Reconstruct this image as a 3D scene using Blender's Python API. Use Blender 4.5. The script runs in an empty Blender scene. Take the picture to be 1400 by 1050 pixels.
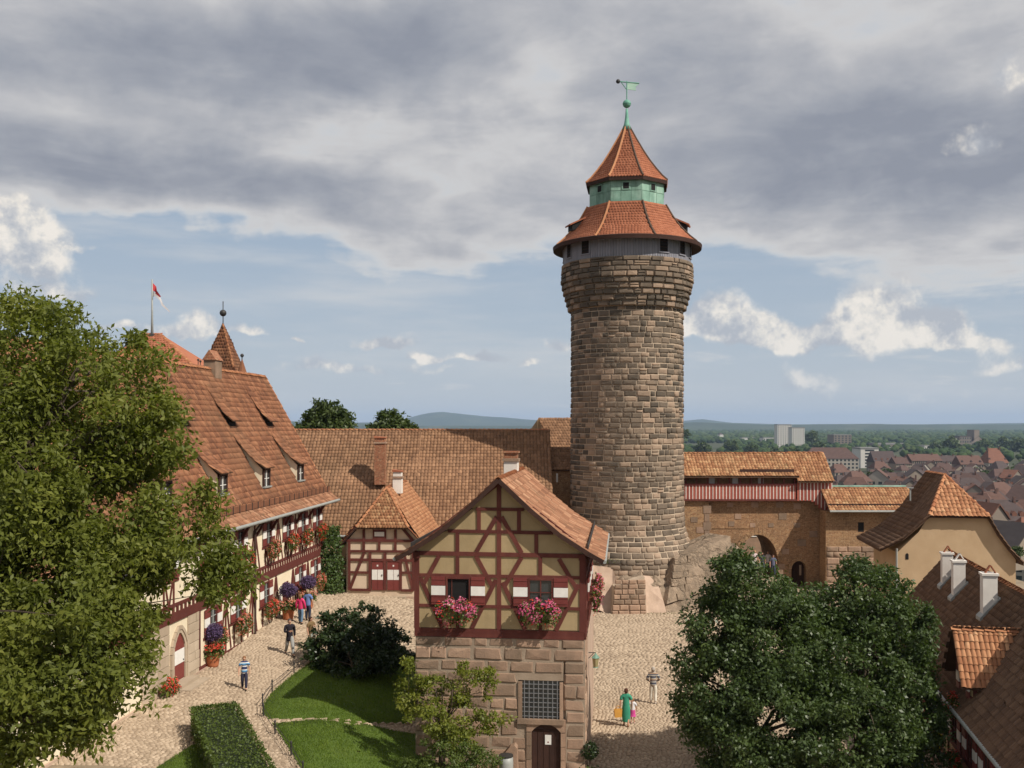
import bpy, math, random
import numpy as np
from mathutils import Vector, Matrix, noise as mnoise
random.seed(7); RNG = np.random.default_rng(7)
SC = bpy.context.scene
COL = SC.collection
PI = math.pi
R = math.radians
# ------------------------------------------------------------------ camera
H = 13.3                      # camera height above the courtyard
F = 1361.0                    # focal length in photograph pixels (1400 wide)
HY = 583.0                    # photograph row of the horizon
cam_d = bpy.data.cameras.new('camera'); cam_d.lens = 35.0; cam_d.sensor_width = 36.0
cam_d.shift_y = (HY - 525.0) / 1400.0; cam_d.clip_start = 0.5; cam_d.clip_end = 80000
cam = bpy.data.objects.new('camera', cam_d); COL.objects.link(cam)
cam.location = (0, 0, H); cam.rotation_euler = (PI/2, 0, 0); SC.camera = cam
def at(px, py, Y):            # the point seen at a pixel at distance Y
    return Vector(((px-700)/F*Y, Y, H + (HY-py)/F*Y))
# ------------------------------------------------------------------ light
SUN_AZ, SUN_EL = R(54), R(45)             # azimuth turned from behind the camera towards the right
to_sun = Vector((math.sin(SUN_AZ)*math.cos(SUN_EL), -math.cos(SUN_AZ)*math.cos(SUN_EL), math.sin(SUN_EL)))
sun_d = bpy.data.lights.new('sun', 'SUN'); sun_d.energy = 4.6; sun_d.angle = R(0.53); sun_d.color = (1.0, 0.93, 0.82)
sun = bpy.data.objects.new('sun', sun_d); COL.objects.link(sun)
sun.rotation_euler = (-to_sun).to_track_quat('-Z', 'Y').to_euler(); sun.location = (60, -40, 90)
SC.view_settings.view_transform = 'Standard'; SC.view_settings.look = 'None'
SC.view_settings.gamma = 1.0; SC.view_settings.exposure = 0.22
SC.view_settings.use_curve_mapping = False
SC.render.engine = 'CYCLES'
SC.cycles.max_bounces = 6; SC.cycles.diffuse_bounces = 3; SC.cycles.transparent_max_bounces = 6
SC.cycles.volume_bounces = 0; SC.cycles.use_denoising = True

class NT:                      # small helper to write node expressions
    def __init__(s, tree): s.t = tree
    def n(s, typ, **kw):
        nd = s.t.nodes.new(typ)
        for k, v in kw.items(): setattr(nd, k, v)
        return nd
    def put(s, sock, v):
        if isinstance(v, bpy.types.NodeSocket): s.t.links.new(v, sock)
        elif v is not None: sock.default_value = v
    def m(s, op, a, b=None, c=None, clamp=False):
        nd = s.n('ShaderNodeMath', operation=op); nd.use_clamp = clamp
        s.put(nd.inputs[0], a)
        if b is not None: s.put(nd.inputs[1], b)
        if c is not None: s.put(nd.inputs[2], c)
        return nd.outputs[0]
    def vm(s, op, a, b=None):
        nd = s.n('ShaderNodeVectorMath', operation=op); s.put(nd.inputs[0], a)
        if b is not None: s.put(nd.inputs[3 if op == 'SCALE' else 1], b)
        return nd.outputs[0]
    def comb(s, x, y, z):
        nd = s.n('ShaderNodeCombineXYZ')
        for i, v in enumerate((x, y, z)): s.put(nd.inputs[i], v)
        return nd.outputs[0]
    def sep(s, v):
        nd = s.n('ShaderNodeSeparateXYZ'); s.put(nd.inputs[0], v); return nd.outputs
    def noise(s, vec, scale, detail=4, rough=0.55, dist=0.0, out=0):
        nd = s.n('ShaderNodeTexNoise'); s.put(nd.inputs['Vector'], vec)
        nd.inputs['Scale'].default_value = scale; nd.inputs['Detail'].default_value = detail
        nd.inputs['Roughness'].default_value = rough; nd.inputs['Distortion'].default_value = dist
        return nd.outputs[out]
    def mapr(s, v, a, b, c=0.0, d=1.0, smooth=False):
        nd = s.n('ShaderNodeMapRange'); nd.clamp = True
        if smooth: nd.interpolation_type = 'SMOOTHSTEP'
        s.put(nd.inputs[0], v)
        for i, x in enumerate((a, b, c, d)): s.put(nd.inputs[i+1], x)
        return nd.outputs[0]
    def mix(s, fac, a, b, blend='MIX'):
        nd = s.n('ShaderNodeMix', data_type='RGBA', blend_type=blend)
        s.put(nd.inputs[0], fac)
        for i, v in ((6, a), (7, b)):
            s.put(nd.inputs[i], v if isinstance(v, bpy.types.NodeSocket) else (v[0], v[1], v[2], 1.0))
        return nd.outputs[2]
    def ramp(s, fac, stops):
        nd = s.n('ShaderNodeValToRGB'); s.put(nd.inputs[0], fac)
        el = nd.color_ramp.elements
        while len(el) < len(stops): el.new(0.5)
        for e, (p, c) in zip(el, stops): e.position = p; e.color = (c[0], c[1], c[2], 1)
        return nd.outputs[0]
# ------------------------------------------------------------------ sky
def build_world():
    w = bpy.data.worlds.new('World'); SC.world = w; w.use_nodes = True
    t = w.node_tree; t.nodes.clear(); N = NT(t)
    STR = 0.1
    sky = N.n('ShaderNodeTexSky', sky_type='NISHITA'); sky.sun_disc = False
    sky.sun_elevation = SUN_EL; sky.sun_rotation = math.atan2(to_sun.x, to_sun.y)
    sky.air_density = 1.0; sky.dust_density = 2.0; sky.ozone_density = 1.5
    g = N.n('ShaderNodeTexCoord').outputs['Generated']
    x, y, z = N.sep(g)
    hz = N.m('SQRT', N.m('ADD', N.m('MULTIPLY', x, x), N.m('MULTIPLY', y, y)))
    A = N.m('ARCTAN2', x, y); E = N.m('DIVIDE', z, N.m('MAXIMUM', hz, 0.05))
    # cloud deck seen from below: project on a plane overhead
    den = N.m('ADD', N.m('MAXIMUM', z, 0.0), 0.10)
    q = N.comb(N.m('DIVIDE', x, den), N.m('DIVIDE', y, den), 0.0)
    warp = N.noise(q, 1.1, 3, 0.5, out=1)
    q2 = N.vm('ADD', q, N.vm('SCALE', N.vm('SUBTRACT', warp, (0.5, 0.5, 0.5)), 0.55))
    n1 = N.noise(q2, 0.95, 7, 0.52); n2 = N.noise(q2, 2.6, 6, 0.58); n3 = N.noise(N.vm('MULTIPLY', g, (1.0, 1.0, 1.7)), 7.5, 7, 0.6, 0.4)
    # puffy detail for the low cumulus
    w2 = N.noise(g, 9.0, 4, 0.55, out=1); w3 = N.noise(g, 34.0, 3, 0.5, out=1)
    off = N.vm('ADD', N.vm('ADD', N.vm('SCALE', N.vm('SUBTRACT', w2, (.5, .5, .5)), 0.10), N.vm('SCALE', N.vm('SUBTRACT', N.noise(g, 3.6, 3, 0.5, out=1), (.5, .5, .5)), 0.16)), N.vm('SCALE', N.vm('SUBTRACT', w3, (.5, .5, .5)), 0.03))
    ox, oy, oz = N.sep(off)
    Aw = N.m('ADD', A, ox); Ew = N.m('ADD', E, N.m('MULTIPLY', oz, 0.8))
    off2 = N.vm('ADD', N.vm('SCALE', N.vm('SUBTRACT', w2, (.5, .5, .5)), 0.05), N.vm('SCALE', N.vm('SUBTRACT', w3, (.5, .5, .5)), 0.03))
    cx2, _c, cz2 = N.sep(off2); Ac = N.m('ADD', A, cx2); Ec = N.m('ADD', E, N.m('MULTIPLY', cz2, 0.8))
    def blob(px, py, rx, ry, wt, a=Aw, e=Ew, power=1.0):
        az = math.atan((px-700)/F); el = (HY-py)/F*math.cos(az)
        da = N.m('DIVIDE', N.m('SUBTRACT', a, az), rx/F); de = N.m('DIVIDE', N.m('SUBTRACT', e, el), ry/F)
        if power != 1.0: de = N.m('MAXIMUM', de, N.m('MULTIPLY', de, -power))
        d2 = N.m('ADD', N.m('MULTIPLY', da, da), N.m('MULTIPLY', de, de))
        return N.m('MULTIPLY', N.m('EXPONENT', N.m('MULTIPLY', d2, -1.0)), wt)
    def total(vals):
        o = vals[0]
        for v in vals[1:]: o = N.m('ADD', o, v)
        return o
    # large masses of the deck
    deck = total([blob(*b) for b in (
        (430, 105, 300, 70, .58), (170, 240, 270, 55, .50), (550, 335, 170, 62, .42), (1200, 200, 300, 105, .66), (1390, 380, 130, 60, .30),
        (905, 75, 150, 90, .20), (60, 60, 220, 60, .24), (480, 205, 190, 36, -.28), (765, 95, 46, 60, -.40), (250, 365, 230, 50, -.60), (30, 165, 130, 38, -.12),
        (1330, 120, 110, 70, -.22), (730, 215, 110, 70, -.10), (860, 420, 260, 55, -.44), (1030, 395, 90, 40, -.12), (80, 300, 130, 60, -.10))])
    low = N.mapr(E, 0.10, 0.24, 0.0, 1.0, True)       # the deck ends above the horizon band
    base = N.m('ADD', N.m('MULTIPLY', N.m('SUBTRACT', n1, 0.5), 1.05), N.m('MULTIPLY', N.m('SUBTRACT', n2, 0.5), 1.05))
    d = N.m('ADD', N.m('ADD', base, deck), N.m('SUBTRACT', N.m('MULTIPLY', low, 0.62), 0.27))
    veil = N.noise(N.vm('MULTIPLY', g, (1.0, 1.0, 7.0)), 3.0, 6, 0.62)
    d = N.m('ADD', d, N.m('MULTIPLY', N.m('SUBTRACT', n3, 0.5), 0.75))
    cov = N.m('MAXIMUM', N.mapr(d, -0.16, 0.30, 0, 1, True), N.mapr(veil, 0.42, 0.80, 0.0, 0.6, True))
    tone = N.mapr(d, 0.10, 0.95)
    K = 1.0/STR
    def c(r, g_, b): return (r*K, g_*K, b*K)
    deckcol = N.ramp(tone, [(0.0, (0.62, 0.605, 0.585)), (0.20, (0.51, 0.505, 0.51)), (0.46, (0.395, 0.40, 0.425)), (0.75, (0.30, 0.315, 0.355)), (1.0, (0.24, 0.258, 0.305))])
    deckcol = N.vm('SCALE', deckcol, K)
    # hazy blue behind
    blue = N.ramp(N.mapr(E, 0.0, 0.5), [(0.0, (0.50, 0.535, 0.565)), (0.18, (0.385, 0.445, 0.515)), (0.5, (0.27, 0.35, 0.455)), (1.0, (0.18, 0.27, 0.42))])
    skyc = N.mix(0.88, sky.outputs[0], N.vm('SCALE', blue, K))
    col = N.mix(cov, skyc, deckcol)
    # cumulus near the horizon
    cl = ((25, 345, 62, 52, 1.0), (15, 300, 40, 28, .6), (70, 395, 60, 22, .7), (265, 440, 24, 22, .95), (240, 455, 40, 14, .6), (335, 452, 40, 12, .55), (405, 465, 14, 7, .8),
          (520, 472, 42, 14, .9), (578, 490, 26, 8, .7), (650, 487, 36, 13, 1.0), (400, 505, 70, 22, .55), (500, 512, 60, 16, .5), (720, 492, 24, 8, .6), (765, 470, 30, 16, .6),
          (980, 445, 40, 40, 1.0), (1035, 465, 50, 34, .85), (1180, 455, 36, 66, 1.05), (1250, 458, 48, 48, .95), (1110, 468, 60, 26, .6), (1300, 440, 26, 26, .6), (1090, 530, 60, 30, .5), (1210, 465, 70, 20, .6),
          (945, 455, 40, 24, .6), (1380, 500, 60, 26, .6), (1330, 470, 60, 16, .5), (150, 448, 40, 10, .5), (1300, 545, 90, 12, .35), (850, 530, 120, 14, .3),
          (1330, 215, 46, 40, .62), (1375, 110, 40, 50, .5), (745, 150, 30, 40, .40), (120, 330, 30, 10, .3), (610, 505, 60, 10, .35), (890, 440, 40, 14, .4))
    fc = total([blob(*b, a=Ac, e=Ec, power=2.4) for b in cl])
    fb = N.noise(g, 16.0, 6, 0.62)
    dc = N.m('ADD', fc, N.m('MULTIPLY', N.m('SUBTRACT', fb, 0.5), 1.25))
    cc = N.mapr(dc, 0.28, 0.66, 0, 1, True)
    # bright crowns, grey undersides: compare with the same field sampled a little to the upper right
    up = N.vm('ADD', g, (0.012, 0.0, 0.016))
    fb2 = N.noise(up, 16.0, 6, 0.62)
    sh = N.m('ADD', N.m('MULTIPLY', N.m('SUBTRACT', fb, fb2), 4.6), N.m('MULTIPLY', N.m('SUBTRACT', dc, 0.75), 0.16))
    cumcol = N.ramp(N.mapr(sh, -0.40, 0.42), [(0.0, (0.40, 0.42, 0.46)), (0.40, (0.54, 0.535, 0.535)), (0.75, (0.72, 0.68, 0.62)), (1.0, (0.82, 0.76, 0.68))])
    col = N.mix(N.m('MULTIPLY', cc, 0.88), col, N.vm('SCALE', cumcol, K))
    # thickening air towards the horizon
    col = N.mix(N.mapr(E, -0.02, 0.075, 0.85, 0.0, True), col, c(0.44, 0.475, 0.51))
    bg = N.n('ShaderNodeBackground'); N.put(bg.inputs[0], col); bg.inputs[1].default_value = STR
    out = N.n('ShaderNodeOutputWorld'); t.links.new(bg.outputs[0], out.inputs[0])
build_world()

# ------------------------------------------------------------------ helpers
THINGS = {}
def tag(o, label=None, cat=None, group=None, kind=None):
    if label: o['label'] = label
    if cat: o['category'] = cat
    if group: o['group'] = group
    if kind: o['kind'] = kind
    return o
def thing(name, label, cat, loc=(0, 0, 0), rotz=0.0, group=None):
    o = bpy.data.objects.new(name, None); COL.objects.link(o); o.empty_display_size = 0.3
    o.location = loc; o.rotation_euler = (0, 0, rotz)
    THINGS[o.name] = Matrix.Translation(Vector(loc)) @ Matrix.Rotation(rotz, 4, 'Z')
    return tag(o, label, cat, group)
def wmat(o):
    m = Matrix.Identity(4)
    while o is not None:
        m = (THINGS[o.name] if o.name in THINGS else o.matrix_basis) @ m; o = o.parent
    return m
class MB:
    def __init__(s): s.v = []; s.f = []; s.m = []; s.r = []
    def add(s, vs, fs, mi=0, r=None):
        b = len(s.v); s.v.extend([tuple(p) for p in vs])
        r = random.random() if r is None else r
        for f in fs: s.f.append(tuple(i+b for i in f)); s.m.append(mi); s.r.append(r)
        return s
    def box(s, x0, x1, y0, y1, z0, z1, mi=0, r=None):
        return s.add([(x0, y0, z0), (x1, y0, z0), (x1, y1, z0), (x0, y1, z0), (x0, y0, z1), (x1, y0, z1), (x1, y1, z1), (x0, y1, z1)],
              [(0, 3, 2, 1), (4, 5, 6, 7), (0, 1, 5, 4), (1, 2, 6, 5), (2, 3, 7, 6), (3, 0, 4, 7)], mi, r)
    def obox(s, c, ax, ay, az, mi=0, r=None):       # centre and three half vectors
        c, ax, ay, az = Vector(c), Vector(ax), Vector(ay), Vector(az)
        vs = [c + ax*i + ay*j + az*k for k in (-1, 1) for i, j in ((-1, -1), (1, -1), (1, 1), (-1, 1))]
        return s.add(vs, [(0, 3, 2, 1), (4, 5, 6, 7), (0, 1, 5, 4), (1, 2, 6, 5), (2, 3, 7, 6), (3, 0, 4, 7)], mi, r)
    def prism(s, poly, d, mi=0, r=None):            # polygon of 3-D points extruded by a vector
        d = Vector(d); a = [Vector(p) for p in poly]; n = len(a)
        return s.add(a + [p + d for p in a], [tuple(range(n)), tuple(range(2*n-1, n-1, -1))] + [(i, i+n, (i+1) % n + n, (i+1) % n) for i in range(n)], mi, r)
    def tube(s, pts, rad, n=8, mi=0, r=None, caps=True):
        pts = [Vector(p) for p in pts]
        if not hasattr(rad, '__len__'): rad = [rad]*len(pts)
        vs = []; fs = []; ref = None
        for i, p in enumerate(pts):
            d = (pts[min(i+1, len(pts)-1)] - pts[max(i-1, 0)]).normalized()
            if ref is None: ref = d.orthogonal().normalized()
            else: ref = (ref - d*ref.dot(d)).normalized()
            b = d.cross(ref)
            for k in range(n):
                a = 2*PI*k/n; vs.append(p + (ref*math.cos(a) + b*math.sin(a))*rad[i])
        for i in range(len(pts)-1):
            for k in range(n): fs.append((i*n+k, i*n+(k+1) % n, (i+1)*n+(k+1) % n, (i+1)*n+k))
        if caps: fs.append(tuple(range(n-1, -1, -1))); fs.append(tuple(range((len(pts)-1)*n, len(pts)*n)))
        return s.add(vs, fs, mi, r)
    def lathe(s, prof, n=24, c=(0, 0), a0=0.0, mi=0, r=None, caps=True):
        vs = []; fs = []
        for (rr, z) in prof:
            for k in range(n):
                a = a0 + 2*PI*k/n; vs.append((c[0]+rr*math.sin(a), c[1]-rr*math.cos(a), z))
        m = len(prof)
        for i in range(m-1):
            for k in range(n): fs.append((i*n+k, i*n+(k+1) % n, (i+1)*n+(k+1) % n, (i+1)*n+k))
        if caps: fs.append(tuple(range(n-1, -1, -1))); fs.append(tuple(range((m-1)*n, m*n)))
        return s.add(vs, fs, mi, r)
    def build(s, name, mat, parent=None, smooth=False):
        me = bpy.data.meshes.new(name); me.from_pydata(s.v, [], s.f)
        mats = mat if isinstance(mat, (list, tuple)) else [mat]
        for m in mats: me.materials.append(m)
        if len(mats) > 1: me.polygons.foreach_set('material_index', s.m)
        at_ = me.attributes.new('rnd', 'FLOAT', 'FACE'); at_.data.foreach_set('value', s.r)
        if smooth: me.polygons.foreach_set('use_smooth', [True]*len(s.f))
        me.update()
        o = bpy.data.objects.new(name, me); COL.objects.link(o); o.parent = parent
        return o
def np_mesh(name, V, Fq, mat, parent=None, rnd=None, smooth=False, kind=None):
    """mesh from numpy arrays, every face with the same number of corners"""
    me = bpy.data.meshes.new(name); nf, k = Fq.shape
    me.vertices.add(len(V)); me.vertices.foreach_set('co', np.ascontiguousarray(V, dtype=np.float32).ravel())
    me.loops.add(nf*k); me.loops.foreach_set('vertex_index', np.ascontiguousarray(Fq, dtype=np.int32).ravel())
    me.polygons.add(nf); me.polygons.foreach_set('loop_start', np.arange(0, nf*k, k, dtype=np.int32))
    me.update(calc_edges=True)
    for m in (mat if isinstance(mat, (list, tuple)) else [mat]): me.materials.append(m)
    if rnd is not None:
        a = me.attributes.new('rnd', 'FLOAT', 'FACE'); a.data.foreach_set('value', np.ascontiguousarray(rnd, dtype=np.float32))
    if smooth: me.polygons.foreach_set('use_smooth', np.ones(nf, dtype=bool))
    o = bpy.data.objects.new(name, me); COL.objects.link(o); o.parent = parent
    if kind: o['kind'] = kind
    return o
# ---- small pieces: unit meshes, x width, z height, -y outward; all faces quads
def stone_variants(n=7, seed=1, bev=0.10, rough=0.05, boss=0.35, bulge=1.0):
    rr = random.Random(seed); out = []
    for _ in range(n):
        def j(a): return (rr.random()-.5)*2*a
        c = [(-.5, -.5), (.5, -.5), (.5, .5), (-.5, .5)]
        V = [(x, .5, z) for x, z in c]
        V += [(x+j(rough*.4), -.5+boss, z+j(rough*.6)) for x, z in c]
        V += [(x*(1-2*bev)+j(rough), -.5+j(.12)*bulge, z*(1-2.6*bev)+j(rough)) for x, z in c]
        V += [(j(.12), -.5+(-.08+j(.06))*bulge, j(.12))]
        Fq = []
        for b in (0, 4):
            for i in range(4):
                k = (i+1) % 4; Fq.append((b+i, b+k, b+4+k, b+4+i))
        Fq += [(8, 9, 12, 12), (9, 10, 12, 12), (10, 11, 12, 12), (11, 8, 12, 12)]
        out.append((np.array(V), Fq))
    return out
def tile_variants(kind, seed=2, n=4):
    rr = random.Random(seed); out = []
    for _ in range(n):
        V = []; Fq = []
        if kind == 'pan':                       # arched tile, lower end lifted
            xs = [-.52, -.32, -.1, .1, .32, .52]; hs = [0, .62, 1.0, 1.0, .62, 0]
            for z, lift, wd in ((-.58, .40, 1.0), (.55, .0, .86)):
                for x, h in zip(xs, hs): V.append((x*wd, .5-(lift+h*.6)+rr.uniform(-.04, .04), z))
            for i in range(5): Fq.append((i, i+1, i+7, i+6))
            b = len(V)
            for x, h in zip(xs, hs): V.append((x*.93, .5-max(lift_ := .40+h*.6-.28, 0), -.575))
            for i in range(5): Fq.append((b+i, b+i+1, i+1, i))
        else:                                   # flat plain tile with a rounded tail
            zs = [-.46, -.56, -.60, -.56, -.46]; xs = [-.47, -.25, 0, .25, .47]
            for x, z in zip(xs, zs): V.append((x, -.5+rr.uniform(-.1, .1), z))
            V += [(-.47, .1, .58), (.47, .1, .58)]
            Fq += [(0, 1, 5, 5), (1, 3, 6, 5), (1, 2, 3, 3), (3, 4, 6, 6)]
            b = len(V)
            for x, z in zip(xs, zs): V.append((x, .5, z))
            for i in range(4): Fq.append((b+i, b+i+1, i+1, i))
            Fq += [(b, 0, 5, 5), (4, b+4, 6, 6)]
        out.append((np.array(V, dtype=float), Fq))
    return out
def sett_variants(n=5, seed=4):
    rr = random.Random(seed); out = []
    for _ in range(n):
        c = [(-.5, -.5), (.5, -.5), (.5, .5), (-.5, .5)]
        j = lambda a: (rr.random()-.5)*2*a
        V = [(x+j(.04), .5, z+j(.05)) for x, z in c] + [(x*.74+j(.07), -.5+j(.2), z*.70+j(.07)) for x, z in c]
        Fq = [(i, (i+1) % 4, 4+(i+1) % 4, 4+i) for i in range(4)] + [(4, 5, 6, 7)]
        out.append((np.array(V), Fq))
    return out
SHARED = {}
def var_mesh(key, i, V, Fq, mat):
    k = (key, i, mat.name)
    if k not in SHARED:
        me = bpy.data.meshes.new(key); me.from_pydata([tuple(p) for p in V], [], [tuple(dict.fromkeys(f)) for f in Fq]); me.materials.append(mat); me.update()
        SHARED[k] = me
    return SHARED[k]
def pieces(parent, name, rest_name, mat, Ms, variants, n_ind=300, vis=None, min_px=6.0):
    """Ms (n,4,4) in the parent's space. The largest in view become objects of their own, the rest one joined part."""
    Ms = np.asarray(Ms, dtype=float)
    if len(Ms) == 0: return
    W = np.array(wmat(parent)); Wm = W @ Ms
    loc = Wm[:, :3, 3]; out = -Wm[:, :3, 1]; out = out/np.linalg.norm(out, axis=1, keepdims=True)
    view = np.array([0, 0, H]) - loc; dist = np.linalg.norm(view, axis=1)
    cosv = (out*view).sum(1)/dist
    w = np.linalg.norm(Wm[:, :3, 0], axis=1); h = np.linalg.norm(Wm[:, :3, 2], axis=1)
    Y = np.maximum(loc[:, 1], 1.0); px = 700+loc[:, 0]/Y*F; py = HY-(loc[:, 2]-H)/Y*F
    score = w*h*cosv/dist**2
    ok = (cosv > 0.03) & (px > 0) & (px < 1400) & (py > 0) & (py < 1050) & (np.maximum(w, h)/dist*F > min_px)
    if vis is not None: ok &= vis(px, py)
    score = np.where(ok, score, -1); order = np.argsort(-score); ind = set(int(i) for i in order[:n_ind] if score[i] > 0)
    vi = RNG.integers(0, len(variants), len(Ms))
    Mmat = [Matrix(Ms[i].tolist()) for i in ind]
    for i, M_ in zip(ind, Mmat):
        V, Fq = variants[vi[i]]
        o = bpy.data.objects.new(name, var_mesh(name, int(vi[i]), V, Fq, mat)); COL.objects.link(o)
        o.parent = parent; o.matrix_local = M_
    rest = np.array([i for i in range(len(Ms)) if i not in ind], dtype=int)
    if len(rest) == 0: return
    VV = []; FF = []; RR = []; b = 0
    for k, (V, Fq) in enumerate(variants):
        sel = rest[vi[rest] == k]
        if len(sel) == 0: continue
        V4 = np.hstack([V, np.ones((len(V), 1))])
        P = np.einsum('nij,vj->nvi', Ms[sel], V4)[:, :, :3]
        VV.append(P.reshape(-1, 3))
        Fa = np.array(Fq)
        off = (b + np.arange(len(sel))*len(V))[:, None, None]
        FF.append((Fa[None] + off).reshape(-1, 4)); b += len(sel)*len(V)
        RR.append(np.repeat(RNG.random(len(sel)), len(Fa)))
    V = np.vstack(VV); Fq = np.vstack(FF); Rn = np.concatenate(RR)
    tri = Fq[:, 2] == Fq[:, 3]
    # quads as two triangles keep one face size
    T = np.vstack([Fq[tri][:, :3], Fq[~tri][:, [0, 1, 2]], Fq[~tri][:, [0, 2, 3]]])
    Rt = np.concatenate([Rn[tri], Rn[~tri], Rn[~tri]])
    np_mesh(rest_name, V, T, mat, parent, Rt, kind='stuff')
def pm(o, ax, ay, az):
    M_ = np.eye(4); M_[:3, 0] = ax; M_[:3, 1] = ay; M_[:3, 2] = az; M_[:3, 3] = o; return M_
STONES = stone_variants(); ASHLAR = stone_variants(7, 11, 0.009, 0.008, 0.11, .35); PAN = tile_variants('pan'); FLAT = tile_variants('flat'); SETT = sett_variants()
def inside(poly, u, v):
    c = False; n = len(poly)
    for i in range(n):
        x1, y1 = poly[i]; x2, y2 = poly[(i+1) % n]
        if (y1 > v) != (y2 > v) and u < (x2-x1)*(v-y1)/(y2-y1)+x1: c = not c
    return c
def tile_roof(parent, O, U, Vd, poly, tw, th, mat, kind='pan', n_ind=0, vis=None, name='roof_tile', thick=0.06, holes=()):
    """cover a polygon (u, v) of the plane O + u U + v V with overlapping tiles"""
    O, U, Vd = np.array(O, float), np.array(U, float), np.array(Vd, float)
    U = U/np.linalg.norm(U); Vd = Vd/np.linalg.norm(Vd); Nn = np.cross(U, Vd)
    us = [p[0] for p in poly]; vs = [p[1] for p in poly]
    Ms = []; row = 0; v = min(vs) + th*.5
    while v < max(vs)+th*.2:
        u = min(us) + tw*(.5 if (row % 2 == 0 or kind == 'pan') else 0.0)
        wob = random.uniform(-.012, .012)
        while u < max(us)+tw*.4:
            if inside(poly, min(max(u, min(us)+.01), max(us)-.01), min(max(v, min(vs)+.01), max(vs)-.01)) and not any(inside(hh, u, v) for hh in holes):
                ju, jv = random.gauss(0, tw*.03), random.gauss(0, th*.03)+wob
                a = random.gauss(0, .022); ca, sa = math.cos(a), math.sin(a)
                Ms.append(pm(O+U*(u+ju)+Vd*(v+jv)+Nn*(thick*.5+random.uniform(0, .012)), (U*ca+Vd*sa)*tw*(1.0 if kind == 'pan' else .99), -Nn*thick, (Vd*ca-U*sa)*th))
            u += tw
        v += th; row += 1
    pieces(parent, name, name+'s', mat, Ms, PAN if kind == 'pan' else FLAT, n_ind, vis)
def ridge_caps(parent, p, q, r, mat, step=.38, name='ridge_tile', n_ind=60, lift=0.02):
    p, q = np.array(p, float), np.array(q, float); L = np.linalg.norm(q-p); n = max(1, round(L/step)); d = (q-p)/L
    up = np.array([0, 0, 1.0]); side = np.cross(d, up); side /= np.linalg.norm(side); up = np.cross(side, d)
    Ms = [pm(p+d*(i+.5)*L/n+up*(lift+random.uniform(0, .015)), side*r*2*random.uniform(.95, 1.05), -up*r*1.15, d*L/n*1.05) for i in range(n)]
    # pieces want -y outward: x side, z along
    pieces(parent, name, name+'s', mat, Ms, PAN, n_ind)
# ------------------------------------------------------------------ materials
MATS = {}
def newmat(name):
    m = bpy.data.materials.new(name); m.use_nodes = True; t = m.node_tree; t.nodes.clear(); N = NT(t)
    out = N.n('ShaderNodeOutputMaterial'); b = N.n('ShaderNodeBsdfPrincipled'); t.links.new(b.outputs[0], out.inputs[0])
    MATS[name] = m
    return m, N, b, out
def piece_rand(N):
    oi = N.n('ShaderNodeObjectInfo').outputs['Random']; at_ = N.n('ShaderNodeAttribute', attribute_name='rnd').outputs['Fac']
    return N.m('FRACT', N.m('ADD', oi, at_))
def mk(name, stops, namt=.35, nscale=2.0, rough=.88, bump=.35, bscale=18.0, spec=.25, piece=1.0, big=0.0, bigscale=.25, bigcol=None, aniso=(1, 1, 1), stain=None, metal=0.0, speck=None):
    m, N, b, out = newmat(name)
    pos = N.n('ShaderNodeNewGeometry').outputs['Position']
    if aniso != (1, 1, 1): pos_a = N.vm('MULTIPLY', pos, aniso)
    else: pos_a = pos
    nz = N.mapr(N.noise(pos_a, nscale, 6, .6), .28, .72)
    if piece > 0:
        pr = piece_rand(N)
        fac = N.m('ADD', N.m('MULTIPLY', pr, 1-namt), N.m('MULTIPLY', nz, namt))
    else: fac = nz
    col = N.ramp(fac, stops)
    if bigcol is not None:
        col = N.mix(N.m('MULTIPLY', N.mapr(N.noise(pos, bigscale, 4, .6), .46, .66, 0, 1, True), big), col, bigcol)
    if stain is not None:      # streaks of dirt: (colour, amount, scale)
        st = N.mapr(N.noise(N.vm('MULTIPLY', pos, (1, 1, .22)), stain[2], 5, .65), .48, .75, 0, 1)
        col = N.mix(N.m('MULTIPLY', st, stain[1]), col, stain[0])
    if speck is not None:
        sp = N.mapr(N.noise(pos, speck[2], 3, .7), .60, .72, 0, 1)
        col = N.mix(N.m('MULTIPLY', sp, speck[1]), col, speck[0])
    N.put(b.inputs['Base Color'], col)
    b.inputs['Roughness'].default_value = rough; b.inputs['Specular IOR Level'].default_value = spec; b.inputs['Metallic'].default_value = metal
    if bump > 0:
        bn = N.n('ShaderNodeBump'); bn.inputs['Strength'].default_value = bump; bn.inputs['Distance'].default_value = .03
        N.put(bn.inputs['Height'], N.noise(pos_a, bscale, 6, .65)); N.t.links.new(bn.outputs[0], b.inputs['Normal'])
    return m
def flat(name, col, rough=.6, var=.12, spec=.3, metal=0.0, bump=.1, nscale=3.0, piece=.0, bscale=30):
    lo = tuple(c*(1-var) for c in col); hi = tuple(min(1, c*(1+var)) for c in col)
    return mk(name, [(0, lo), (1, hi)], namt=.6, nscale=nscale, rough=rough, bump=bump, bscale=bscale, spec=spec, piece=piece, metal=metal)
M_tower = mk('tower_stone', [(0, (.062, .050, .039)), (.35, (.085, .069, .053)), (.58, (.130, .102, .077)), (.76, (.22, .160, .115)), (1, (.40, .285, .205))], namt=.24, nscale=.7, bump=.8, bscale=9, big=.26, bigscale=.17, bigcol=(.38, .275, .195), speck=((.055, .045, .036), .6, 4.0))
M_mortar = mk('lime_mortar', [(0, (.36, .28, .205)), (1, (.50, .40, .30))], piece=0, nscale=1.2, bump=.5, bscale=14, stain=((.30, .225, .16), .35, .5))
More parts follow.
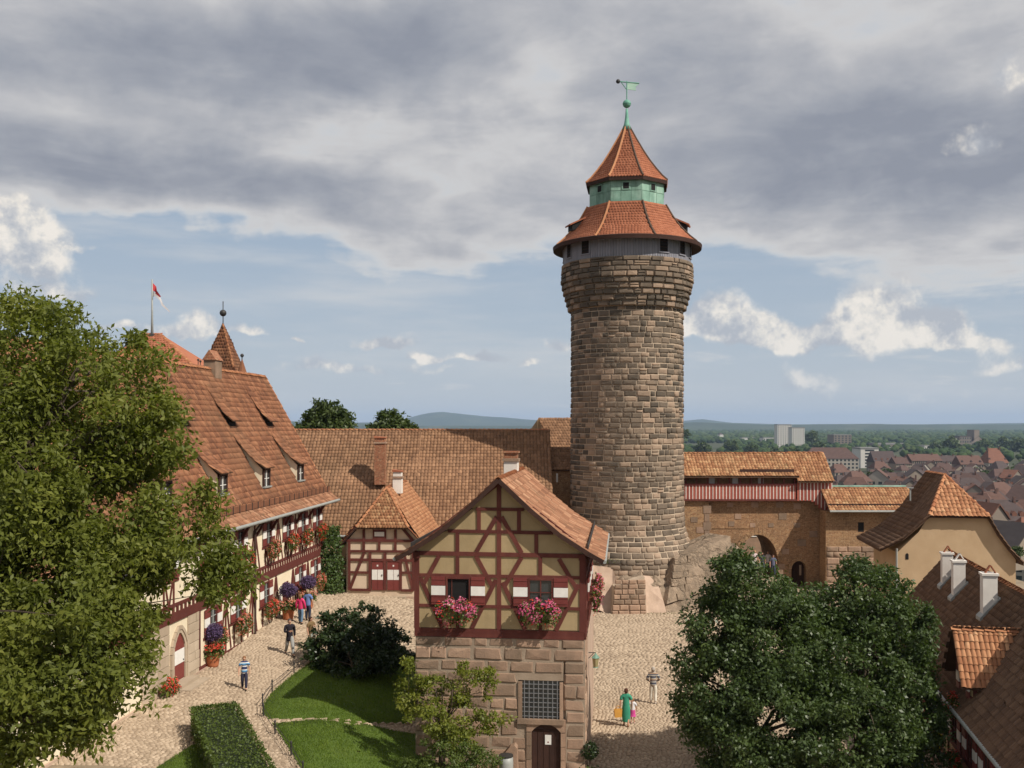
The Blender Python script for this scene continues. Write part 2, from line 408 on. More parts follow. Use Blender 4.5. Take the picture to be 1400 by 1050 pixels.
M_ashlar = mk('sandstone_ashlar', [(0, (.165, .118, .082)), (.3, (.24, .165, .115)), (.6, (.33, .215, .15)), (1, (.42, .28, .195))], namt=.42, nscale=1.6, bump=.55, bscale=14, stain=((.13, .095, .07), .55, .9), speck=((.12, .09, .07), .5, 9.0))
M_mortar_dark = mk('grey_mortar', [(0, (.24, .18, .13)), (1, (.36, .28, .21))], piece=0, nscale=1.2, bump=.5, bscale=14)
M_rock = mk('rock', [(0, (.15, .115, .085)), (.4, (.27, .20, .145)), (.75, (.37, .27, .195)), (1, (.46, .35, .26))], namt=.8, nscale=.55, bump=1.0, bscale=3.2, piece=.6, stain=((.11, .09, .06), .6, .6))
def rock_mat():
    m, N, b, out = newmat('rock_cliff')
    pos = N.n('ShaderNodeNewGeometry').outputs['Position']
    wp = N.vm('ADD', pos, N.vm('SCALE', N.vm('SUBTRACT', N.noise(pos, .9, 4, out=1), (.5, .5, .5)), 2.6))
    vo = N.n('ShaderNodeTexVoronoi', feature='DISTANCE_TO_EDGE'); N.put(vo.inputs['Vector'], N.vm('MULTIPLY', wp, (1.0, 1.0, 1.5))); vo.inputs['Scale'].default_value = .42
    vc = N.n('ShaderNodeTexVoronoi'); N.put(vc.inputs['Vector'], N.vm('MULTIPLY', wp, (1.0, 1.0, 1.5))); vc.inputs['Scale'].default_value = .42
    crack = N.mapr(vo.outputs['Distance'], .0, .03, 1.0, 0.0)
    nz = N.mapr(N.noise(pos, 1.6, 7, .68), .3, .7); tone = N.m('ADD', N.m('MULTIPLY', nz, .65), N.m('MULTIPLY', N.sep(vc.outputs['Color'])[0], .35))
    col = N.ramp(tone, [(0, (.115, .090, .066)), (.35, (.20, .152, .110)), (.7, (.30, .225, .162)), (1, (.42, .32, .24))])
    col = N.mix(N.m('MULTIPLY', crack, .45), col, (.055, .042, .03))
    col = N.mix(N.m('MULTIPLY', N.mapr(N.noise(N.vm('MULTIPLY', pos, (1, 1, .25)), 1.1, 5, .7), .5, .68), .6), col, (.10, .082, .058))
    N.put(b.inputs['Base Color'], col); b.inputs['Roughness'].default_value = .92; b.inputs['Specular IOR Level'].default_value = .2
    bn = N.n('ShaderNodeBump'); bn.inputs['Strength'].default_value = 1.0; bn.inputs['Distance'].default_value = .16
    N.put(bn.inputs['Height'], N.m('ADD', N.m('MULTIPLY', N.mapr(vo.outputs['Distance'], 0, .12), .5), N.m('ADD', N.noise(pos, 2.6, 8, .7), N.m('MULTIPLY', N.sep(vc.outputs['Color'])[1], .4)))); N.t.links.new(bn.outputs[0], b.inputs['Normal'])
    return m
M_cliff = rock_mat()
M_plaster_red = mk('worn_render', [(0, (.36, .255, .19)), (1, (.52, .385, .295))], piece=0, nscale=.8, bump=.35, bscale=10, stain=((.24, .165, .12), .6, .7))
TILE = [(0, (.115, .052, .031)), (.35, (.195, .082, .044)), (.7, (.275, .120, .062)), (1, (.39, .195, .105))]
M_tile_bright = mk('clay_tile_bright', [(0, (.235, .098, .048)), (.4, (.33, .150, .074)), (.8, (.42, .215, .112)), (1, (.50, .30, .17))], namt=.30, nscale=2.2, rough=.9, bump=.3, bscale=30, speck=((.16, .12, .06), .55, 3.0))
M_tile_lichen = mk('clay_tile_lichen', [(0, (.20, .088, .044)), (.3, (.29, .135, .068)), (.62, (.385, .195, .098)), (1, (.53, .33, .18))], namt=.30, nscale=1.5, rough=.95, bump=.5, bscale=22, speck=((.15, .115, .05), .75, 1.6), big=.30, bigscale=.5, bigcol=(.20, .13, .065))
M_tile_old = mk('clay_tile_old', TILE, namt=.35, nscale=.8, rough=.95, bump=.45, bscale=24, big=.45, bigscale=.22, bigcol=(.20, .105, .058), speck=((.11, .09, .05), .55, 2.2))
M_tile_brown = mk('clay_tile_brown', [(0, (.165, .088, .050)), (.5, (.235, .128, .072)), (1, (.33, .185, .105))], namt=.3, nscale=.6, rough=.95, bump=.4, bscale=24, big=.35, bigscale=.12, bigcol=(.165, .105, .06))
M_tile_shade = mk('clay_tile_shade', [(0, (.085, .050, .033)), (.5, (.125, .072, .045)), (1, (.175, .105, .065))], namt=.3, nscale=.9, rough=.95, bump=.4, bscale=24)  # darker tile copy, the shade of slopes turned from the sun put into it
M_tile_red = mk('clay_tile_red', [(0, (.25, .085, .045)), (.5, (.32, .115, .060)), (1, (.40, .155, .086))], namt=.4, nscale=1.2, rough=.85, bump=.3, bscale=24)
M_tile_house = mk('clay_tile_weathered', [(0, (.145, .068, .040)), (.35, (.225, .104, .058)), (.7, (.31, .152, .086)), (1, (.44, .255, .155))], namt=.22, nscale=1.6, rough=.95, bump=.5, bscale=22, speck=((.13, .10, .055), .7, 1.8), big=.35, bigscale=.6, bigcol=(.22, .125, .075))
M_ridge = mk('ridge_clay', [(0, (.26, .095, .045)), (1, (.46, .22, .11))], namt=.3, nscale=3, rough=.9, bump=.3)
M_lead = mk('dark_hip_lead', [(0, (.07, .045, .035)), (1, (.12, .075, .05))], piece=0, rough=.8)
M_under = mk('roof_underlay', [(0, (.075, .042, .027)), (1, (.11, .062, .038))], piece=0, rough=.95)
M_timber = mk('red_timber', [(0, (.075, .020, .016)), (.5, (.105, .028, .022)), (1, (.155, .048, .035))], namt=.5, nscale=3, rough=.75, bump=.4, bscale=26, aniso=(1, 1, .35))
M_timber_dark = mk('dark_timber', [(0, (.028, .014, .011)), (1, (.060, .028, .020))], namt=.5, nscale=3, rough=.8, bump=.3)
M_red = mk('red_paint', [(0, (.135, .027, .024)), (1, (.20, .046, .038))], namt=.5, nscale=4, rough=.6, bump=.2, spec=.35)
M_red_board = mk('red_board', [(0, (.25, .058, .042)), (1, (.36, .105, .075))], namt=.5, nscale=4, rough=.7, bump=.2)
M_white = mk('white_paint', [(0, (.62, .60, .56)), (1, (.78, .76, .72))], namt=.6, nscale=5, rough=.6, bump=.1, spec=.35)
M_white_old = mk('white_board', [(0, (.56, .46, .42)), (1, (.76, .68, .62))], namt=.4, nscale=4, rough=.7, bump=.2)
M_infill = mk('yellow_infill', [(0, (.31, .228, .122)), (1, (.40, .300, .170))], piece=.3, namt=.7, nscale=1.6, bump=.25, bscale=12, stain=((.22, .165, .09), .45, 1.3))
M_infill_pale = mk('pale_infill', [(0, (.52, .40, .29)), (1, (.64, .51, .385))], piece=.3, namt=.7, nscale=1.2, bump=.2, bscale=12, stain=((.38, .28, .19), .35, 1.2))
M_cream = mk('cream_render', [(0, (.66, .56, .40)), (1, (.78, .69, .53))], piece=0, nscale=1.0, bump=.2, bscale=12, stain=((.50, .41, .28), .35, 1.0))
M_ochre = mk('ochre_render', [(0, (.42, .29, .17)), (1, (.52, .375, .235))], piece=0, nscale=.6, bump=.2, bscale=10, stain=((.36, .25, .145), .45, .55))
M_white_render = mk('white_render', [(0, (.62, .57, .52)), (1, (.74, .70, .65))], piece=0, nscale=1.2, bump=.2, stain=((.42, .36, .30), .4, 1.0))
M_clad = mk('grey_cladding', [(0, (.185, .185, .215)), (1, (.265, .262, .295))], namt=.5, nscale=2, rough=.7, bump=.15)
M_copper = mk('green_copper', [(0, (.115, .215, .165)), (.5, (.21, .355, .28)), (1, (.36, .50, .42))], namt=.7, nscale=.9, rough=.6, bump=.15, stain=((.055, .085, .065), .7, 1.2))
M_copper2 = mk('green_copper_plain', [(0, (.10, .26, .20)), (1, (.17, .36, .28))], piece=0, rough=.6, bump=.1)
M_dark = flat('opening_shade', (.012, .011, .011), .9)  # near-black panels; the unlit inside of openings is put into this colour
M_glass, N_, b_, _o = newmat('window_glass')
b_.inputs['Base Color'].default_value = (.035, .042, .045, 1); b_.inputs['Roughness'].default_value = .08; b_.inputs['Specular IOR Level'].default_value = .7
bn_ = N_.n('ShaderNodeBump'); bn_.inputs['Strength'].default_value = .06; N_.put(bn_.inputs['Height'], N_.noise(N_.n('ShaderNodeNewGeometry').outputs['Position'], 5, 2)); N_.t.links.new(bn_.outputs[0], b_.inputs['Normal'])
M_iron = flat('black_iron', (.030, .028, .027), .55, spec=.4)
M_grille = flat('grey_iron', (.19, .19, .195), .55, spec=.4)
M_zinc = flat('zinc_gutter', (.28, .29, .275), .5, spec=.5)
M_brick = None
def brick_mat(name, c1, c2, mortar, scale=1.0, bw=.30, bh=.085, stain=(.10, .07, .045), st=.5):
    m, N, b, out = newmat(name)
    pos = N.n('ShaderNodeNewGeometry').outputs['Position']
    x, y, z = N.sep(pos)
    v = N.comb(N.m('ADD', x, N.m('MULTIPLY', y, .97)), z, 0.0)
    v = N.vm('ADD', v, N.vm('SCALE', N.vm('SUBTRACT', N.noise(pos, 2.5, 3, out=1), (.5, .5, .5)), .05))
    bt = N.n('ShaderNodeTexBrick'); N.put(bt.inputs['Vector'], v)
    bt.inputs['Scale'].default_value = scale; bt.inputs['Brick Width'].default_value = bw; bt.inputs['Row Height'].default_value = bh; bt.inputs['Mortar Size'].default_value = .011
    bt.inputs['Mortar Smooth'].default_value = .4; bt.inputs['Bias'].default_value = 0.0
    for k, c in (('Color1', c1), ('Color2', c2), ('Mortar', mortar)): bt.inputs[k].default_value = (*c, 1)
    col = bt.outputs[0]
    col = N.mix(N.m('MULTIPLY', N.mapr(N.noise(pos, .55, 5, .65), .42, .68), st), col, stain)
    col = N.mix(N.m('MULTIPLY', N.mapr(N.noise(pos, 5.0, 3, .75), .52, .66), .65), col, (.47, .32, .19))
    col = N.mix(N.m('MULTIPLY', N.mapr(N.noise(N.vm('ADD', pos, (3.0, 5.0, 7.0)), 6.5, 3, .75), .54, .66), .7), col, (.09, .055, .036))
    N.put(b.inputs['Base Color'], col); b.inputs['Roughness'].default_value = .92; b.inputs['Specular IOR Level'].default_value = .2
    bn = N.n('ShaderNodeBump'); bn.inputs['Strength'].default_value = .7; bn.inputs['Distance'].default_value = .03
    N.put(bn.inputs['Height'], N.m('ADD', N.m('MULTIPLY', bt.outputs[1], -1.0), N.m('MULTIPLY', N.noise(pos, 9, 5, .7), 1.4))); N.t.links.new(bn.outputs[0], b.inputs['Normal'])
    return m
M_brick = brick_mat('old_brick', (.36, .195, .098), (.25, .128, .066), (.40, .28, .175))
M_brick_y = brick_mat('old_brick_mixed', (.38, .225, .115), (.28, .150, .078), (.40, .29, .185), bw=.36, bh=.11)
M_brick_red = brick_mat('red_brick', (.36, .135, .070), (.28, .098, .050), (.32, .21, .14), st=.3)
M_sett = mk('paving_sett', [(0, (.245, .180, .125)), (.5, (.36, .275, .195)), (1, (.49, .385, .28))], namt=.35, nscale=.7, bump=.4, bscale=26, rough=.85, big=.35, bigscale=.13, bigcol=(.42, .325, .235))
M_sand = mk('joint_sand', [(0, (.17, .130, .088)), (1, (.30, .235, .165))], piece=0, nscale=1.2, bump=.4, speck=((.11, .12, .05), .5, 1.1))
M_lawn = mk('lawn_soil', [(0, (.050, .078, .012)), (1, (.085, .130, .022))], piece=0, nscale=1.4, bump=.4)
M_step = mk('step_stone', [(0, (.30, .235, .17)), (1, (.44, .355, .265))], nscale=2, bump=.3)
def leafmat(name, stops, trans=.45, rough=.5, spec=.35):
    m, N, b, out = newmat(name)
    pos = N.n('ShaderNodeNewGeometry').outputs['Position']
    at_ = N.n('ShaderNodeAttribute', attribute_name='rnd').outputs['Fac']
    fac = N.m('ADD', N.m('MULTIPLY', at_, .6), N.m('MULTIPLY', N.mapr(N.noise(pos, .9, 3), .3, .7), .4))
    col = N.ramp(fac, stops); N.put(b.inputs['Base Color'], col)
    b.inputs['Roughness'].default_value = rough; b.inputs['Specular IOR Level'].default_value = spec
    tr = N.n('ShaderNodeBsdfTranslucent'); N.put(tr.inputs[0], N.mix(1.0, col, (1.25, 1.35, .55), 'MULTIPLY'))
    mx = N.n('ShaderNodeMixShader'); mx.inputs[0].default_value = trans
    N.t.links.new(b.outputs[0], mx.inputs[1]); N.t.links.new(tr.outputs[0], mx.inputs[2]); N.t.links.new(mx.outputs[0], out.inputs[0])
    return m
M_leaf_wal = leafmat('walnut_leaf', [(0, (.070, .088, .016)), (.5, (.130, .150, .026)), (1, (.215, .222, .045))], .42, .55, .25)
M_leaf_dark = leafmat('dark_leaf', [(0, (.034, .058, .018)), (.5, (.058, .090, .026)), (1, (.105, .140, .042))], .30, .45, .4)
M_leaf_bush = leafmat('bush_leaf', [(0, (.014, .028, .009)), (.6, (.026, .046, .014)), (1, (.060, .088, .020))], .25, .4, .4)
M_leaf_lime = leafmat('lime_leaf', [(0, (.085, .110, .014)), (.5, (.160, .185, .028)), (1, (.27, .27, .055))], .45)
M_leaf_ivy = leafmat('ivy_leaf', [(0, (.030, .055, .012)), (1, (.075, .120, .026))], .3)
M_leaf_hedge = leafmat('hedge_leaf', [(0, (.040, .068, .012)), (1, (.105, .140, .026))], .3)
M_leaf_far = leafmat('far_leaf', [(0, (.030, .052, .014)), (1, (.080, .108, .026))], .25)
M_grass = leafmat('grass_blade', [(0, (.075, .125, .016)), (.5, (.120, .185, .024)), (1, (.185, .235, .042))], .4, .6, .2)
M_bark = mk('bark', [(0, (.055, .040, .028)), (1, (.13, .10, .072))], piece=0, nscale=4, bump=.8, bscale=12, aniso=(1, 1, .3))
M_pot = flat('terracotta_pot', (.40, .135, .060), .85, .2)
M_box = flat('brown_planter', (.16, .07, .035), .8)
def blossom(name, stops): return leafmat(name, stops, .35, .6, .2)
M_pink = blossom('pink_blossom', [(0, (.42, .045, .13)), (.5, (.62, .12, .26)), (.8, (.75, .32, .42)), (1, (.80, .62, .62))])
M_redb = blossom('red_blossom', [(0, (.45, .022, .018)), (.6, (.62, .075, .045)), (1, (.70, .22, .14))])
M_salmon = blossom('salmon_blossom', [(0, (.50, .10, .075)), (.5, (.66, .24, .17)), (1, (.74, .52, .45))])
M_purple = blossom('purple_blossom', [(0, (.060, .040, .10)), (1, (.17, .11, .23))])
M_flowleaf = leafmat('flower_leaf', [(0, (.040, .070, .014)), (1, (.10, .15, .03))], .3)
M_skin = flat('skin', (.50, .28, .19), .55, .06, bump=0)
HAZE_BLUE = None
# ------------------------------------------------------------------ ground
def S(t): t = min(max(t, 0.0), 1.0); return t*t*(3-2*t)
def gz(x, y): return 1.7*S((-1.5-x)/6.5) + 0.45*S((-9-x)/5) + 0.45*S((y-44)/14)*S((1-x)/5) + (0.6+1.1*S((22-x)/2))*S((y-71)/7)*S((x-12)/5)
def G(px, py):                # where the sight line of a pixel meets the courtyard
    Y = 10.0
    while Y < 140:
        x = (px-700)/F*Y; z = H+(HY-py)/F*Y
        if z <= gz(x, Y): return Vector((x, Y, gz(x, Y)))
        Y += .02
    return Vector(((px-700)/F*140, 140, 0))
def sheet(name, mat, x0, x1, y0, y1, nx, ny, fz, kind='structure'):
    xs = np.linspace(x0, x1, nx); ys = np.linspace(y0, y1, ny)
    V = np.array([(x, y, fz(x, y)) for y in ys for x in xs]); i = np.arange((ny-1)*(nx-1)); r, c = i//(nx-1), i % (nx-1); a = r*nx+c
    return np_mesh(name, V, np.stack([a, a+1, a+nx+1, a+nx], 1), mat, smooth=True, kind=kind)
CITY = -38.0
court = sheet('courtyard', M_sand, -40, 42, -6, 96, 124, 150, lambda x, y: gz(x, y)-.03)
# slopes of the castle hill, from the courtyard's edge down to the town
M_slope = mk('hill_slope', [(0, (.035, .055, .015)), (1, (.085, .10, .03))], piece=0, nscale=.2, bump=.6, bscale=2)
hb = MB(); ring = [(-40, -6), (0, -6), (42, -6), (42, 40), (42, 96), (0, 96), (-40, 96), (-40, 40)]
cx_, cy_ = 1, 45
vs_ = [(x, y, gz(x, y)-.03) for x, y in ring] + [(cx_+(x-cx_)*1.75, cy_+(y-cy_)*1.6, CITY*.75) for x, y in ring] + [(cx_+(x-cx_)*3.0, cy_+(y-cy_)*2.6, CITY-.5) for x, y in ring]
hb.add(vs_, [(b+i, b+8+i, b+8+(i+1) % 8, b+(i+1) % 8) for b in (0, 8) for i in range(8)])
tag(hb.build('castle_hill', M_slope), kind='structure')
# lawn outlines, set out on the ground
lawn_px = [(428, 903), (398, 924), (372, 946), (360, 962), (358, 976), (366, 984), (480, 991), (560, 990), (572, 975), (590, 930), (575, 912), (500, 900)]
lawn2_px = [(372, 990), (384, 1008), (398, 1032), (410, 1052), (425, 1085), (560, 1085), (640, 1075), (640, 1005), (540, 1000)]
lawn3_px = [(-60, 1035), (60, 1018), (130, 994), (190, 972), (215, 948), (160, 940), (40, 950), (-60, 960)]
hedgebed_px = [(215, 1050), (262, 1020), (330, 1010), (352, 1060), (365, 1100), (180, 1110)]
LAWNS = [[tuple(G(*p)[:2]) for p in L] for L in (lawn_px, lawn2_px, lawn3_px, hedgebed_px)]
LAB = ['lawn between the paved path and the dark bush', 'lawn beside the low fence in front of the stone house', 'lawn strip under the big walnut tree', 'grass around the clipped hedge']
for L, lab in zip(LAWNS, LAB):
    xs = [p[0] for p in L]; ys = [p[1] for p in L]; st = .35
    vs = []; fs = []; idx = {}
    # fine triangulated cap that follows the slope: fan of rings
    cxm, cym = sum(xs)/len(xs), sum(ys)/len(ys); n = len(L); dense = []
    for i in range(n):
        a, b = L[i], L[(i+1) % n]
        for k in range(4): dense.append((a[0]+(b[0]-a[0])*k/4, a[1]+(b[1]-a[1])*k/4))
    n = len(dense); mb = MB(); V = []
    for f_ in (0.02, .35, .7, 1.0):
        V += [(cxm+(x-cxm)*f_, cym+(y-cym)*f_, gz(cxm+(x-cxm)*f_, cym+(y-cym)*f_)+.03) for x, y in dense]
    V += [(x, y, gz(x, y)-.08) for x, y in dense]
    Fs = [(b*n+i, (b+1)*n+i, (b+1)*n+(i+1) % n, b*n+(i+1) % n) for b in range(4) for i in range(n)]
    mb.add(V, Fs); o = mb.build('lawn', M_lawn, smooth=True); tag(o, kind='structure')
    # blades
    area = (max(xs)-min(xs))*(max(ys)-min(ys)); pts = []
    want = int(area*620)
    P = np.stack([RNG.uniform(min(xs), max(xs), want), RNG.uniform(min(ys), max(ys), want)], 1)
    P = [p for p in P if inside(L, p[0], p[1])]
    V = np.zeros((len(P), 3, 3))
    for i, p in enumerate(P):
        z = gz(p[0], p[1])+.02; a = random.random()*PI; h = random.uniform(.04, .09); w = .014
        V[i] = ((p[0]-w*math.cos(a), p[1]-w*math.sin(a), z), (p[0]+w*math.cos(a), p[1]+w*math.sin(a), z), (p[0]+random.gauss(0, .03), p[1]+random.gauss(0, .03), z+h))
    g_ = np_mesh('grass', V.reshape(-1, 3), np.arange(len(P)*3).reshape(-1, 3), M_grass, rnd=RNG.random(len(P)), kind='stuff')
    tag(g_, 'short mown grass, ' + lab, 'grass')
# paving setts over everything in view that is not lawn
def paved(x, y):
    if any(inside(L, x, y) for L in LAWNS): return False
    c, s = math.cos(R(6.3)), math.sin(R(6.3)); dx, dy = x+.48, y-38.5
    lx, ly = dx*c-dy*s, dx*s+dy*c
    if -3.2 < lx < 3.2 and .1 < ly < 8.8: return False
    if x < -18.3+.0882*y: return False
    if x > 8.95+.213*y: return False
    return True
Ms = []; y = 33.0; row = 0
while y < 79.5:
    h = (.145 if y < 52 else .19); x = -26.0
    while x < 27:
        w = random.uniform(.14, .22) if y < 52 else random.uniform(.2, .32)
        xm = x+w/2; px = 700+xm/y*F
        wav = .09*math.sin(xm*.35+y*.12)+.02*math.sin(xm*1.1)
        yy = y+wav
        z = gz(xm, yy); py = HY-(z-H)/yy*F
        if -20 < px < 1420 and py < 1075 and paved(xm, yy) and not (px > 930 and y > 74):
            a = random.gauss(0, .05)+.035*math.cos(xm*.35+y*.12)
            Ms.append(pm((xm, yy+random.gauss(0, .008), z-.012+random.gauss(0, .006)), (w*.93*math.cos(a), w*.93*math.sin(a), 0), (0, 0, -.055), (-h*.90*math.sin(a), h*.90*math.cos(a), 0)))
        x += w
    y += h; row += 1
pieces(court, 'sett', 'setts', M_sett, Ms, SETT, 300, min_px=4, vis=lambda px, py: ((px > 340) & (px < 420)) | ((px > 810) & (px < 930)))
# ------------------------------------------------------------------ leaf and facade helpers
def leafcards(P, L, out, bias=.6, wid=.45, droop=.0, seed=0):
    """folded rhombic leaves at points P; out = preferred facing; returns verts and quads"""
    rg = np.random.default_rng(seed); n = len(P)
    N_ = rg.normal(size=(n, 3)); N_ /= np.linalg.norm(N_, axis=1, keepdims=True)
    N_ = N_*(1-bias)+out*bias; N_ /= np.linalg.norm(N_, axis=1, keepdims=True)+1e-9
    D = rg.normal(size=(n, 3)); D[:, 2] -= droop; D -= N_*(D*N_).sum(1, keepdims=True); D /= np.linalg.norm(D, axis=1, keepdims=True)+1e-9
    B = np.cross(N_, D); L = np.asarray(L)[:, None]
    V = np.stack([P, P+D*L*.5+B*L*wid*.5+N_*L*.07, P+D*L, P+D*L*.5-B*L*wid*.5+N_*L*.07], 1)
    return V.reshape(-1, 3), np.arange(n*4).reshape(-1, 4)
def fbeam(parent, fm, p, q, width, o0=-.03, o1=.035, mat=None, name='beam'):
    p, q = Vector(p), Vector(q); d = (q-p).normalized(); e = Vector((-d.y, d.x))*width/2
    poly = [p-e, q-e, q+e, p+e]; mb = MB()
    o1 += random.uniform(0, .008)
    mb.add([fm(a.x, a.y, o0) for a in poly]+[fm(a.x, a.y, o1) for a in poly], [(0, 1, 2, 3), (7, 6, 5, 4), (0, 4, 5, 1), (1, 5, 6, 2), (2, 6, 7, 3), (3, 7, 4, 0)])
    return mb.build(name, mat or M_timber, parent)
def fpoly(parent, fm, poly, o0, o1, mat, name):
    mb = MB(); n = len(poly)
    mb.add([fm(a[0], a[1], o0) for a in poly]+[fm(a[0], a[1], o1) for a in poly], [tuple(range(n)), tuple(range(2*n-1, n-1, -1))]+[(i, i+n, (i+1) % n+n, (i+1) % n) for i in range(n)])
    return mb.build(name, mat, parent)
def fbox(mb, fm, u0, u1, w0, w1, o0, o1, mi=0):
    c = [(u0, w0), (u1, w0), (u1, w1), (u0, w1)]
    mb.add([fm(a, b, o0) for a, b in c]+[fm(a, b, o1) for a, b in c], [(0, 1, 2, 3), (7, 6, 5, 4), (0, 4, 5, 1), (1, 5, 6, 2), (2, 6, 7, 3), (3, 7, 4, 0)], mi)
def fwindow(parent, fm, u, w, wd, ht, frame=None, nu=2, nw=2, opened=False, o=.03, t=.07, light=None):
    """frame with recessed panes, centred on u, lower edge w"""
    u0, u1, w1 = u-wd/2, u+wd/2, w+ht; mb = MB(); fr = frame or M_timber
    fbox(mb, fm, u0, u0+t, w, w1, -.02, o+.03); fbox(mb, fm, u1-t, u1, w, w1, -.02, o+.03)
    fbox(mb, fm, u0+t, u1-t, w, w+t, -.02, o+.028); fbox(mb, fm, u0+t, u1-t, w1-t, w1, -.02, o+.028)
    win = mb.build('window', fr, parent)
    gi = (wd-2*t)
    if opened:
        m2 = MB(); fbox(m2, fm, u0+t, u1-t, w+t, w1-t, -.02, .006); m2.build('opening', M_dark, win)
        m3 = MB(); fbox(m3, fm, u0+t+gi*.18, u0+t+gi*.21, w+t, w1-t, .006, .03); m3.build('sash', fr, win)
        return win
    bars = MB(); lt = light or fr
    for i in range(1, nu): x = u0+t+gi*i/nu; fbox(bars, fm, x-.022, x+.022, w+t, w1-t, 0, o+.012)
    gh = ht-2*t
    for j in range(1, nw): y = w+t+gh*j/nw; fbox(bars, fm, u0+t, u1-t, y-.014, y+.014, 0, o+.004)
    if nu > 1 or nw > 1: bars.build('glazing_bars', lt, win)
    for i in range(nu):
        for j in range(nw):
            m2 = MB(); x0 = u0+t+gi*i/nu+.012; x1 = u0+t+gi*(i+1)/nu-.012; y0 = w+t+gh*j/nw+.008; y1 = w+t+gh*(j+1)/nw-.008
            fbox(m2, fm, x0, x1, y0, y1, -.01, .012); m2.build('pane', M_glass, win)
    return win
def fshutter(parent, fm, u, w, wd, ht, o=.035):
    mb = MB(); fbox(mb, fm, u-wd/2, u+wd/2, w, w+ht, o, o+.045)
    for k in (.10, .30, .70, .90): fbox(mb, fm, u-wd/2, u+wd/2, w+ht*k-.018, w+ht*k+.018, o+.045, o+.06)
    s_ = mb.build('shutter', M_red, parent)
    m2 = MB(); fbox(m2, fm, u-wd/2-.003, u+wd/2+.003, w+ht*.335, w+ht*.665, o-.002, o+.055); m2.build('white_band', M_white, s_)
    return s_
def flower_box(label, c, along, out, length=1.2, big=.45, mat=None, mat2=None, group=None, droop=.45, dens=1.0, name='flower_box'):
    """planter hung on a wall with trailing leaves and blossoms; c = middle of the box top, world space"""
    c = Vector(c); al = Vector(along).normalized(); ou = Vector(out).normalized(); up = Vector((0, 0, 1))
    t = thing(name, label, 'flower box', c, 0, group)
    mb = MB(); mb.obox(ou*.14-up*.10, al*length/2, ou*.10, up*.10); mb.build('planter', M_box, t)
    rg = np.random.default_rng(abs(hash(label)) % 99999 if False else sum(map(ord, label)))
    A, O_, Uv = np.array(al), np.array(ou), np.array(up)
    def cloud(n, shell):
        u = rg.uniform(-1, 1, n); th = rg.uniform(-.9, PI+.5, n); rr = rg.uniform(.45, 1, n)**.5 if not shell else rg.uniform(.85, 1.06, n)
        taper = np.sqrt(np.clip(1-np.abs(u)**3, .08, 1)); lump = 1+.25*np.sin(u*9+rg.uniform(0, 6))+rg.normal(0, .08, n)
        a = np.cos(th)*rr*big*.75*taper*lump; b = np.sin(th)*rr*big*.5*taper*lump
        P = A*(u*(length/2+.18))[:, None] + O_*(.16+np.abs(b)+.05)[:, None]*1.0 + Uv*(a*1.0-droop*.35*rr)[:, None]
        nn = O_*(np.abs(np.sin(th)))[:, None]+Uv*np.cos(th)[:, None]; return P, nn
    n = int(420*dens*length); P, nn = cloud(n, False); V, Q = leafcards(P, rg.uniform(.06, .12, n), nn, .4, .8, .3, 3)
    np_mesh('foliage', V, Q, M_flowleaf, t, rg.random(n))
    n = int(520*dens*length); P, nn = cloud(n, True); k = 26; cen = rg.integers(0, n, k)
    near = np.min(np.linalg.norm(P[:, None]-P[cen][None], axis=2), axis=1); sel = near < big*.26
    P, nn = P[sel], nn[sel]; n = len(P); V, Q = leafcards(P+nn*.02, rg.uniform(.05, .095, n), nn, .72, 1.0, 0, 5)
    np_mesh('blossoms', V, Q, mat or M_pink, t, rg.random(n))
    if mat2:
        P, nn = cloud(int(90*length), True); V, Q = leafcards(P+nn*.03, rg.uniform(.05, .09, len(P)), nn, .7, 1.0, 0, 8); np_mesh('blossoms', V, Q, mat2, t, rg.random(len(P)))
    return t
# ------------------------------------------------------------------ round tower
def ring_pieces(r_of_z, rows, wmin, wmax, depth, c=(0, 0), proud=.0, a_lo=-PI, a_hi=PI):
    Ms = []
    for z0, z1 in rows:
        zm = (z0+z1)/2; r = r_of_z(zm); sl = (r_of_z(z1)-r_of_z(z0))/(z1-z0)
        a = a_lo+random.uniform(0, .1)
        while a < a_hi:
            w = random.uniform(wmin, wmax); da = w/r; th = a+da/2
            o = np.array([math.sin(th), -math.cos(th), 0]); t_ = np.array([math.cos(th), math.sin(th), 0])
            zz = np.array([0, 0, 1.0])+o*sl; g = .05
            if random.random() < .10 and w > .5: parts_ = ((.0, .5), (.5, 1.0))
            else: parts_ = ((0., 1.),)
            for lo, hi in parts_:
                hh = (z1-z0)*(hi-lo)-g; zc = z0+(z1-z0)*(lo+hi)/2
                Ms.append(pm(np.array([c[0], c[1], zc])+o*(r_of_z(zc)+proud+random.uniform(-.025, .03)), t_*(w-g*random.uniform(.7, 1.5)), -o*depth, zz*hh*random.uniform(.93, 1.0)))
            a += da
    return Ms
YT = 78.0; KT = YT/F; XT = (857-700)*KT
def tz(py): return H+(HY-py)*KT
tower = thing('round_tower', 'tall round sandstone castle tower with stepped red roof and green weathervane', 'tower', (XT, YT, 0))
R0 = 75.5*KT
def tr(z):
    prof = [(-1, 6.0), (tz(757), 5.35), (tz(740), 4.86), (tz(720), 4.46), (tz(700), R0*1.015), (tz(600), R0), (40, R0*.985)]
    for (za, ra), (zb, rb) in zip(prof, prof[1:]):
        if z <= zb: return ra+(rb-ra)*max(0, (z-za)/(zb-za))
    return R0
ZC0, ZC1, ZC2 = tz(427), tz(383), tz(364)
mb = MB(); mb.lathe([(tr(z)+.015, z) for z in np.linspace(-.5, ZC0, 40)], 72); mb.build('shaft', M_mortar, tower, True)
rows = []; z = 0.2
while z < ZC0-.1:
    h = random.uniform(.33, .46); z1 = min(z+h, ZC0); rows.append((z, z1)); z = z1
Ms = ring_pieces(tr, rows, .38, 1.05, .13)
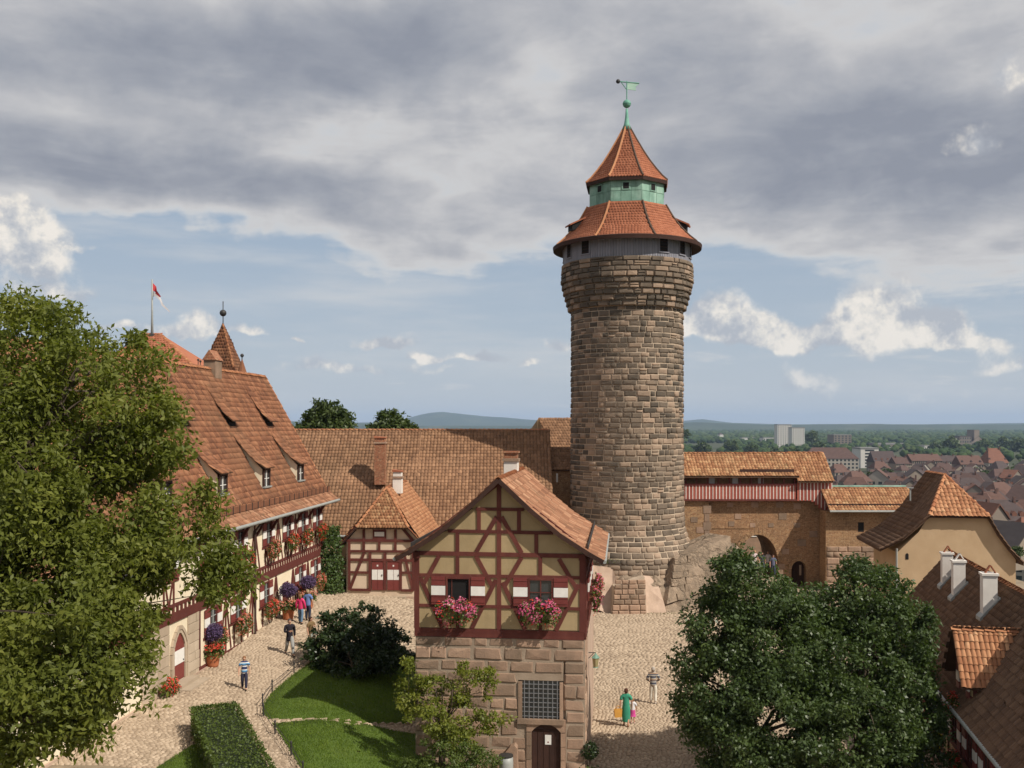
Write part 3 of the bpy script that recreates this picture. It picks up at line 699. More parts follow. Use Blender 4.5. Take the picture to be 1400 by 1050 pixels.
pieces(tower, 'stone', 'stones', M_tower, Ms, STONES, 300, vis=lambda px, py: (py < 740) & (px > 775))
# corbelled rings under the parapet
def cr(z): return R0+.05+(5.02-R0)*min(1, max(0, (z-ZC0)/(ZC1-ZC0)))**.85
nr = 6; prof = []
for i in range(nr):
    za = ZC0+(ZC1-ZC0)*i/nr; zb = ZC0+(ZC1-ZC0)*(i+1)/nr; r = cr(zb)
    for t_ in np.linspace(0, 1, 6)[:-1]: prof.append((cr(za)-.02+(r-cr(za))*math.sin(t_*PI/2)*1.0+.10*math.sin(t_*PI), za+(zb-za)*t_))
prof += [(5.04, ZC1), (5.04, ZC2)]
mb = MB(); mb.lathe([(r-.07, z) for r, z in prof], 72); mb.build('parapet', M_mortar, tower, True)
rr = []
for i in range(nr): za = ZC0+(ZC1-ZC0)*i/nr; rr.append((za+.01, ZC0+(ZC1-ZC0)*(i+1)/nr-.01))
pieces(tower, 'corbel_stone', 'corbel_stones', M_tower, ring_pieces(lambda z: cr(ZC0+(ZC1-ZC0)*(math.floor((z-ZC0)/(ZC1-ZC0)*nr)+.75)/nr)+.02, rr, .55, 1.15, .2), stone_variants(6, 21, .07, .02, .5), 90)
h3 = (ZC2-ZC1)/3
pieces(tower, 'parapet_stone', 'parapet_stones', M_tower, ring_pieces(lambda z: 5.06, [(ZC1+h3*i, ZC1+h3*(i+1)) for i in range(3)], .5, 1.2, .13), STONES, 70)
# clad storey with openings
RC = 86*KT; ZD1 = tz(331)
mb = MB(); mb.lathe([(RC-.03, ZC2-.1), (RC-.03, ZD1)], 64); mb.build('clad_storey', M_clad, tower, True)
Ms = []
nb = 150
for i in range(nb):
    th = 2*PI*i/nb; o = np.array([math.sin(th), -math.cos(th), 0]); t_ = np.array([math.cos(th), math.sin(th), 0])
    Ms.append(pm(np.array([0, 0, (ZC2+ZD1)/2-.02])+o*(RC-.005), t_*2*PI*RC/nb*.9, -o*.035, np.array([0, 0, ZD1-ZC2-.05])))
pieces(tower, 'board', 'boards', M_clad, Ms, ASHLAR, 0)
for deg in (-69, -45, -20+46.6, 50, 70, 100, 130, 160, -100, -130):
    th = R(deg); o = Vector((math.sin(th), -math.cos(th), 0)); t_ = Vector((math.cos(th), math.sin(th), 0)); zc = tz(347)
    fm = lambda u, w, k, o=o, t_=t_: o*(RC+k)+t_*u+Vector((0, 0, w))
    mb = MB()
    fbox(mb, fm, -.44, -.36, zc-.62, zc+.62, -.03, .06); fbox(mb, fm, .36, .44, zc-.62, zc+.62, -.03, .06)
    fbox(mb, fm, -.47, .47, zc-.68, zc-.60, -.03, .09); fbox(mb, fm, -.44, .44, zc+.56, zc+.63, -.03, .06)
    w_ = mb.build('window', M_clad, tower); m2 = MB(); fbox(m2, fm, -.36, .36, zc-.6, zc+.56, -.02, .025); m2.build('opening', M_dark, w_)
    for k in range(5):
        m3 = MB(); z0 = zc-.5+k*.22; fbox(m3, fm, -.36, .36, z0, z0+.04, .025, .05); m3.build('louvre', M_timber_dark, w_)
# roofs: 8 sides, vertices turned by -30.3 degrees
A8 = R(-30.3)
def oct_roof(prof, name, mat, round_low=0.0, tw=.22, th=.26):
    """prof (radius, z) from the eave up; tiled side by side"""
    o = None; mb = MB(); nseg = 6
    def pt(r, z, side, f, lowness):
        a0, a1 = A8+side*PI/4, A8+(side+1)*PI/4
        x = math.sin(a0)*(1-f)+math.sin(a1)*f; y = -(math.cos(a0)*(1-f)+math.cos(a1)*f)
        l = math.hypot(x, y); k = 1+(1/l*.985-1)*lowness*round_low
        return Vector((x*r*k, y*r*k, z))
    n = len(prof)
    for s in range(8):
        for i in range(n-1):
            lo0 = 1-i/(n-1); lo1 = 1-(i+1)/(n-1)
            for j in range(nseg):
                q = [pt(*prof[i], s, j/nseg, lo0), pt(*prof[i], s, (j+1)/nseg, lo0), pt(*prof[i+1], s, (j+1)/nseg, lo1), pt(*prof[i+1], s, j/nseg, lo1)]
                mb.add(q, [(0, 1, 2, 3)])
    roof = mb.build(name, M_under, tower)
    Ms = []
    for s in range(8):
        for i in range(n-1):
            lo0 = 1-i/(n-1); lo1 = 1-(i+1)/(n-1)
            L = math.hypot(prof[i+1][0]-prof[i][0], prof[i+1][1]-prof[i][1]); m = max(1, round(L/th))
            for k in range(m):
                f = (k+.5)/m; lw = lo0+(lo1-lo0)*f; r = prof[i][0]+(prof[i+1][0]-prof[i][0])*f; z = prof[i][1]+(prof[i+1][1]-prof[i][1])*f
                wside = 2*r*math.sin(PI/8); c = max(1, round(wside/tw))
                for j in range(c):
                    fj = (j+.5)/c + (.25/c if k % 2 else -.25/c)
                    if not 0.02 < fj < .98: continue
                    p = pt(r, z, s, fj, lw); up = (pt(prof[i+1][0], prof[i+1][1], s, fj, lo1)-pt(prof[i][0], prof[i][1], s, fj, lo0)).normalized()
                    t_ = (pt(r, z, s, min(1, fj+.04), lw)-pt(r, z, s, max(0, fj-.04), lw)).normalized(); nn = t_.cross(up)
                    Ms.append(pm(np.array(p+nn*(.02+random.uniform(0, .008))), np.array(t_)*wside/c*.98, -np.array(nn)*.05, np.array(up)*L/m*1.02))
    pieces(tower, 'roof_tile', 'roof_tiles', mat, Ms, FLAT, 0)
    for s in range(8):
        pts = [pt(r*1.005, z+.05, s, 0, 1-i/(n-1)) for i, (r, z) in enumerate(prof)]
        m2 = MB(); m2.tube(pts, .085, 6); m2.build('hip_tile', M_ridge if s in (0, 7, 6) else M_lead, tower)
    return pt
oct_roof([(101*KT, tz(340)), (90*KT, tz(331)), (78*KT, tz(319)), (66*KT, tz(303)), (56.5*KT, tz(287))], 'lower_roof', M_tile_red, 1.0)
mb = MB(); mb.lathe([(RC*.98, tz(340)), (100.5*KT, tz(344)), (101.2*KT, tz(339)), (RC*.98, tz(333))], 64); mb.build('eave_board', M_timber_dark, tower, False)
# copper drum
RD = 53.3*KT; mb = MB()
mb.lathe([(RD, tz(290)), (RD, tz(255))], 8, a0=A8); drum = mb.build('copper_drum', M_copper, tower)
for s in range(8):
    a0, a1 = A8+s*PI/4, A8+(s+1)*PI/4
    p0 = Vector((math.sin(a0), -math.cos(a0), 0))*RD; p1 = Vector((math.sin(a1), -math.cos(a1), 0))*RD; t_ = (p1-p0).normalized(); o = Vector((t_.y, -t_.x, 0)); Ls = (p1-p0).length
    fm = lambda u, w, k, p0=p0, t_=t_, o=o: p0+t_*u+o*k+Vector((0, 0, w))
    for k in range(3):
        for j in range(2):
            m2 = MB(); fbox(m2, fm, Ls*k/3+.02, Ls*(k+1)/3-.02, tz(286)+(tz(258)-tz(286))*j/2+.02, tz(286)+(tz(258)-tz(286))*(j+1)/2-.02, -.02, .02+.008*random.random()); m2.build('copper_sheet', M_copper, drum)
    m2 = MB(); fbox(m2, fm, Ls/2-.30, Ls/2+.30, tz(271), tz(260), -.02, .06); w_ = m2.build('window', M_copper, tower)
    m3 = MB(); fbox(m3, fm, Ls/2-.22, Ls/2+.22, tz(269.6), tz(261.4), -.02, .068); m3.build('opening', M_dark, w_)
oct_roof([(58.5*KT, tz(254)), (51*KT, tz(247)), (42*KT, tz(236)), (33*KT, tz(224)), (24*KT, tz(210)), (14*KT, tz(193)), (3*KT, tz(173))], 'spire_roof', M_tile_red)
mb = MB(); mb.lathe([(RD*.98, tz(257)), (58.3*KT, tz(259)), (58.8*KT, tz(254)), (RD*.98, tz(250))], 8, a0=A8); mb.build('eave_board', M_timber_dark, tower)
# small roof dormers left and right of the lower roof
for sx in (-1, 1):
    t_ = MB(); a = R(75*sx); o = Vector((math.sin(a), -math.cos(a), 0)); s_ = Vector((math.cos(a), math.sin(a), 0)); r0 = 78*KT
    zc = tz(315); P = lambda k, u, w: o*(r0+k)+s_*u+Vector((0, 0, w))
    t_.add([P(.2, -.5, zc-.3), P(.2, .5, zc-.3), P(.2, .5, zc+.12), P(.2, -.5, zc+.12), P(-1.2, .5, zc+.85), P(-1.2, -.5, zc+.85), P(-.9, -.5, zc-.2), P(-.9, .5, zc-.2)],
           [(0, 1, 2, 3), (0, 3, 5, 6), (1, 7, 4, 2)]); d_ = t_.build('dormer', M_dark, tower)
    t2 = MB(); t2.obox(P(-.4, 0, zc+.48), s_*.62, o*.80-Vector((0, 0, .38)), Vector((0, 0, .05))+o*.02); t2.build('dormer_roof', M_tile_red, d_)
# finial and weathervane
mb = MB(); mb.lathe([(.42, tz(178)), (.22, tz(170)), (.13, tz(160)), (.09, tz(149))], 12); mb.build('finial', M_copper2, tower, True)
mb = MB(); rb = 5.6*KT; mb.lathe([(rb*math.sin(a)+.005, tz(142)-rb*math.cos(a)) for a in np.linspace(0, PI, 11)], 16); mb.lathe([(rb*1.04, tz(142)-.03), (rb*1.04, tz(142)+.03)], 16); mb.build('ball', M_copper2, tower, True)
mb = MB(); mb.tube([(0, 0, tz(137)), (0, 0, tz(111))], .045, 6); mb.tube([(-11*KT, 0, tz(111.5)), (17*KT, 0, tz(114))], .05, 6); mb.tube([(-8*KT, 0, tz(112)), (0, 0, tz(123))], .035, 5); mb.build('vane_rod', M_copper2, tower)
mb = MB(); mb.lathe([(.17*math.sin(a)+.003, tz(111.3)-.17*math.cos(a)) for a in np.linspace(0, PI, 7)], 10, c=(-12*KT, 0)); mb.build('vane_counterweight', M_iron, tower, True)
mb = MB(); mb.prism([(0, -.02, tz(113)), (17*KT, -.02, tz(114.5)), (12*KT, -.02, tz(119)), (12.5*KT, -.02, tz(124)), (0, -.02, tz(122))], (0, .04, 0)); mb.build('vane_flag', mk('pale_copper', [(0, (.30, .46, .38)), (1, (.42, .58, .48))], piece=0), tower)

# ------------------------------------------------------------------ rock under the tower
rock = thing('rock_outcrop', 'rough sandstone rock and retaining masonry under the round tower', 'rock', at(900, 820, 74))
RL = wmat(rock).inverted()
def rp(px, py, Y): return RL @ at(px, py, Y)
def chunk(name, pts_front, dy, mat, sub=3, amp=.16, seed=0):
    """faceted block: outline in the picture with its own distance for every corner, pushed back by dy"""
    import bmesh
    bm = bmesh.new(); a = [bm.verts.new(rp(*p)) for p in pts_front]; b = [bm.verts.new(rp(*p)+Vector((0, dy, .25*dy*.2))) for p in pts_front]; n = len(a)
    bm.faces.new(a); bm.faces.new(b[::-1])
    for i in range(n): bm.faces.new((a[(i+1) % n], a[i], b[i], b[(i+1) % n]))
    bmesh.ops.triangulate(bm, faces=bm.faces[:]); 
    for _ in range(sub): bmesh.ops.subdivide_edges(bm, edges=[e for e in bm.edges if e.calc_length() > .55], cuts=1, use_grid_fill=True); bmesh.ops.triangulate(bm, faces=bm.faces[:])
    bm.normal_update()
    for v in bm.verts:
        q = v.co*.8+Vector((seed*7.3, 0, 0)); nv = mnoise.fractal(q, 1.0, 2.0, 4); v.co += Vector((mnoise.noise(q+Vector((9, 0, 0))), nv*1.1, mnoise.noise(q*1.7)*.8))*amp*1.5 + v.normal*(mnoise.ridged_multi_fractal(q*1.3, .9, 2.1, 4, 1.0, 2.0)-1.2)*amp*.55
    me = bpy.data.meshes.new(name); bm.to_mesh(me); bm.free(); me.materials.append(mat)
    o = bpy.data.objects.new(name, me); COL.objects.link(o); o.parent = rock; return o
chunk('boulder', [(826, 850, 72.5), (905, 842, 72), (1010, 815, 76), (1010, 748, 78.5), (985, 738, 79), (930, 742, 77), (880, 752, 74.5), (830, 772, 74)], 6, M_cliff, 4, .22, 1)
chunk('boulder', [(838, 800, 72.2), (880, 796, 71.6), (876, 770, 73), (858, 764, 73.5), (842, 772, 73.3)], 3, M_cliff, 3, .25, 2)
chunk('boulder', [(905, 838, 71.6), (942, 830, 72.0), (990, 800, 73.8), (1000, 770, 75.2), (988, 745, 77.5), (950, 752, 76.0), (918, 768, 74.0), (900, 800, 72.3)], 3, M_cliff, 4, .16, 3)
chunk('boulder', [(880, 806, 71.8), (905, 800, 72.2), (922, 775, 73.6), (900, 760, 74.2), (872, 768, 73.4)], 2.5, M_cliff, 3, .22, 4)
chunk('boulder', [(900, 843, 71.0), (935, 838, 71.3), (930, 822, 71.9), (905, 826, 71.6)], 1.5, M_cliff, 3, .14, 5)
chunk('boulder', [(935, 836, 71.6), (965, 826, 72.3), (960, 815, 72.9), (938, 822, 72.2)], 1.5, M_cliff, 3, .14, 6)
chunk('rendered_wall', [(806, 830, 71.2), (836, 842, 71.0), (846, 800, 71.8), (838, 776, 72.8), (806, 774, 72.8)], 2, M_plaster_red, 3, .05, 7)
chunk('rendered_buttress', [(880, 846, 70.6), (912, 842, 71.0), (907, 822, 71.4), (900, 800, 72.2), (878, 776, 73), (872, 775, 73), (880, 800, 71.8)], 1.2, M_plaster_red, 3, .05, 8)
# masonry pier: separate blocks
Ms = []
P0, P1 = rp(836, 843, 70.6), rp(884, 838, 70.7); t_ = (P1-P0); Lp = t_.length; t_ = np.array(t_/Lp); t_[2] = 0; nrm = np.array([t_[1], -t_[0], 0])
mb = MB(); back = -nrm*2.2; top = 2.55
mb.prism([P0, P1, P1+Vector((-.1, .3, top*.98)), P0+Vector((.25, .4, top*.80))], back); mb.build('pier_core', M_mortar, rock)
z = 0
while z < 2.35:
    h = random.uniform(.32, .42); u = .02+.12*z
    while u < Lp-.12:
        w = min(random.uniform(.4, .85), Lp-.02-u)
        if w > .2: Ms.append(pm(np.array(P0)+t_*(u+w/2)+np.array([0, z*.14, z+h/2])+nrm*.03, t_*(w-.04), -nrm*.14, np.array([0, .14, 1.0])*(h-.04)))
        u += w
    z += h
pieces(rock, 'stone', 'stones', M_ashlar, Ms, STONES, 60)
# flat ashlar bands of the retaining wall on the right
Ms = []
A0, A1 = rp(912, 826, 71.3), rp(1004, 800, 74.6); tv = A1-A0; Lw = tv.length; t_ = np.array(tv/Lw); t_[2] = 0; t_ /= np.linalg.norm(t_); nrm = np.array([t_[1], -t_[0], 0]); z = .1
while z < 2.9:
    h = random.uniform(.42, .56); u = .1+z*.30
    while u < Lw-.4:
        w = random.uniform(.7, 1.6)
        if random.random() > .30: Ms.append(pm(np.array(A0)+t_*(u+w/2)+np.array([0, z*.42, z+h/2])-nrm*.13+np.array([0, 0, .28*u/Lw]), t_*(w-.02), -nrm*.30, np.array([0, .42, 1.0])*(h-.02)))
        u += w
    z += h
pieces(rock, 'ashlar_stone', 'ashlar_stones', M_cliff, Ms, stone_variants(7, 31, .02, .02, .3, .8), 60)
An = Vector(nrm); lean = Vector((0, .42*3.3, 3.3)); ins_ = -An*.02
mb = MB(); mb.prism([A0+ins_, A1+ins_+Vector((0, 0, .3)), A1+ins_+lean*.98+Vector((0, 0, .3)), A0+ins_+lean*.90+Vector((.9*t_[0], .9*t_[1], 0))], -An*2.5); mb.build('retaining_wall', M_cliff, rock)
# ------------------------------------------------------------------ half-timbered house on a stone base (front)
HA = R(6.3); YH = 38.5; KH = YH/F; XH = (683-700)*KH
house = thing('half_timbered_house', 'half-timbered gable house with yellow infill standing on a tall stone base', 'house', (XH, YH, 0), -HA)
HW, HL = 3.31, 9.0
def hu(cx): return (530+cx/3.5-683)*KH
def hw(cy): return H-(600+cy/3.5-HY)*KH
ff = lambda u, w, o: Vector((u, -o, w))                    # front face
fr_ = lambda u, w, o: Vector((HW+o, u, w))                 # right face, u runs away from the front
ZS = hw(952)                                               # top of the stone storey
# core walls
mb = MB(); mb.box(-HW+.06, HW-.06, .16, HL-.06, -.3, ZS-.02); mb.build('wall', M_mortar, house)
mb = MB()
for a, b, c, d in ((-HW+.01, .72, -.3, ZS-.02), (.72, 2.47, 3.52, ZS-.02), (2.57, HW-.01, -.3, ZS-.02), (.72, 1.04, -.3, 1.8)): mb.box(a, b, -.006, .158, c, d)
mb.build('mortar', M_mortar_dark, house)
WE = hw(560)
mb = MB(); mb.prism([(-HW+.05, .06, ZS-.02), (HW-.05, .06, ZS-.02), (HW-.05, .06, WE+.1), (2.2, .06, 9.12), (0, .06, 11.0), (-2.2, .06, 9.12), (-HW+.05, .06, WE+.1)], (0, HL-.12, 0)); mb.build('upper_wall', M_infill, house)
# stones of the base, front and right side, leaving the openings free
GW = (.88, 2.33, 2.05, 3.46); DR = (1.24, 2.37, -.2, 1.86)
OPEN = [(GW[0]-.16, GW[1]+.14, GW[2]-.22, GW[3]+.06), (DR[0]-.2, DR[1]+.2, DR[2], DR[3]+.16)]
def wall_stones(fm, u0, u1, z0, z1, opens, hmin=.40, hmax=.58, wmin=.5, wmax=1.25, d=.16, proud=.0):
    Ms = []; z = z0
    ex = np.array(fm(1, 0, 0)-fm(0, 0, 0)); eo = np.array(fm(0, 0, 1)-fm(0, 0, 0))
    while z < z1-.05:
        h = min(random.uniform(hmin, hmax), z1-z)
        if z1-(z+h) < .2: h = z1-z
        segs = [(u0, u1)]
        for a, b, c, d_ in opens:
            if c < z+h-.03 and d_ > z+.03:
                ns = []
                for s0, s1 in segs:
                    if b <= s0 or a >= s1: ns.append((s0, s1)); continue
                    if a > s0+.02: ns.append((s0, a))
                    if b < s1-.02: ns.append((b, s1))
                segs = ns
        for s0, s1 in segs:
            u = s0
            while u < s1-.01:
                w = random.uniform(wmin, wmax)
                if s1-(u+w) < .3: w = s1-u
                if s1-u < w: w = s1-u
                Ms.append(pm(np.array(fm(u+w/2, z+h/2, -d/2+.03+proud+random.uniform(-.012, .018))), ex*(w-.022), -eo*d, np.array([0, 0, h-.022])))
                u += w
        z += h
    return Ms
pieces(house, 'stone', 'stones', M_ashlar, wall_stones(ff, -HW, HW, -.1, ZS, OPEN), ASHLAR, 200)
pieces(house, 'stone', 'side_stones', M_ashlar, wall_stones(lambda u, w, o: Vector((HW+o-.01, u, w)), .1, HL, -.1, ZS, []), ASHLAR, 60)
# rendered skin on the right side wall, worn
mb = MB(); mb.prism([(HW+.03, .9, 0), (HW+.03, HL, 0), (HW+.03, HL, ZS-.1), (HW+.03, 1.2, ZS-.1), (HW+.03, .8, 3.5), (HW+.03, 1.1, 2)], (.035, 0, 0)); mb.build('side_render', M_plaster_red, house)
# grille window
def frame_stone(name, u0, u1, w0, w1, o=.06): mb = MB(); fbox(mb, ff, u0, u1, w0, w1, -.1, o); return mb.build(name, M_ashlar, house)
frame_stone('jamb', GW[0]-.15, GW[0], GW[2], GW[3]); frame_stone('jamb', GW[1], GW[1]+.13, GW[2], GW[3])
frame_stone('sill', GW[0]-.18, GW[1]+.16, GW[2]-.2, GW[2]-.005, .12)
mb = MB(); fbox(mb, ff, GW[0]+.002, GW[1]-.002, GW[2]-.004, GW[3]+.05, -.06, -.045); gl = mb.build('grated_window', M_glass, house)
for i in range(8):
    mb = MB(); x = GW[0]+(GW[1]-GW[0])*(i+.5)/8; fbox(mb, ff, x-.014, x+.014, GW[2], GW[3]+.05, .012, .035); mb.build('grille_bar', M_grille, gl)
for i in range(8):
    mb = MB(); x = GW[2]+(GW[3]-GW[2])*(i+.5)/8; fbox(mb, ff, GW[0], GW[1], x-.012, x+.012, -.012, .011); mb.build('grille_bar', M_grille, gl)
# arched door
mb = MB(); n = 10; u0, u1, ws = DR[0], DR[1], 1.55
arc = [(u0+(u1-u0)*i/n, ws+(DR[3]-ws)*math.sin(PI*(i/n))**.8) for i in range(n+1)]
poly = [(u0, -.05)]+[(u1, -.05)]+arc[::-1]
dd = fpoly(house, ff, poly, -.12, -.06, M_timber_dark, 'door')
for i in range(5):
    x = u0+(u1-u0)*(i+.5)/5; mb = MB(); fbox(mb, ff, x-.1, x+.1, 0, 1.62, -.06, -.045+.004*(i % 2)); mb.build('plank', M_timber_dark, dd)
mb = MB(); fbox(mb, ff, 1.76, 2.0, 1.05, 1.42, -.045, -.03); nt = mb.build('notice', M_white, dd)
mb = MB(); fbox(mb, ff, 1.85, 1.91, 1.12, 1.17, -.03, -.028); mb.build('notice_mark', M_red, dd)
for k in range(2):        # jambs and segmental arch stones
    x = (u0-.19, u1+.002)[k]
    for j in range(3): mb = MB(); fbox(mb, ff, x, x+.188, -.05+j*.53, .46+j*.53, -.1, .05+.02*random.random()); mb.build('jamb_stone', M_ashlar, house)
fpoly(house, ff, [(u0-.19, ws)]+[(a_, b_) for a_, b_ in arc]+[(u1+.19, ws), (u1+.19, DR[3]+.17), (u0-.19, DR[3]+.17)], -.1, .055, M_ashlar, 'lintel')
# timber frame
def B(x0, y0, x1, y1, w): return fbeam(house, ff, (hu(x0), hw(y0)), (hu(x1), hw(y1)), w/3.5*KH)
FRAME = [(122, 921, 940, 926, 22), (122, 942, 940, 944, 19),
         (146, 803, 205, 803, 15), (455, 803, 600, 803, 15), (855, 805, 918, 806, 15), (270, 790, 400, 790, 12), (665, 792, 800, 792, 12),
         (146, 657, 918, 658, 16), (122, 551, 940, 555, 20), (285, 443, 793, 447, 16), (422, 336, 652, 337, 15),
         (133, 562, 133, 912, 25), (930, 566, 930, 916, 25), (533, 210, 533, 912, 21),
         (332, 452, 332, 650, 18), (731, 565, 731, 655, 18), (712, 455, 712, 547, 18), (436, 344, 436, 437, 18), (629, 344, 629, 440, 18), (333, 800, 333, 912, 16), (731, 800, 731, 914, 16),
         (243, 563, 168, 700, 20), (150, 668, 258, 908, 20), (820, 570, 900, 704, 20), (914, 690, 806, 912, 20), (422, 562, 497, 700, 20), (642, 566, 563, 700, 20), (518, 676, 402, 910, 20), (550, 686, 658, 910, 20),
         (522, 372, 424, 542, 20), (545, 372, 642, 544, 20)]
for b_ in FRAME: B(*b_)
for x in (133, 930): mb = MB(); fbox(mb, ff, hu(x)-.13, hu(x)+.13, hw(575), hw(545), .04, .12); mb.build('bracket', M_timber, house)
# plaster panels between the main timbers
vx = [122, 333, 533, 731, 940]; hy_ = [(912, 803), (803, 657), (657, 551)]
for a, b in hy_:
    for x0, x1 in zip(vx, vx[1:]):
        fpoly(house, ff, [(hu(x0)+.03, hw(a)+.02), (hu(x1)-.03, hw(a)+.02), (hu(x1)-.03, hw(b)-.02), (hu(x0)+.03, hw(b)-.02)], -.07, .0+random.uniform(-.006, .006), M_infill, 'panel')
def rk(w):   # half width of the gable at a height
    prof = [(8.27, 3.85), (8.52, 3.3), (9.12, 2.35), (10.1, 1.2), (11.2, 0.0)]
    for (a, ua), (b, ub) in zip(prof, prof[1:]):
        if w <= b: return ua+(ub-ua)*(w-a)/(b-a)
    return 0
for lo, hi, xs in ((hw(551), hw(443), [-9, hu(332), hu(533), hu(712), 9]), (hw(443), hw(336), [-9, hu(436), hu(533), hu(629), 9]), (hw(336), 10.95, [-9, hu(533), 9])):
    for x0, x1 in zip(xs, xs[1:]):
        a0, a1 = max(x0, -rk(lo)+.05), min(x1, rk(lo)-.05); b0, b1 = max(x0, -rk(hi)+.05), min(x1, rk(hi)-.05)
        if b1 < b0: b0 = b1 = min(max((b0+b1)/2, a0), a1)
        if a1-a0 > .05: fpoly(house, ff, [(a0+.03, lo+.02), (a1-.03, lo+.02), (b1-.03 if b1 > b0+.1 else b1, hi-.02), (b0+.03 if b1 > b0+.1 else b0, hi-.02)], -.07, random.uniform(-.006, .006), M_infill, 'panel')
# windows, shutters, flower boxes
for cx, op, lab in ((336, True, 'flower box of pink geraniums under the open window of the gable house'), (733, False, 'flower box of pink geraniums under the glazed window of the gable house')):
    wu = hu(cx); w0 = hw(798); ht = hw(664)-w0; wd = (397-276)/3.5*KH
    fwindow(house, ff, wu, w0, wd, ht, opened=op, nu=2, nw=2, o=.05)
    for s in (-1, 1): fshutter(house, ff, wu+s*(wd/2+.29), w0+.02, .54, ht, o=.05)
    P = wmat(house) @ Vector((wu-.04, -.06, hw(800))); nrm = wmat(house).to_3x3() @ Vector((0, -1, 0)); al = wmat(house).to_3x3() @ Vector((1, 0, 0))
    flower_box(lab, P, al, nrm, 1.25, .62, M_pink, M_redb, 'flower boxes on the gable house', .6, 1.5)
# right side storey timbers and flower box
for w in (ZS+.15, hw(803), hw(657), hw(556)): fbeam(house, fr_, (0, w), (HL, w), .16)
for u in np.linspace(.1, HL-.1, 8): fbeam(house, fr_, (u, ZS), (u, hw(556)), .17, o1=.03)
for u in (2.4, 5.6):
    fwindow(house, fr_, u, hw(798), 1.0, 1.05, o=.05)
    for s in (-1, 1): fshutter(house, fr_, u+s*.78, hw(796), .52, 1.05, .05)
for u, lab in ((2.2, 'flower box on the right side wall of the gable house, nearer one'), (5.6, 'flower box on the right side wall of the gable house, farther one')):
    P = wmat(house) @ Vector((HW+.06, u, hw(800)+.15)); flower_box(lab, P, wmat(house).to_3x3() @ Vector((0, 1, 0)), wmat(house).to_3x3() @ Vector((1, 0, 0)), 1.3, .55, M_pink, M_redb, 'flower boxes on the gable house', .5, 1.2)
# roof
PROF = [(4.0, 8.20), (3.45, 8.50), (2.35, 9.20), (1.2, 10.16), (0, 11.28)]
for sx in (-1, 1):
    pts = [(sx*u, w) for u, w in PROF]; mb = MB(); n = len(pts); y0, y1 = -.42, HL+.3
    mb.add([(u, y0, w) for u, w in pts]+[(u, y1, w) for u, w in pts]+[(u, y0, w-.13) for u, w in pts]+[(u, y1, w-.13) for u, w in pts],
           [(i, i+1, n+i+1, n+i) for i in range(n-1)]+[(2*n+i, 3*n+i, 3*n+i+1, 2*n+i+1) for i in range(n-1)]+[(i, 2*n+i, 2*n+i+1, i+1) for i in range(n-1)]+[(n+i, n+i+1, 3*n+i+1, 3*n+i) for i in range(n-1)]+[(0, n, 3*n, 2*n)])
    mb.build('roof', M_timber_dark, house)
    for (ua, wa), (ub, wb) in zip(pts, pts[1:]):
        L = math.hypot(ub-ua, wb-wa); U = Vector((0, sx, 0)); V = Vector((ub-ua, 0, wb-wa))
        # U x V must point outwards
        O = Vector((ua, y0 if sx > 0 else y1, wa))
        tile_roof(house, O, U, V, [(0, 0), (y1-y0, 0), (y1-y0, L), (0, L)], .25, L/max(1, round(L/.36)), M_tile_old if sx < 0 else M_tile_house, 'pan', 300 if sx > 0 else 20, thick=.105)
    # barge boards
    for (ua, wa), (ub, wb) in zip(pts, pts[1:]): fbeam(house, lambda u, w, o: Vector((u, -.40-o, w)), (ua, wa-.04), (ub, wb-.04), .17, 0, .05, M_timber_dark, 'barge_board')
    mb = MB(); mb.tube([(sx*4.05, y0, 8.17), (sx*4.05, y1, 8.17)], .075, 8); mb.build('gutter', M_zinc, house)
    for k in range(8):
        mb = MB(); y = y0+.3+k*1.25; mb.obox((sx*3.42, y, 8.66), (.012, 0, 0), (0, .012, 0), (0, 0, .13)); mb.build('snow_guard_bracket', M_iron, house)
    mb = MB(); mb.box(sx*3.42-.015, sx*3.42+.015, y0+.1, y1-.1, 8.62, 8.80); mb.build('snow_guard', M_iron, house)
for sx in (-1, 1):
    fbeam(house, ff, (sx*3.62, hw(556)-.02), (sx*.05, 11.1), .16, 0, .05, M_timber, 'rafter')
ridge_caps(house, (0, -.42, 11.30), (0, HL+.3, 11.30), .13, M_ridge, n_ind=30)
# chimney
mb = MB(); mb.box(-.5, .1, 5.6, 6.25, 10.6, 11.75); ch = mb.build('chimney', M_white_render, house)
mb = MB(); mb.box(-.56, .16, 5.54, 6.31, 11.75, 11.88); mb.build('chimney_cap', M_ashlar, ch)
mb = MB(); mb.box(-.48, .08, 5.62, 6.23, 11.88, 12.12); mb.box(-.55, .15, 5.56, 6.29, 12.12, 12.2); mb.build('chimney_cover', M_brick_red, ch)
# wall lantern on the right side
lan = thing('wall_lantern', 'small iron wall lantern on the right side of the gable house', 'lantern', wmat(house) @ Vector((HW+.07, 1.6, 4.0)), -HA)
mb = MB(); mb.tube([(0, 0, .28), (.28, 0, .28), (.28, 0, .2)], .018, 5); mb.tube([(0, 0, .05), (.2, 0, .26)], .014, 5); mb.build('bracket', M_iron, lan)
mb = MB(); mb.lathe([(.10, -.28), (.15, .08)], 6, c=(.28, 0)); mb.build('lantern_glass', flat('lamp_glass', (.30, .25, .13), .2), lan)
mb = MB(); mb.lathe([(.18, .08), (.06, .2), (.01, .28)], 6, c=(.28, 0)); mb.lathe([(.12, -.31), (.12, -.28)], 6, c=(.28, 0)); mb.build('lantern_cap', M_copper, lan)
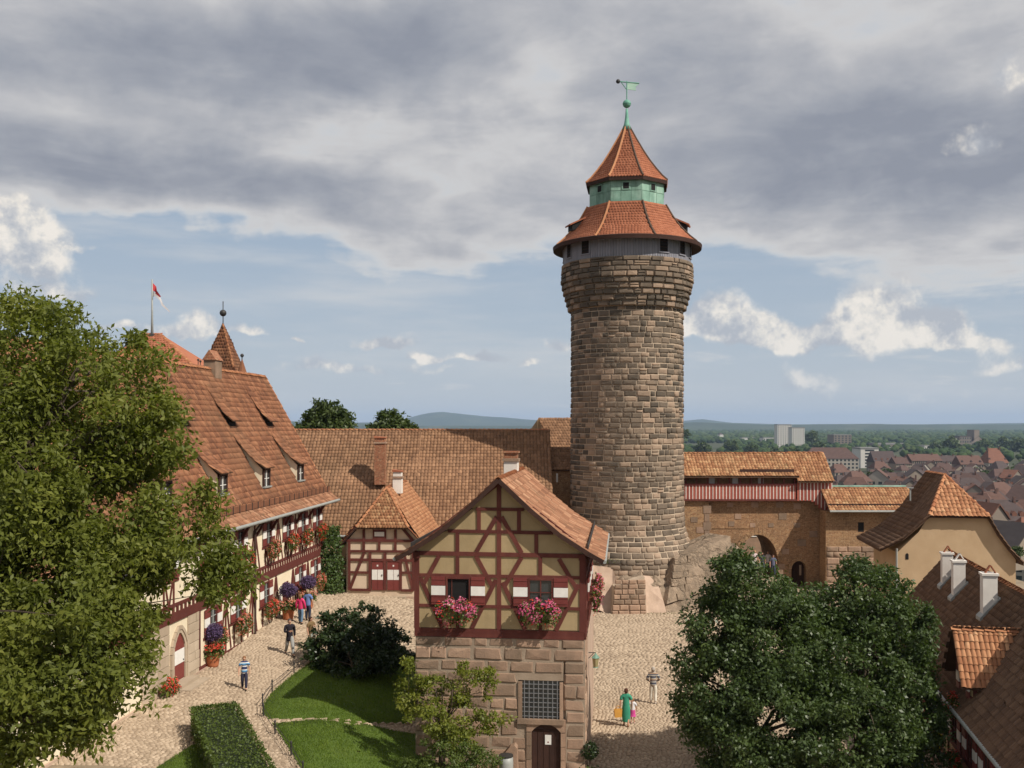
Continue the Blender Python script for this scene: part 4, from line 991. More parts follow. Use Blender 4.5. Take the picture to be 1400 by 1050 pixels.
# bin and sloping cheek wall by the door
bn0 = at(692, 1040, 37.2); bn0.z = 0.25
tb = thing('trash_bin', 'grey metal trash bin at the foot of the stone house wall', 'trash bin', (bn0.x, bn0.y, 0))
mb = MB(); mb.lathe([(.23, -.05), (.26, .3), (.27, .75), (.25, .98)], 16); mb.build('body', M_zinc, tb, True)
mb = MB(); mb.lathe([(.27, .98), (.27, 1.03), (.05, 1.08)], 16); mb.build('lid', M_iron, tb)
fpoly(house, ff, [(-.35, 0), (.75, 0), (.72, 1.0), (.62, 1.12), (.45, 1.05), (-.2, .25)], .03, .42, M_ashlar, 'cheek_wall')
# ------------------------------------------------------------------ long half-timbered range on the left
KA = math.atan(.0882); KD = -18.2
kem = thing('long_half_timbered_range', 'long half-timbered building with steep red tiled roof and dormers on the left', 'building', (KD+.0882*65.2, 65.2, 2.2), -KA)
KW = wmat(kem); KR = KW.to_3x3()
fk = lambda u, w, o: Vector((o, u, w))                 # facade, u negative towards the camera
def kl(Y): return (Y-65.2)/math.cos(KA)
LN = kl(31.0)
mb = MB(); mb.box(-8.7, -.06, LN, -.05, -1.2, 6.3); mb.build('wall', M_cream, kem)
mb = MB(); fbox(mb, fk, LN, 0, -1.2, 6.3, -.06, 0); mb.build('facade_render', M_cream, kem)
# stone part with the arched door (nearer to the camera than the timber part)
ys = kl(45.2)
pieces(kem, 'stone', 'stones', mk('pale_ashlar', [(0, (.34, .265, .19)), (1, (.52, .425, .32))], nscale=1.5, bump=.3, stain=((.28, .21, .15), .4, .8)), wall_stones(fk, kl(39.5), ys-.1, -1.0, 2.8, [(kl(42.1)-.1, kl(43.8)+.1, -1.2, 2.70)], .35, .45, .5, 1.0, .12, .03), ASHLAR, 120)
du = kl(43.0); n = 10
arc = [(du+.55*math.cos(a), 1.4+.62*math.sin(a)+.18*math.sin(a)**8) for a in np.linspace(0, PI, n+1)]
d_ = fpoly(kem, fk, [(du+.55, .15)]+arc+[(du-.55, .15)], -.1, .02, M_red, 'door')
fpoly(kem, fk, [(du-.54, .85), (du+.54, .85), (du+.54, 1.45), (du-.54, 1.45)], .01, .034, M_white, 'white_band').parent = d_
mb = MB(); mb.lathe([(.035, 0), (.035, .03)], 8); o_ = mb.build('handle', M_iron, d_); o_.matrix_local = Matrix.Translation((.03, du+.42, .95)) @ Matrix.Rotation(PI/2, 4, 'Y')
for ring_, (ri, ro, oo) in enumerate(((.56, .72, .03), (.72, .88, .07))):
    for i in range(9):
        a0, a1 = PI*i/9, PI*(i+1)/9-.02
        P = lambda a, r: (du+r*math.cos(a), 1.4+(r+.07)*math.sin(a)+.18*math.sin(a)**8)
        fpoly(kem, fk, [P(a0, ri), P(a0, ro), P(a1, ro), P(a1, ri)], -.05, oo+.05, MATS['pale_ashlar'], 'arch_stone')
    for s in (-1, 1):
        for j in range(2): fpoly(kem, fk, [(du+s*ri, .15+j*.63), (du+s*ro, .15+j*.63), (du+s*ro, .76+j*.63), (du+s*ri, .76+j*.63)], -.05, oo+.05, MATS['pale_ashlar'], 'jamb_stone')
fpoly(kem, fk, [(kl(41.2)-.2, .3), (kl(41.2)+.2, .3), (kl(41.2)+.2, 1.6), (kl(41.2)-.2, 1.6)], 0, .045, M_dark, 'slit_window')
stp = thing('door_steps', 'three worn stone steps below the arched red door', 'steps', KW @ Vector((0, du, -.05)), -KA)
for k in range(3):
    mb = MB(); d1 = .5+.42*k; mb.box(.06, d1+.06, -.95-.16*k, .95+.16*k, -.75, .20-.14*k); mb.build('step', M_step, stp)
# timber part
upper = [50.3, 54.6, 58.0, 60.9, 64.0, 46.0, 42.0, 38.0, 34.5]; lower = [46.75, 50.0, 54.2, 60.4, 63.6]
dw = kl(57.6)
FB = 2.95
fbeam(kem, fk, (LN, FB), (-.05, FB), .40, -.02, .07, M_timber, 'sill_beam')
fbeam(kem, fk, (LN, FB+.52), (-.05, FB+.52), .13, -.02, .05); fbeam(kem, fk, (LN, 6.0), (-.05, 6.0), .2); fbeam(kem, fk, (ys, .06), (-.05, .06), .2)
for i in range(int(-LN/.42)):
    u = -.2-i*.42; fbeam(kem, fk, (u, FB+.2), (u, FB+.46), .15, -.02, .06, M_timber, 'joist_end')
for Y in upper:
    u = kl(Y); w0, ht, wd = 4.62, 1.22, .82
    fwindow(kem, fk, u, w0, wd, ht, frame=M_timber, nu=2, nw=3, o=.05, light=M_zinc)
    for s in (-1, 1): fshutter(kem, fk, u+s*(wd/2+.30), w0, .50, ht, .04)
    for s in (-1, 1): fbeam(kem, fk, (u+s*.48, FB+.5), (u+s*.48, 5.9), .13)
    fbeam(kem, fk, (u-1.0, w0-.1), (u+1.0, w0-.1), .12); fbeam(kem, fk, (u-.35, w0-.15), (u-.05, FB+.6), .11); fbeam(kem, fk, (u+.35, w0-.15), (u+.05, FB+.6), .11)
for Y in lower:
    u = kl(Y); w0, ht, wd = 1.42, 1.22, .86
    fwindow(kem, fk, u, w0, wd, ht, frame=M_timber, nu=2, nw=3, o=.05, light=M_zinc)
    for s in (-1, 1): fshutter(kem, fk, u+s*(wd/2+.32), w0, .52, ht, .04)
    for s in (-1, 1): fbeam(kem, fk, (u+s*.50, .1), (u+s*.50, 2.8), .13)
    fbeam(kem, fk, (u-1.1, w0-.1), (u+1.1, w0-.1), .12)
allu = sorted([kl(Y) for Y in upper if Y > 44])
for a, b in zip(allu, allu[1:]):
    m = (a+b)/2
    if b-a > 2.6: fbeam(kem, fk, (m, FB+.5), (m, 5.95), .16); fbeam(kem, fk, (m-.08, 5.6), (m-.75, FB+.6), .13); fbeam(kem, fk, (m+.08, 5.6), (m+.75, FB+.6), .13)
allu = sorted([kl(Y) for Y in lower]+[dw])
for a, b in zip(allu, allu[1:]):
    m = (a+b)/2
    fbeam(kem, fk, (m, .1), (m, 2.8), .16)
    if b-a > 2.5: fbeam(kem, fk, (m-.08, 2.6), (m-.7, .2), .13); fbeam(kem, fk, (m+.08, 2.6), (m+.7, .2), .13)
for u in (-.1, ys): fbeam(kem, fk, (u, -.2), (u, 6.0), .22)
for s in range(12):
    u = -1.0-s*2.3; fbeam(kem, lambda u_, w, o: Vector((u_, u+o, w)), (0.0, 5.3), (.45, 6.05), .12, -.06, .06, M_timber, 'eave_bracket')
d_ = fpoly(kem, fk, [(dw-.5, .0), (dw+.5, .0), (dw+.5, 2.1), (dw-.5, 2.1)], 0, .03, M_timber, 'door')
for i in range(4): fpoly(kem, fk, [(dw-.46+.23*i, .04), (dw-.25+.23*i, .04), (dw-.25+.23*i, 2.06), (dw-.46+.23*i, 2.06)], .03, .045, M_timber, 'plank').parent = d_
fpoly(kem, fk, [(dw-1.15, 1.0), (dw-.75, 1.0), (dw-.75, 2.0), (dw-1.15, 2.0)], 0, .045, M_white, 'notice_board')
mb = MB(); mb.prism([(0, LN, -1.2), (.10, LN, -1.2), (.10, LN, .02), (0, LN, .02)], (0, -LN-.05, 0)); mb.build('plinth', M_plaster_red, kem)
# downpipe and gutter
up_ = kl(52.2); mb = MB(); mb.tube([(.55, up_, 6.15), (.14, up_, 5.6), (.14, up_, -.35)], .065, 8); mb.build('downpipe', flat('brown_pipe', (.055, .03, .025), .5), kem)
E0, K0, RX, RZ = (.62, 6.2), (-.1, 6.78), -4.4, 14.4; YE = 1.75
mb = MB(); mb.tube([(E0[0]+.07, LN, 6.17), (E0[0]+.07, YE, 6.17)], .085, 8); mb.build('gutter', M_zinc, kem)
# roof body
prof = [(E0[0], E0[1]), (K0[0], K0[1]), (RX, RZ), (-8.75, K0[1]), (-9.4, E0[1])]
mb = MB(); mb.prism([(x, LN, z-.03) for x, z in prof]+[(-9.0, LN, 5.9), (.45, LN, 6.0)], (0, YE-LN, 0)); mb.build('roof', M_under, kem)
mb = MB(); mb.prism([(-.06, -.10, 6.0), (-8.6, -.10, 6.0), (RX, -.10, RZ-.3)], (0, .1, 0)); mb.build('gable_wall', M_cream, kem)
L1 = math.hypot(E0[0]-K0[0], K0[1]-E0[1]); L2 = math.hypot(K0[0]-RX, RZ-K0[1]); WU = YE-LN
slope = (RZ-K0[1])/(K0[0]-RX)
def on_roof(x): return K0[1]+(K0[0]-x)*slope
DORM = [43.0, 49.5, 56.0, 62.4]
holes = []
for Y in DORM:      # where dormers sit: u along the eave from LN, v up the slope
    u = kl(Y)-LN
    for x0, x1, hwid in ((-.62, -1.55, .62), (-2.50, -3.2, .55)):
        v0 = math.hypot(K0[0]-x0, on_roof(x0)-K0[1]); v1 = math.hypot(K0[0]-x1, on_roof(x1)-K0[1]); holes.append([(u-hwid, v0), (u+hwid, v0), (u+hwid, v1), (u-hwid, v1)])
tile_roof(kem, (K0[0], LN, K0[1]), (0, 1, 0), (RX-K0[0], 0, RZ-K0[1]), [(0, 0), (WU, 0), (WU, L2), (0, L2)], .24, .33, M_tile_old, 'flat', 300, vis=lambda px, py: (px > 270) | (py < 500), thick=.06, holes=holes)
tile_roof(kem, (E0[0], LN, E0[1]), (0, 1, 0), (K0[0]-E0[0], 0, K0[1]-E0[1]), [(0, 0), (WU, 0), (WU, L1), (0, L1)], .24, .32, M_tile_house, 'flat', 40, thick=.06, name='eave_tile')
mb = MB(); mb.box(.02, .06, LN, YE-.05, 6.78, 7.08)
sg = mb.build('snow_guard', mk('rust_guard', [(0, (.13, .055, .03)), (1, (.20, .085, .045))], piece=0), kem)
for i in range(int(WU/.9)): mb = MB(); mb.box(.06, .09, LN+.3+i*.9, LN+.34+i*.9, 6.74, 7.12); mb.build('guard_bracket', M_iron, sg)
ridge_caps(kem, (RX, LN, RZ+.02), (RX, YE, RZ+.02), .14, M_ridge, n_ind=40)
ridge_caps(kem, (K0[0], YE-.02, K0[1]), (RX, YE-.02, RZ), .10, M_ridge, n_ind=30, name='verge_tile')
mb = MB(); mb.box(RX-.35, RX+.35, kl(57.3), kl(57.3)+1.0, RZ-.5, RZ+.55); ch = mb.build('chimney', M_ashlar, kem)
mb = MB(); mb.prism([(RX-.42, kl(57.3)-.08, RZ+.55), (RX+.42, kl(57.3)-.08, RZ+.55), (RX, kl(57.3)-.08, RZ+1.15)], (0, 1.16, 0)); mb.build('chimney_cover', M_brick_red, ch)
def shed_dormer(Y, x0, hgt, wd, glazed, run):
    """shed dormer: front wall at x0, flat roof running back into the slope"""
    u = kl(Y); zb = on_roof(x0)-.1; zt = zb+hgt; mbd = MB(); zr = on_roof(x0-run)
    xs = x0; P = lambda x, s, z: (x, u+s*wd/2, z)
    xr = x0-run; 
    for s in (-1, 1): mbd.add([P(xs, s, zb), P(xs, s, zt), P(xr, s, zr), P(xr, s, on_roof(xr)-.02), P((xs+xr)/2, s, on_roof((xs+xr)/2)-.1)], [(0, 1, 2, 3, 4)])
    mbd.add([P(xs, -1, zb), P(xs, 1, zb), P(xs, 1, zt), P(xs, -1, zt)], [(0, 1, 2, 3)])
    d_ = mbd.build('dormer', M_cream if glazed else M_dark, kem)
    fmD = lambda a, w, o: Vector((xs+.02+o, u+a, w))
    if glazed:
        mb = MB(); fbox(mb, fmD, -wd/2, -wd/2+.12, zb, zt, 0, .08); fbox(mb, fmD, wd/2-.12, wd/2, zb, zt, 0, .08); fbox(mb, fmD, -wd/2, wd/2, zt-.1, zt, 0, .085); mb.build('dormer_frame', M_timber_dark, d_)
        mb = MB(); fbox(mb, fmD, -wd/2+.12, wd/2-.12, zb+.14, zt-.1, 0, .015); mb.build('pane', M_glass, d_)
        mb = MB(); fbox(mb, fmD, -.025, .025, zb+.14, zt-.1, .015, .05); fbox(mb, fmD, -wd/2+.12, wd/2-.12, (zb+zt)/2, (zb+zt)/2+.03, .015, .04); mb.build('glazing_bars', M_white, d_)
        mb = MB(); fbox(mb, fmD, -wd/2-.06, wd/2+.06, zb+.06, zb+.14, -.02, .16); mb.build('dormer_sill', M_zinc, d_)
    else:
        mb = MB(); fbox(mb, fmD, -wd/2, wd/2, zb+.05, zb+.12, 0, .05); mb.build('dormer_sill', M_timber_dark, d_)
    # curved roof in three strips
    pr = []
    for i in range(4):
        f = i/3; x = xs+.28+(xr-.25-xs-.28)*f; z = zt+.02+(zr+.42-zt)*(f**1.25)-.03*math.sin(PI*f)*2
        pr.append((x, z))
    pr[-1] = (xr-.25, on_roof(xr-.25)+.03)
    m2 = MB()
    hw_ = wd/2+.2
    for (xa, za), (xb, zb2) in zip(pr, pr[1:]): m2.prism([(xa, u-hw_, za), (xb, u-hw_, zb2), (xb, u-hw_, zb2+.06), (xa, u-hw_, za+.06)], (0, 2*hw_, 0))
    rf = m2.build('dormer_roof', M_under, d_)
    for (xa, za), (xb, zb2) in zip(pr, pr[1:]):
        L = math.hypot(xb-xa, zb2-za); tile_roof(d_, (xa, u-hw_, za+.06), (0, 1, 0), (xb-xa, 0, zb2-za), [(0, 0), (2*hw_, 0), (2*hw_, L), (0, L)], .23, L/max(1, round(L/.33)), M_tile_old, 'flat', 0, thick=.05)
for Y in DORM:
    shed_dormer(Y, -.62, 1.12, 1.15, True, 1.35)
    shed_dormer(Y-.1, -2.50, .42, 1.0, False, 1.15)
# flower boxes of the facade
outK = KR @ Vector((1, 0, 0)); alK = KR @ Vector((0, 1, 0))
def kbox(label, Y, w, mat, mat2=None, L=1.3): flower_box(label, KW @ Vector((.09, kl(Y), w)), alK, outK, L, .60, mat, mat2, 'flower boxes on the long half-timbered building', .6, 1.2)
kbox('flower box under the upper window left of the downpipe, long half-timbered building', 50.3, 4.55, M_redb)
kbox('flower box under the upper window just right of the downpipe', 54.6, 4.55, M_salmon, M_redb)
kbox('flower box under the upper window above the dark red door', 58.0, 4.55, M_redb, M_salmon)
kbox('orange-red flower box under the last but one upper window', 60.9, 4.55, M_redb, M_salmon)
kbox('orange-red flower box under the last upper window beside the ivy', 64.0, 4.55, M_redb)
kbox('flower box under the lower window nearest to the arched door', 46.75, 1.38, M_salmon, M_redb)
kbox('salmon flower box under the lower window left of the downpipe', 50.0, 1.38, M_salmon, M_redb, 1.5)
kbox('red flower box under the lower window right of the downpipe', 54.2, 1.38, M_redb, M_salmon, 1.5)
kbox('flower box under the lower window right of the dark red door', 60.4, 1.38, M_redb)
kbox('round salmon flower box under the lower window beside the ivy', 63.6, 1.38, M_salmon, M_redb)
kbox('red flower box at the stone wall left of the arched door', 41.3, .35, M_redb, M_salmon, 1.0)
kbox('pink flower box half hidden by the walnut tree, upper storey', 46.0, 4.55, M_pink, M_redb)
# ivy on the corner
rg = np.random.default_rng(5)
iv = thing('ivy', 'green ivy climbing the far corner of the long half-timbered building', 'ivy', KW @ Vector((0, 0, 0)), -KA)
n = 5200; P = np.stack([rg.uniform(-.3, 1.35, n), rg.uniform(-.9, 1.2, n), rg.uniform(-.1, 4.6, n)], 1)
keep = (np.abs(P[:, 0]-.55)/(1.0-.09*P[:, 2]))**2+(np.abs(P[:, 1]-.2)/(1.2-.1*P[:, 2]))**2 < 1.0+.25*np.sin(P[:, 2]*5+P[:, 0]*3); P = P[keep]
V, Q = leafcards(P, rg.uniform(.10, .2, len(P)), np.tile([.7, -.7, .2], (len(P), 1)), .5, .9, .8, 3); np_mesh('foliage', V, Q, M_leaf_ivy, iv, rg.random(len(P)))
mb = MB(); mb.tube([(.2, .1, -.3), (.35, .15, 1.2), (.25, .2, 3.2)], [.07, .05, .03], 6); mb.build('stem', M_bark, iv)
iv2 = thing('ivy', 'smaller ivy column left of the two red and white doors', 'ivy', at(483, 805, 66.3), 0)
n = 2600; P = np.stack([rg.uniform(-.6, .7, n), rg.uniform(-.5, .5, n), rg.uniform(-.05, 3.6, n)], 1); P = P[(P[:, 0]/(.65-.08*P[:, 2]))**2+(P[:, 1]/.5)**2 < 1.0+.3*np.sin(P[:, 2]*4)]
V, Q = leafcards(P, rg.uniform(.10, .2, len(P)), np.tile([.4, -.8, .2], (len(P), 1)), .5, .9, .8, 4); np_mesh('foliage', V, Q, M_leaf_ivy, iv2, rg.random(len(P)))
mb = MB(); mb.tube([(0, 0, -.3), (.05, .1, 1.5), (0, .1, 3.0)], [.06, .04, .02], 6); mb.build('stem', M_bark, iv2)
# ------------------------------------------------------------------ long roof behind (facing the camera)
bk = thing('long_brown_roofed_building', 'long building with a broad brown tiled roof behind the courtyard', 'building', (-12, 73.5, 2.2))
BX0, BX1 = -40.0, (750-700)/F*81.5; BE, BR = 5.3, 13.0; YE0, YR = 73.0, 81.5
o0 = Vector((-12, 73.5, 2.2))
def bl(x, y, z): return Vector((x, y, z))-o0
mb = MB(); mb.prism([bl(BX0, YE0+.6, 1.0), bl(BX0, YE0+.6, BE+.3), bl(BX0, YR, BR-.2), bl(BX0, YR+8, BE+.3), bl(BX0, YR+8, 1.0)], (BX1-BX0-.25, 0, 0)); mb.build('wall', M_brick_y, bk)
mb = MB(); mb.prism([bl(BX0, YE0, BE-.2), bl(BX0, YE0, BE-.02), bl(BX0, YR, BR-.02), bl(BX0, YR+8.5, BE-.02), bl(BX0, YR+8.5, BE-.2), bl(BX0, YR, BR-.25)], (BX1-BX0, 0, 0)); mb.build('roof', M_under, bk)
V = Vector((0, YR-YE0, BR-BE)); Lb = V.length
tile_roof(bk, bl(-22, YE0, BE), (1, 0, 0), V, [(0, 0), (BX1+22, 0), (BX1+22, Lb), (0, Lb)], .27, .36, M_tile_brown, 'pan', 300, vis=lambda px, py: (px > 420) & (px < 640) & (py < 660), thick=.085)
ridge_caps(bk, bl(-22, YR, BR+.03), bl(BX1, YR, BR+.03), .15, M_ridge, n_ind=40)
mb = MB(); mb.tube([bl(-22, YE0-.05, BE-.05), bl(-8.5, YE0-.05, BE-.05)], .09, 8); mb.build('gutter', M_zinc, bk)
# low darker seam where two roof planes join
ridge_caps(bk, bl((576-700)/F*81.3, 81.2, BR-.22), bl((571-700)/F*77.5, 77.2, BE+(77.2-YE0)/(YR-YE0)*(BR-BE)+.02), .07, M_tile_brown, n_ind=0, name='seam_tile')
def brick_chimney(parent, x0, x1, y0, y1, z0, z1, mat, cover=True, name='chimney'):
    mb = MB(); mb.box(x0, x1, y0, y1, z0, z1); ch = mb.build(name, mat, parent)
    if cover:
        mb = MB(); mb.box(x0-.07, x1+.07, y0-.07, y1+.07, z1, z1+.12); mb.build('chimney_cap', M_ashlar, ch)
        mb = MB(); mb.box(x0+.02, x1-.02, y0+.02, y1-.02, z1+.12, z1+.42); mb.build('flue', mat, ch)
        mb = MB(); mb.prism([(x0-.04, y0-.05, z1+.42), (x1+.04, y0-.05, z1+.42), (x1+.04, y0-.05, z1+.5), (x0-.04, y0-.05, z1+.58)], (0, y1-y0+.1, 0)); mb.build('chimney_cover', M_tile_red, ch)
    return ch
c0 = bl(*at(519, 652, 76.2)); brick_chimney(bk, c0.x-.40, c0.x+.40, c0.y, c0.y+.9, c0.z-.6, c0.z+2.55, M_brick_red)
# ------------------------------------------------------------------ small gable house with two red and white doors
YL = 65.5; KL_ = YL/F; zg = gz(-8.4, YL)
lit = thing('small_gable_house', 'small half-timbered gable house with two red and white doors', 'house', ((524-700)*KL_, YL, zg), -R(3))
def lu(px): return (px-524)*KL_
def lw(py): return H-(py-HY)*KL_-zg
c8 = lambda cx, cy: (lu(420+cx/7), lw(680+cy/7))
fl = lambda u, w, o: Vector((u, -o, w))
WL, DL = 2.45, 9.0; zE = lw(741); zR = lw(668); zH = lw(720.5); uH = 1.62
mb = MB(); mb.prism([(-WL, .04, -.4), (WL, .04, -.4), (WL, .04, zE), (uH, .04, zH), (-uH, .04, zH), (-WL, .04, zE)], (0, DL, 0)); mb.build('wall', M_infill_pale, lit)
def LB(x0, y0, x1, y1, w=24): return fbeam(lit, fl, c8(x0, y0), c8(x1, y1), w/7*KL_, -.03, .05)
for b_ in ((360, 412, 1035, 415), (385, 515, 1020, 515, 20), (395, 597, 1020, 602), (395, 717, 590, 720, 20), (905, 718, 1010, 718, 20), (410, 885, 610, 887, 22), (900, 888, 1020, 888, 22),
           (540, 290, 540, 510), (845, 290, 845, 512), (690, 425, 690, 505, 20), (600, 530, 600, 890, 26), (745, 530, 745, 890, 28), (895, 560, 895, 890, 26), (545, 530, 412, 870, 24), (935, 560, 1010, 870, 24),
           (400, 420, 400, 890, 22), (1015, 420, 1015, 890, 22), (440, 285, 330, 440, 26), (905, 285, 1025, 425, 26), (425, 293, 905, 293, 24)): LB(*b_)
for x0, x1 in ((618, 728), (768, 885)):
    (a, t0), (b, b0) = c8(x0, 615), c8(x1, 890)
    d_ = fpoly(lit, fl, [(a, b0), (b, b0), (b, t0), (a, t0)], 0, .02, M_red, 'door')
    hgt = t0-b0
    for k in range(2):
        m2 = MB(); fbox(m2, fl, a+(b-a)*k/2+.012, a+(b-a)*(k+1)/2-.012, b0+hgt*.37, b0+hgt*.72, .02, .034); m2.build('white_band', M_white, d_)
        m2 = MB(); fbox(m2, fl, a+(b-a)*k/2+.012, a+(b-a)*(k+1)/2-.012, b0+.03, b0+hgt*.36, .02, .034); m2.build('door_panel', M_red, d_)
    m2 = MB(); fbox(m2, fl, (a+b)/2-.05, (a+b)/2+.05, b0+hgt*.83, b0+hgt*.89, .02, .03); m2.build('mark', M_white, d_)
    m2 = MB(); fbox(m2, fl, b-.1, b-.05, b0+hgt*.5, b0+hgt*.56, .034, .07); m2.build('handle', M_iron, d_)
(a, t0), (b, b0) = c8(628, 298), c8(757, 408); fpoly(lit, fl, [(a, b0), (b, b0), (b, t0), (a, t0)], 0, .055, M_timber, 'hatch_frame')
(a, t0), (b, b0) = c8(645, 330), c8(738, 372); fpoly(lit, fl, [(a, b0), (b, b0), (b, t0), (a, t0)], .05, .07, M_white, 'hatch')
# roof with a half hip
HD = 1.35; OV = .35; eU = 2.95; zEv = zE-.30
Ap = Vector((0, HD, zR))
for sx in (-1, 1):
    E_ = Vector((sx*eU, -OV, zEv)); hipE = Vector((sx*uH*1.06, -OV, zH+.02)); dz = (zR-zEv)
    poly3 = [E_, hipE, Ap, Vector((0, DL+.5, zR)), Vector((sx*eU, DL+.5, zEv))]
    mb = MB(); mb.add(poly3, [(0, 1, 2, 3, 4)]); mb.add([p-Vector((0, 0, .1)) for p in poly3], [(0, 1, 2, 3, 4)]); mb.build('roof', M_under, lit)
    V = Vector((-sx*eU, 0, zR-zEv)); L = V.length; U = Vector((0, sx, 0)); O = Vector((sx*eU, -OV if sx > 0 else DL+.5, zEv)); T = DL+.5+OV
    fh = (zH-zEv)/(zR-zEv)*L
    poly = [(0, 0), (T, 0), (T, L), (HD+OV, L), (0, fh)] if sx > 0 else [(0, 0), (T, 0), (T, fh), (T-HD-OV, L), (0, L)]
    tile_roof(lit, O, U, V, poly, .20, .25, M_tile_bright, 'flat', 200 if sx > 0 else 0, thick=.06)
    ridge_caps(lit, hipE+Vector((0, 0, .04)), Ap+Vector((0, 0, .04)), .11, M_ridge, n_ind=20, name='hip_tile')
    fbeam(lit, lambda u, w, o: Vector((u, -OV-o, w)), (sx*eU, zEv-.02), (sx*uH*1.06, zH), .14, 0, .05, M_timber_dark, 'barge_board')
    for p, q in ((E_, hipE),): ridge_caps(lit, p, q, .08, M_ridge, n_ind=20, name='verge_tile')
hl, hr = Vector((-uH*1.08, -OV-.02, zH-.02)), Vector((uH*1.08, -OV-.02, zH-.02))
mb = MB(); mb.add([hl, hr, Ap], [(0, 1, 2)]); mb.add([hl-Vector((0, 0, .1)), hr-Vector((0, 0, .1)), Ap-Vector((0, 0, .1))], [(0, 1, 2)]); mb.build('hip_roof', M_under, lit)
V = Vector((0, Ap.y-hl.y, zR-hl.z)); L = V.length; tile_roof(lit, hl, (1, 0, 0), V, [(0, 0), (2*uH*1.08, 0), (uH*1.08, L)], .19, .23, M_tile_lichen, 'flat', 200, thick=.06, name='hip_roof_tile')
ridge_caps(lit, Ap, Vector((0, DL+.5, zR)), .13, M_ridge, n_ind=20)
brick_chimney(lit, .15, .75, HD+1.4, HD+2.0, zR-.5, zR+.55, M_white_render, True)
mb = MB(); 
for k in range(2): mb = MB(); mb.box(-1.1-.25*k+.2, 1.55+.3*k, -.45-.4*k, -.06-.4*k, -.5, .0-.15*k); mb.build('step', M_step, lit)
mb = MB(); mb.box(-WL+.05, WL-.05, -.05, .03, -.5, -.02); mb.build('plinth', M_plaster_red, lit)
# dark passage wall between the small house and the long roof
pas = thing('passage_wall', 'shaded plaster wall left of the small gable house, half behind ivy', 'wall', at(470, 800, 70))
mb = MB(); mb.box(-2.5, 1.0, 0, .4, -.5, 2.9); mb.build('wall', M_ochre, pas); mb = MB(); mb.box(-2.6, 1.1, -.1, .5, 2.9, 3.05); mb.build('coping', M_timber_dark, pas)
# ------------------------------------------------------------------ roofs between the long roof and the tower
Yn = 88.0
nb_ = thing('gabled_building_by_tower', 'brown gabled roof showing between the long roof and the round tower', 'building', at(752, 640, Yn))
No = at(752, 640, Yn)
def nl(px, py, Y): return at(px, py, Y)-No
mb = MB(); mb.add([nl(722, 592, Yn), nl(736, 572, Yn+2), nl(750, 612, Yn), nl(750, 700, Yn), nl(722, 700, Yn)], [(0, 1, 2, 3, 4)])
mb.add([nl(722, 592, Yn), nl(736, 572, Yn+2), nl(736, 572, Yn+2)+Vector((0, .5, -9)), nl(722, 700, Yn)], [(0, 1, 2, 3)]); mb.build('wall', M_ochre, nb_)
a, b = nl(750, 612, Yn), nl(736, 572.5, Yn+2.6); V = b-a
mb = MB(); mb.prism([a, a+Vector((7, 0, 0)), b+Vector((7, 0, 0)), b], (0, .15, -.05)); mb.build('roof', M_under, nb_)
tile_roof(nb_, a, (1, 0, 0), V-Vector((V.x, 0, 0)), [(0, 0), (7, 0), (7, V.length), (V.x, V.length)], .25, .34, M_tile_brown, 'flat', 0)
low = thing('low_brick_building_by_tower', 'low dark roofed brick building with a slit window left of the tower', 'building', at(765, 690, 79.5))
Lo = at(765, 690, 79.5); mb = MB(); mb.box(-1.4, 3.2, 0, 3.5, -4, (690-642)*79.5/F); mb.build('wall', M_brick, low)
a = at(744, 642, 79.2)-Lo; V = Vector((0, 2.6, 1.75)); mb = MB(); mb.prism([a, a+Vector((4.4, 0, 0)), a+V+Vector((4.4, 0, 0)), a+V], (0, .1, -.12)); mb.build('roof', M_under, low)
tile_roof(low, a, (1, 0, 0), V, [(0, 0), (4.4, 0), (4.4, V.length), (0, V.length)], .25, .34, M_tile_brown, 'flat', 0)
mb = MB(); mb.box(-.27, -.13, -.03, .02, 1.8, 2.5); mb.build('slit_window', M_white, low)
mb = MB(); mb.box(-1.35, -1.2, -.12, .0, -3, 2.6); mb.build('post', M_timber_dark, low)
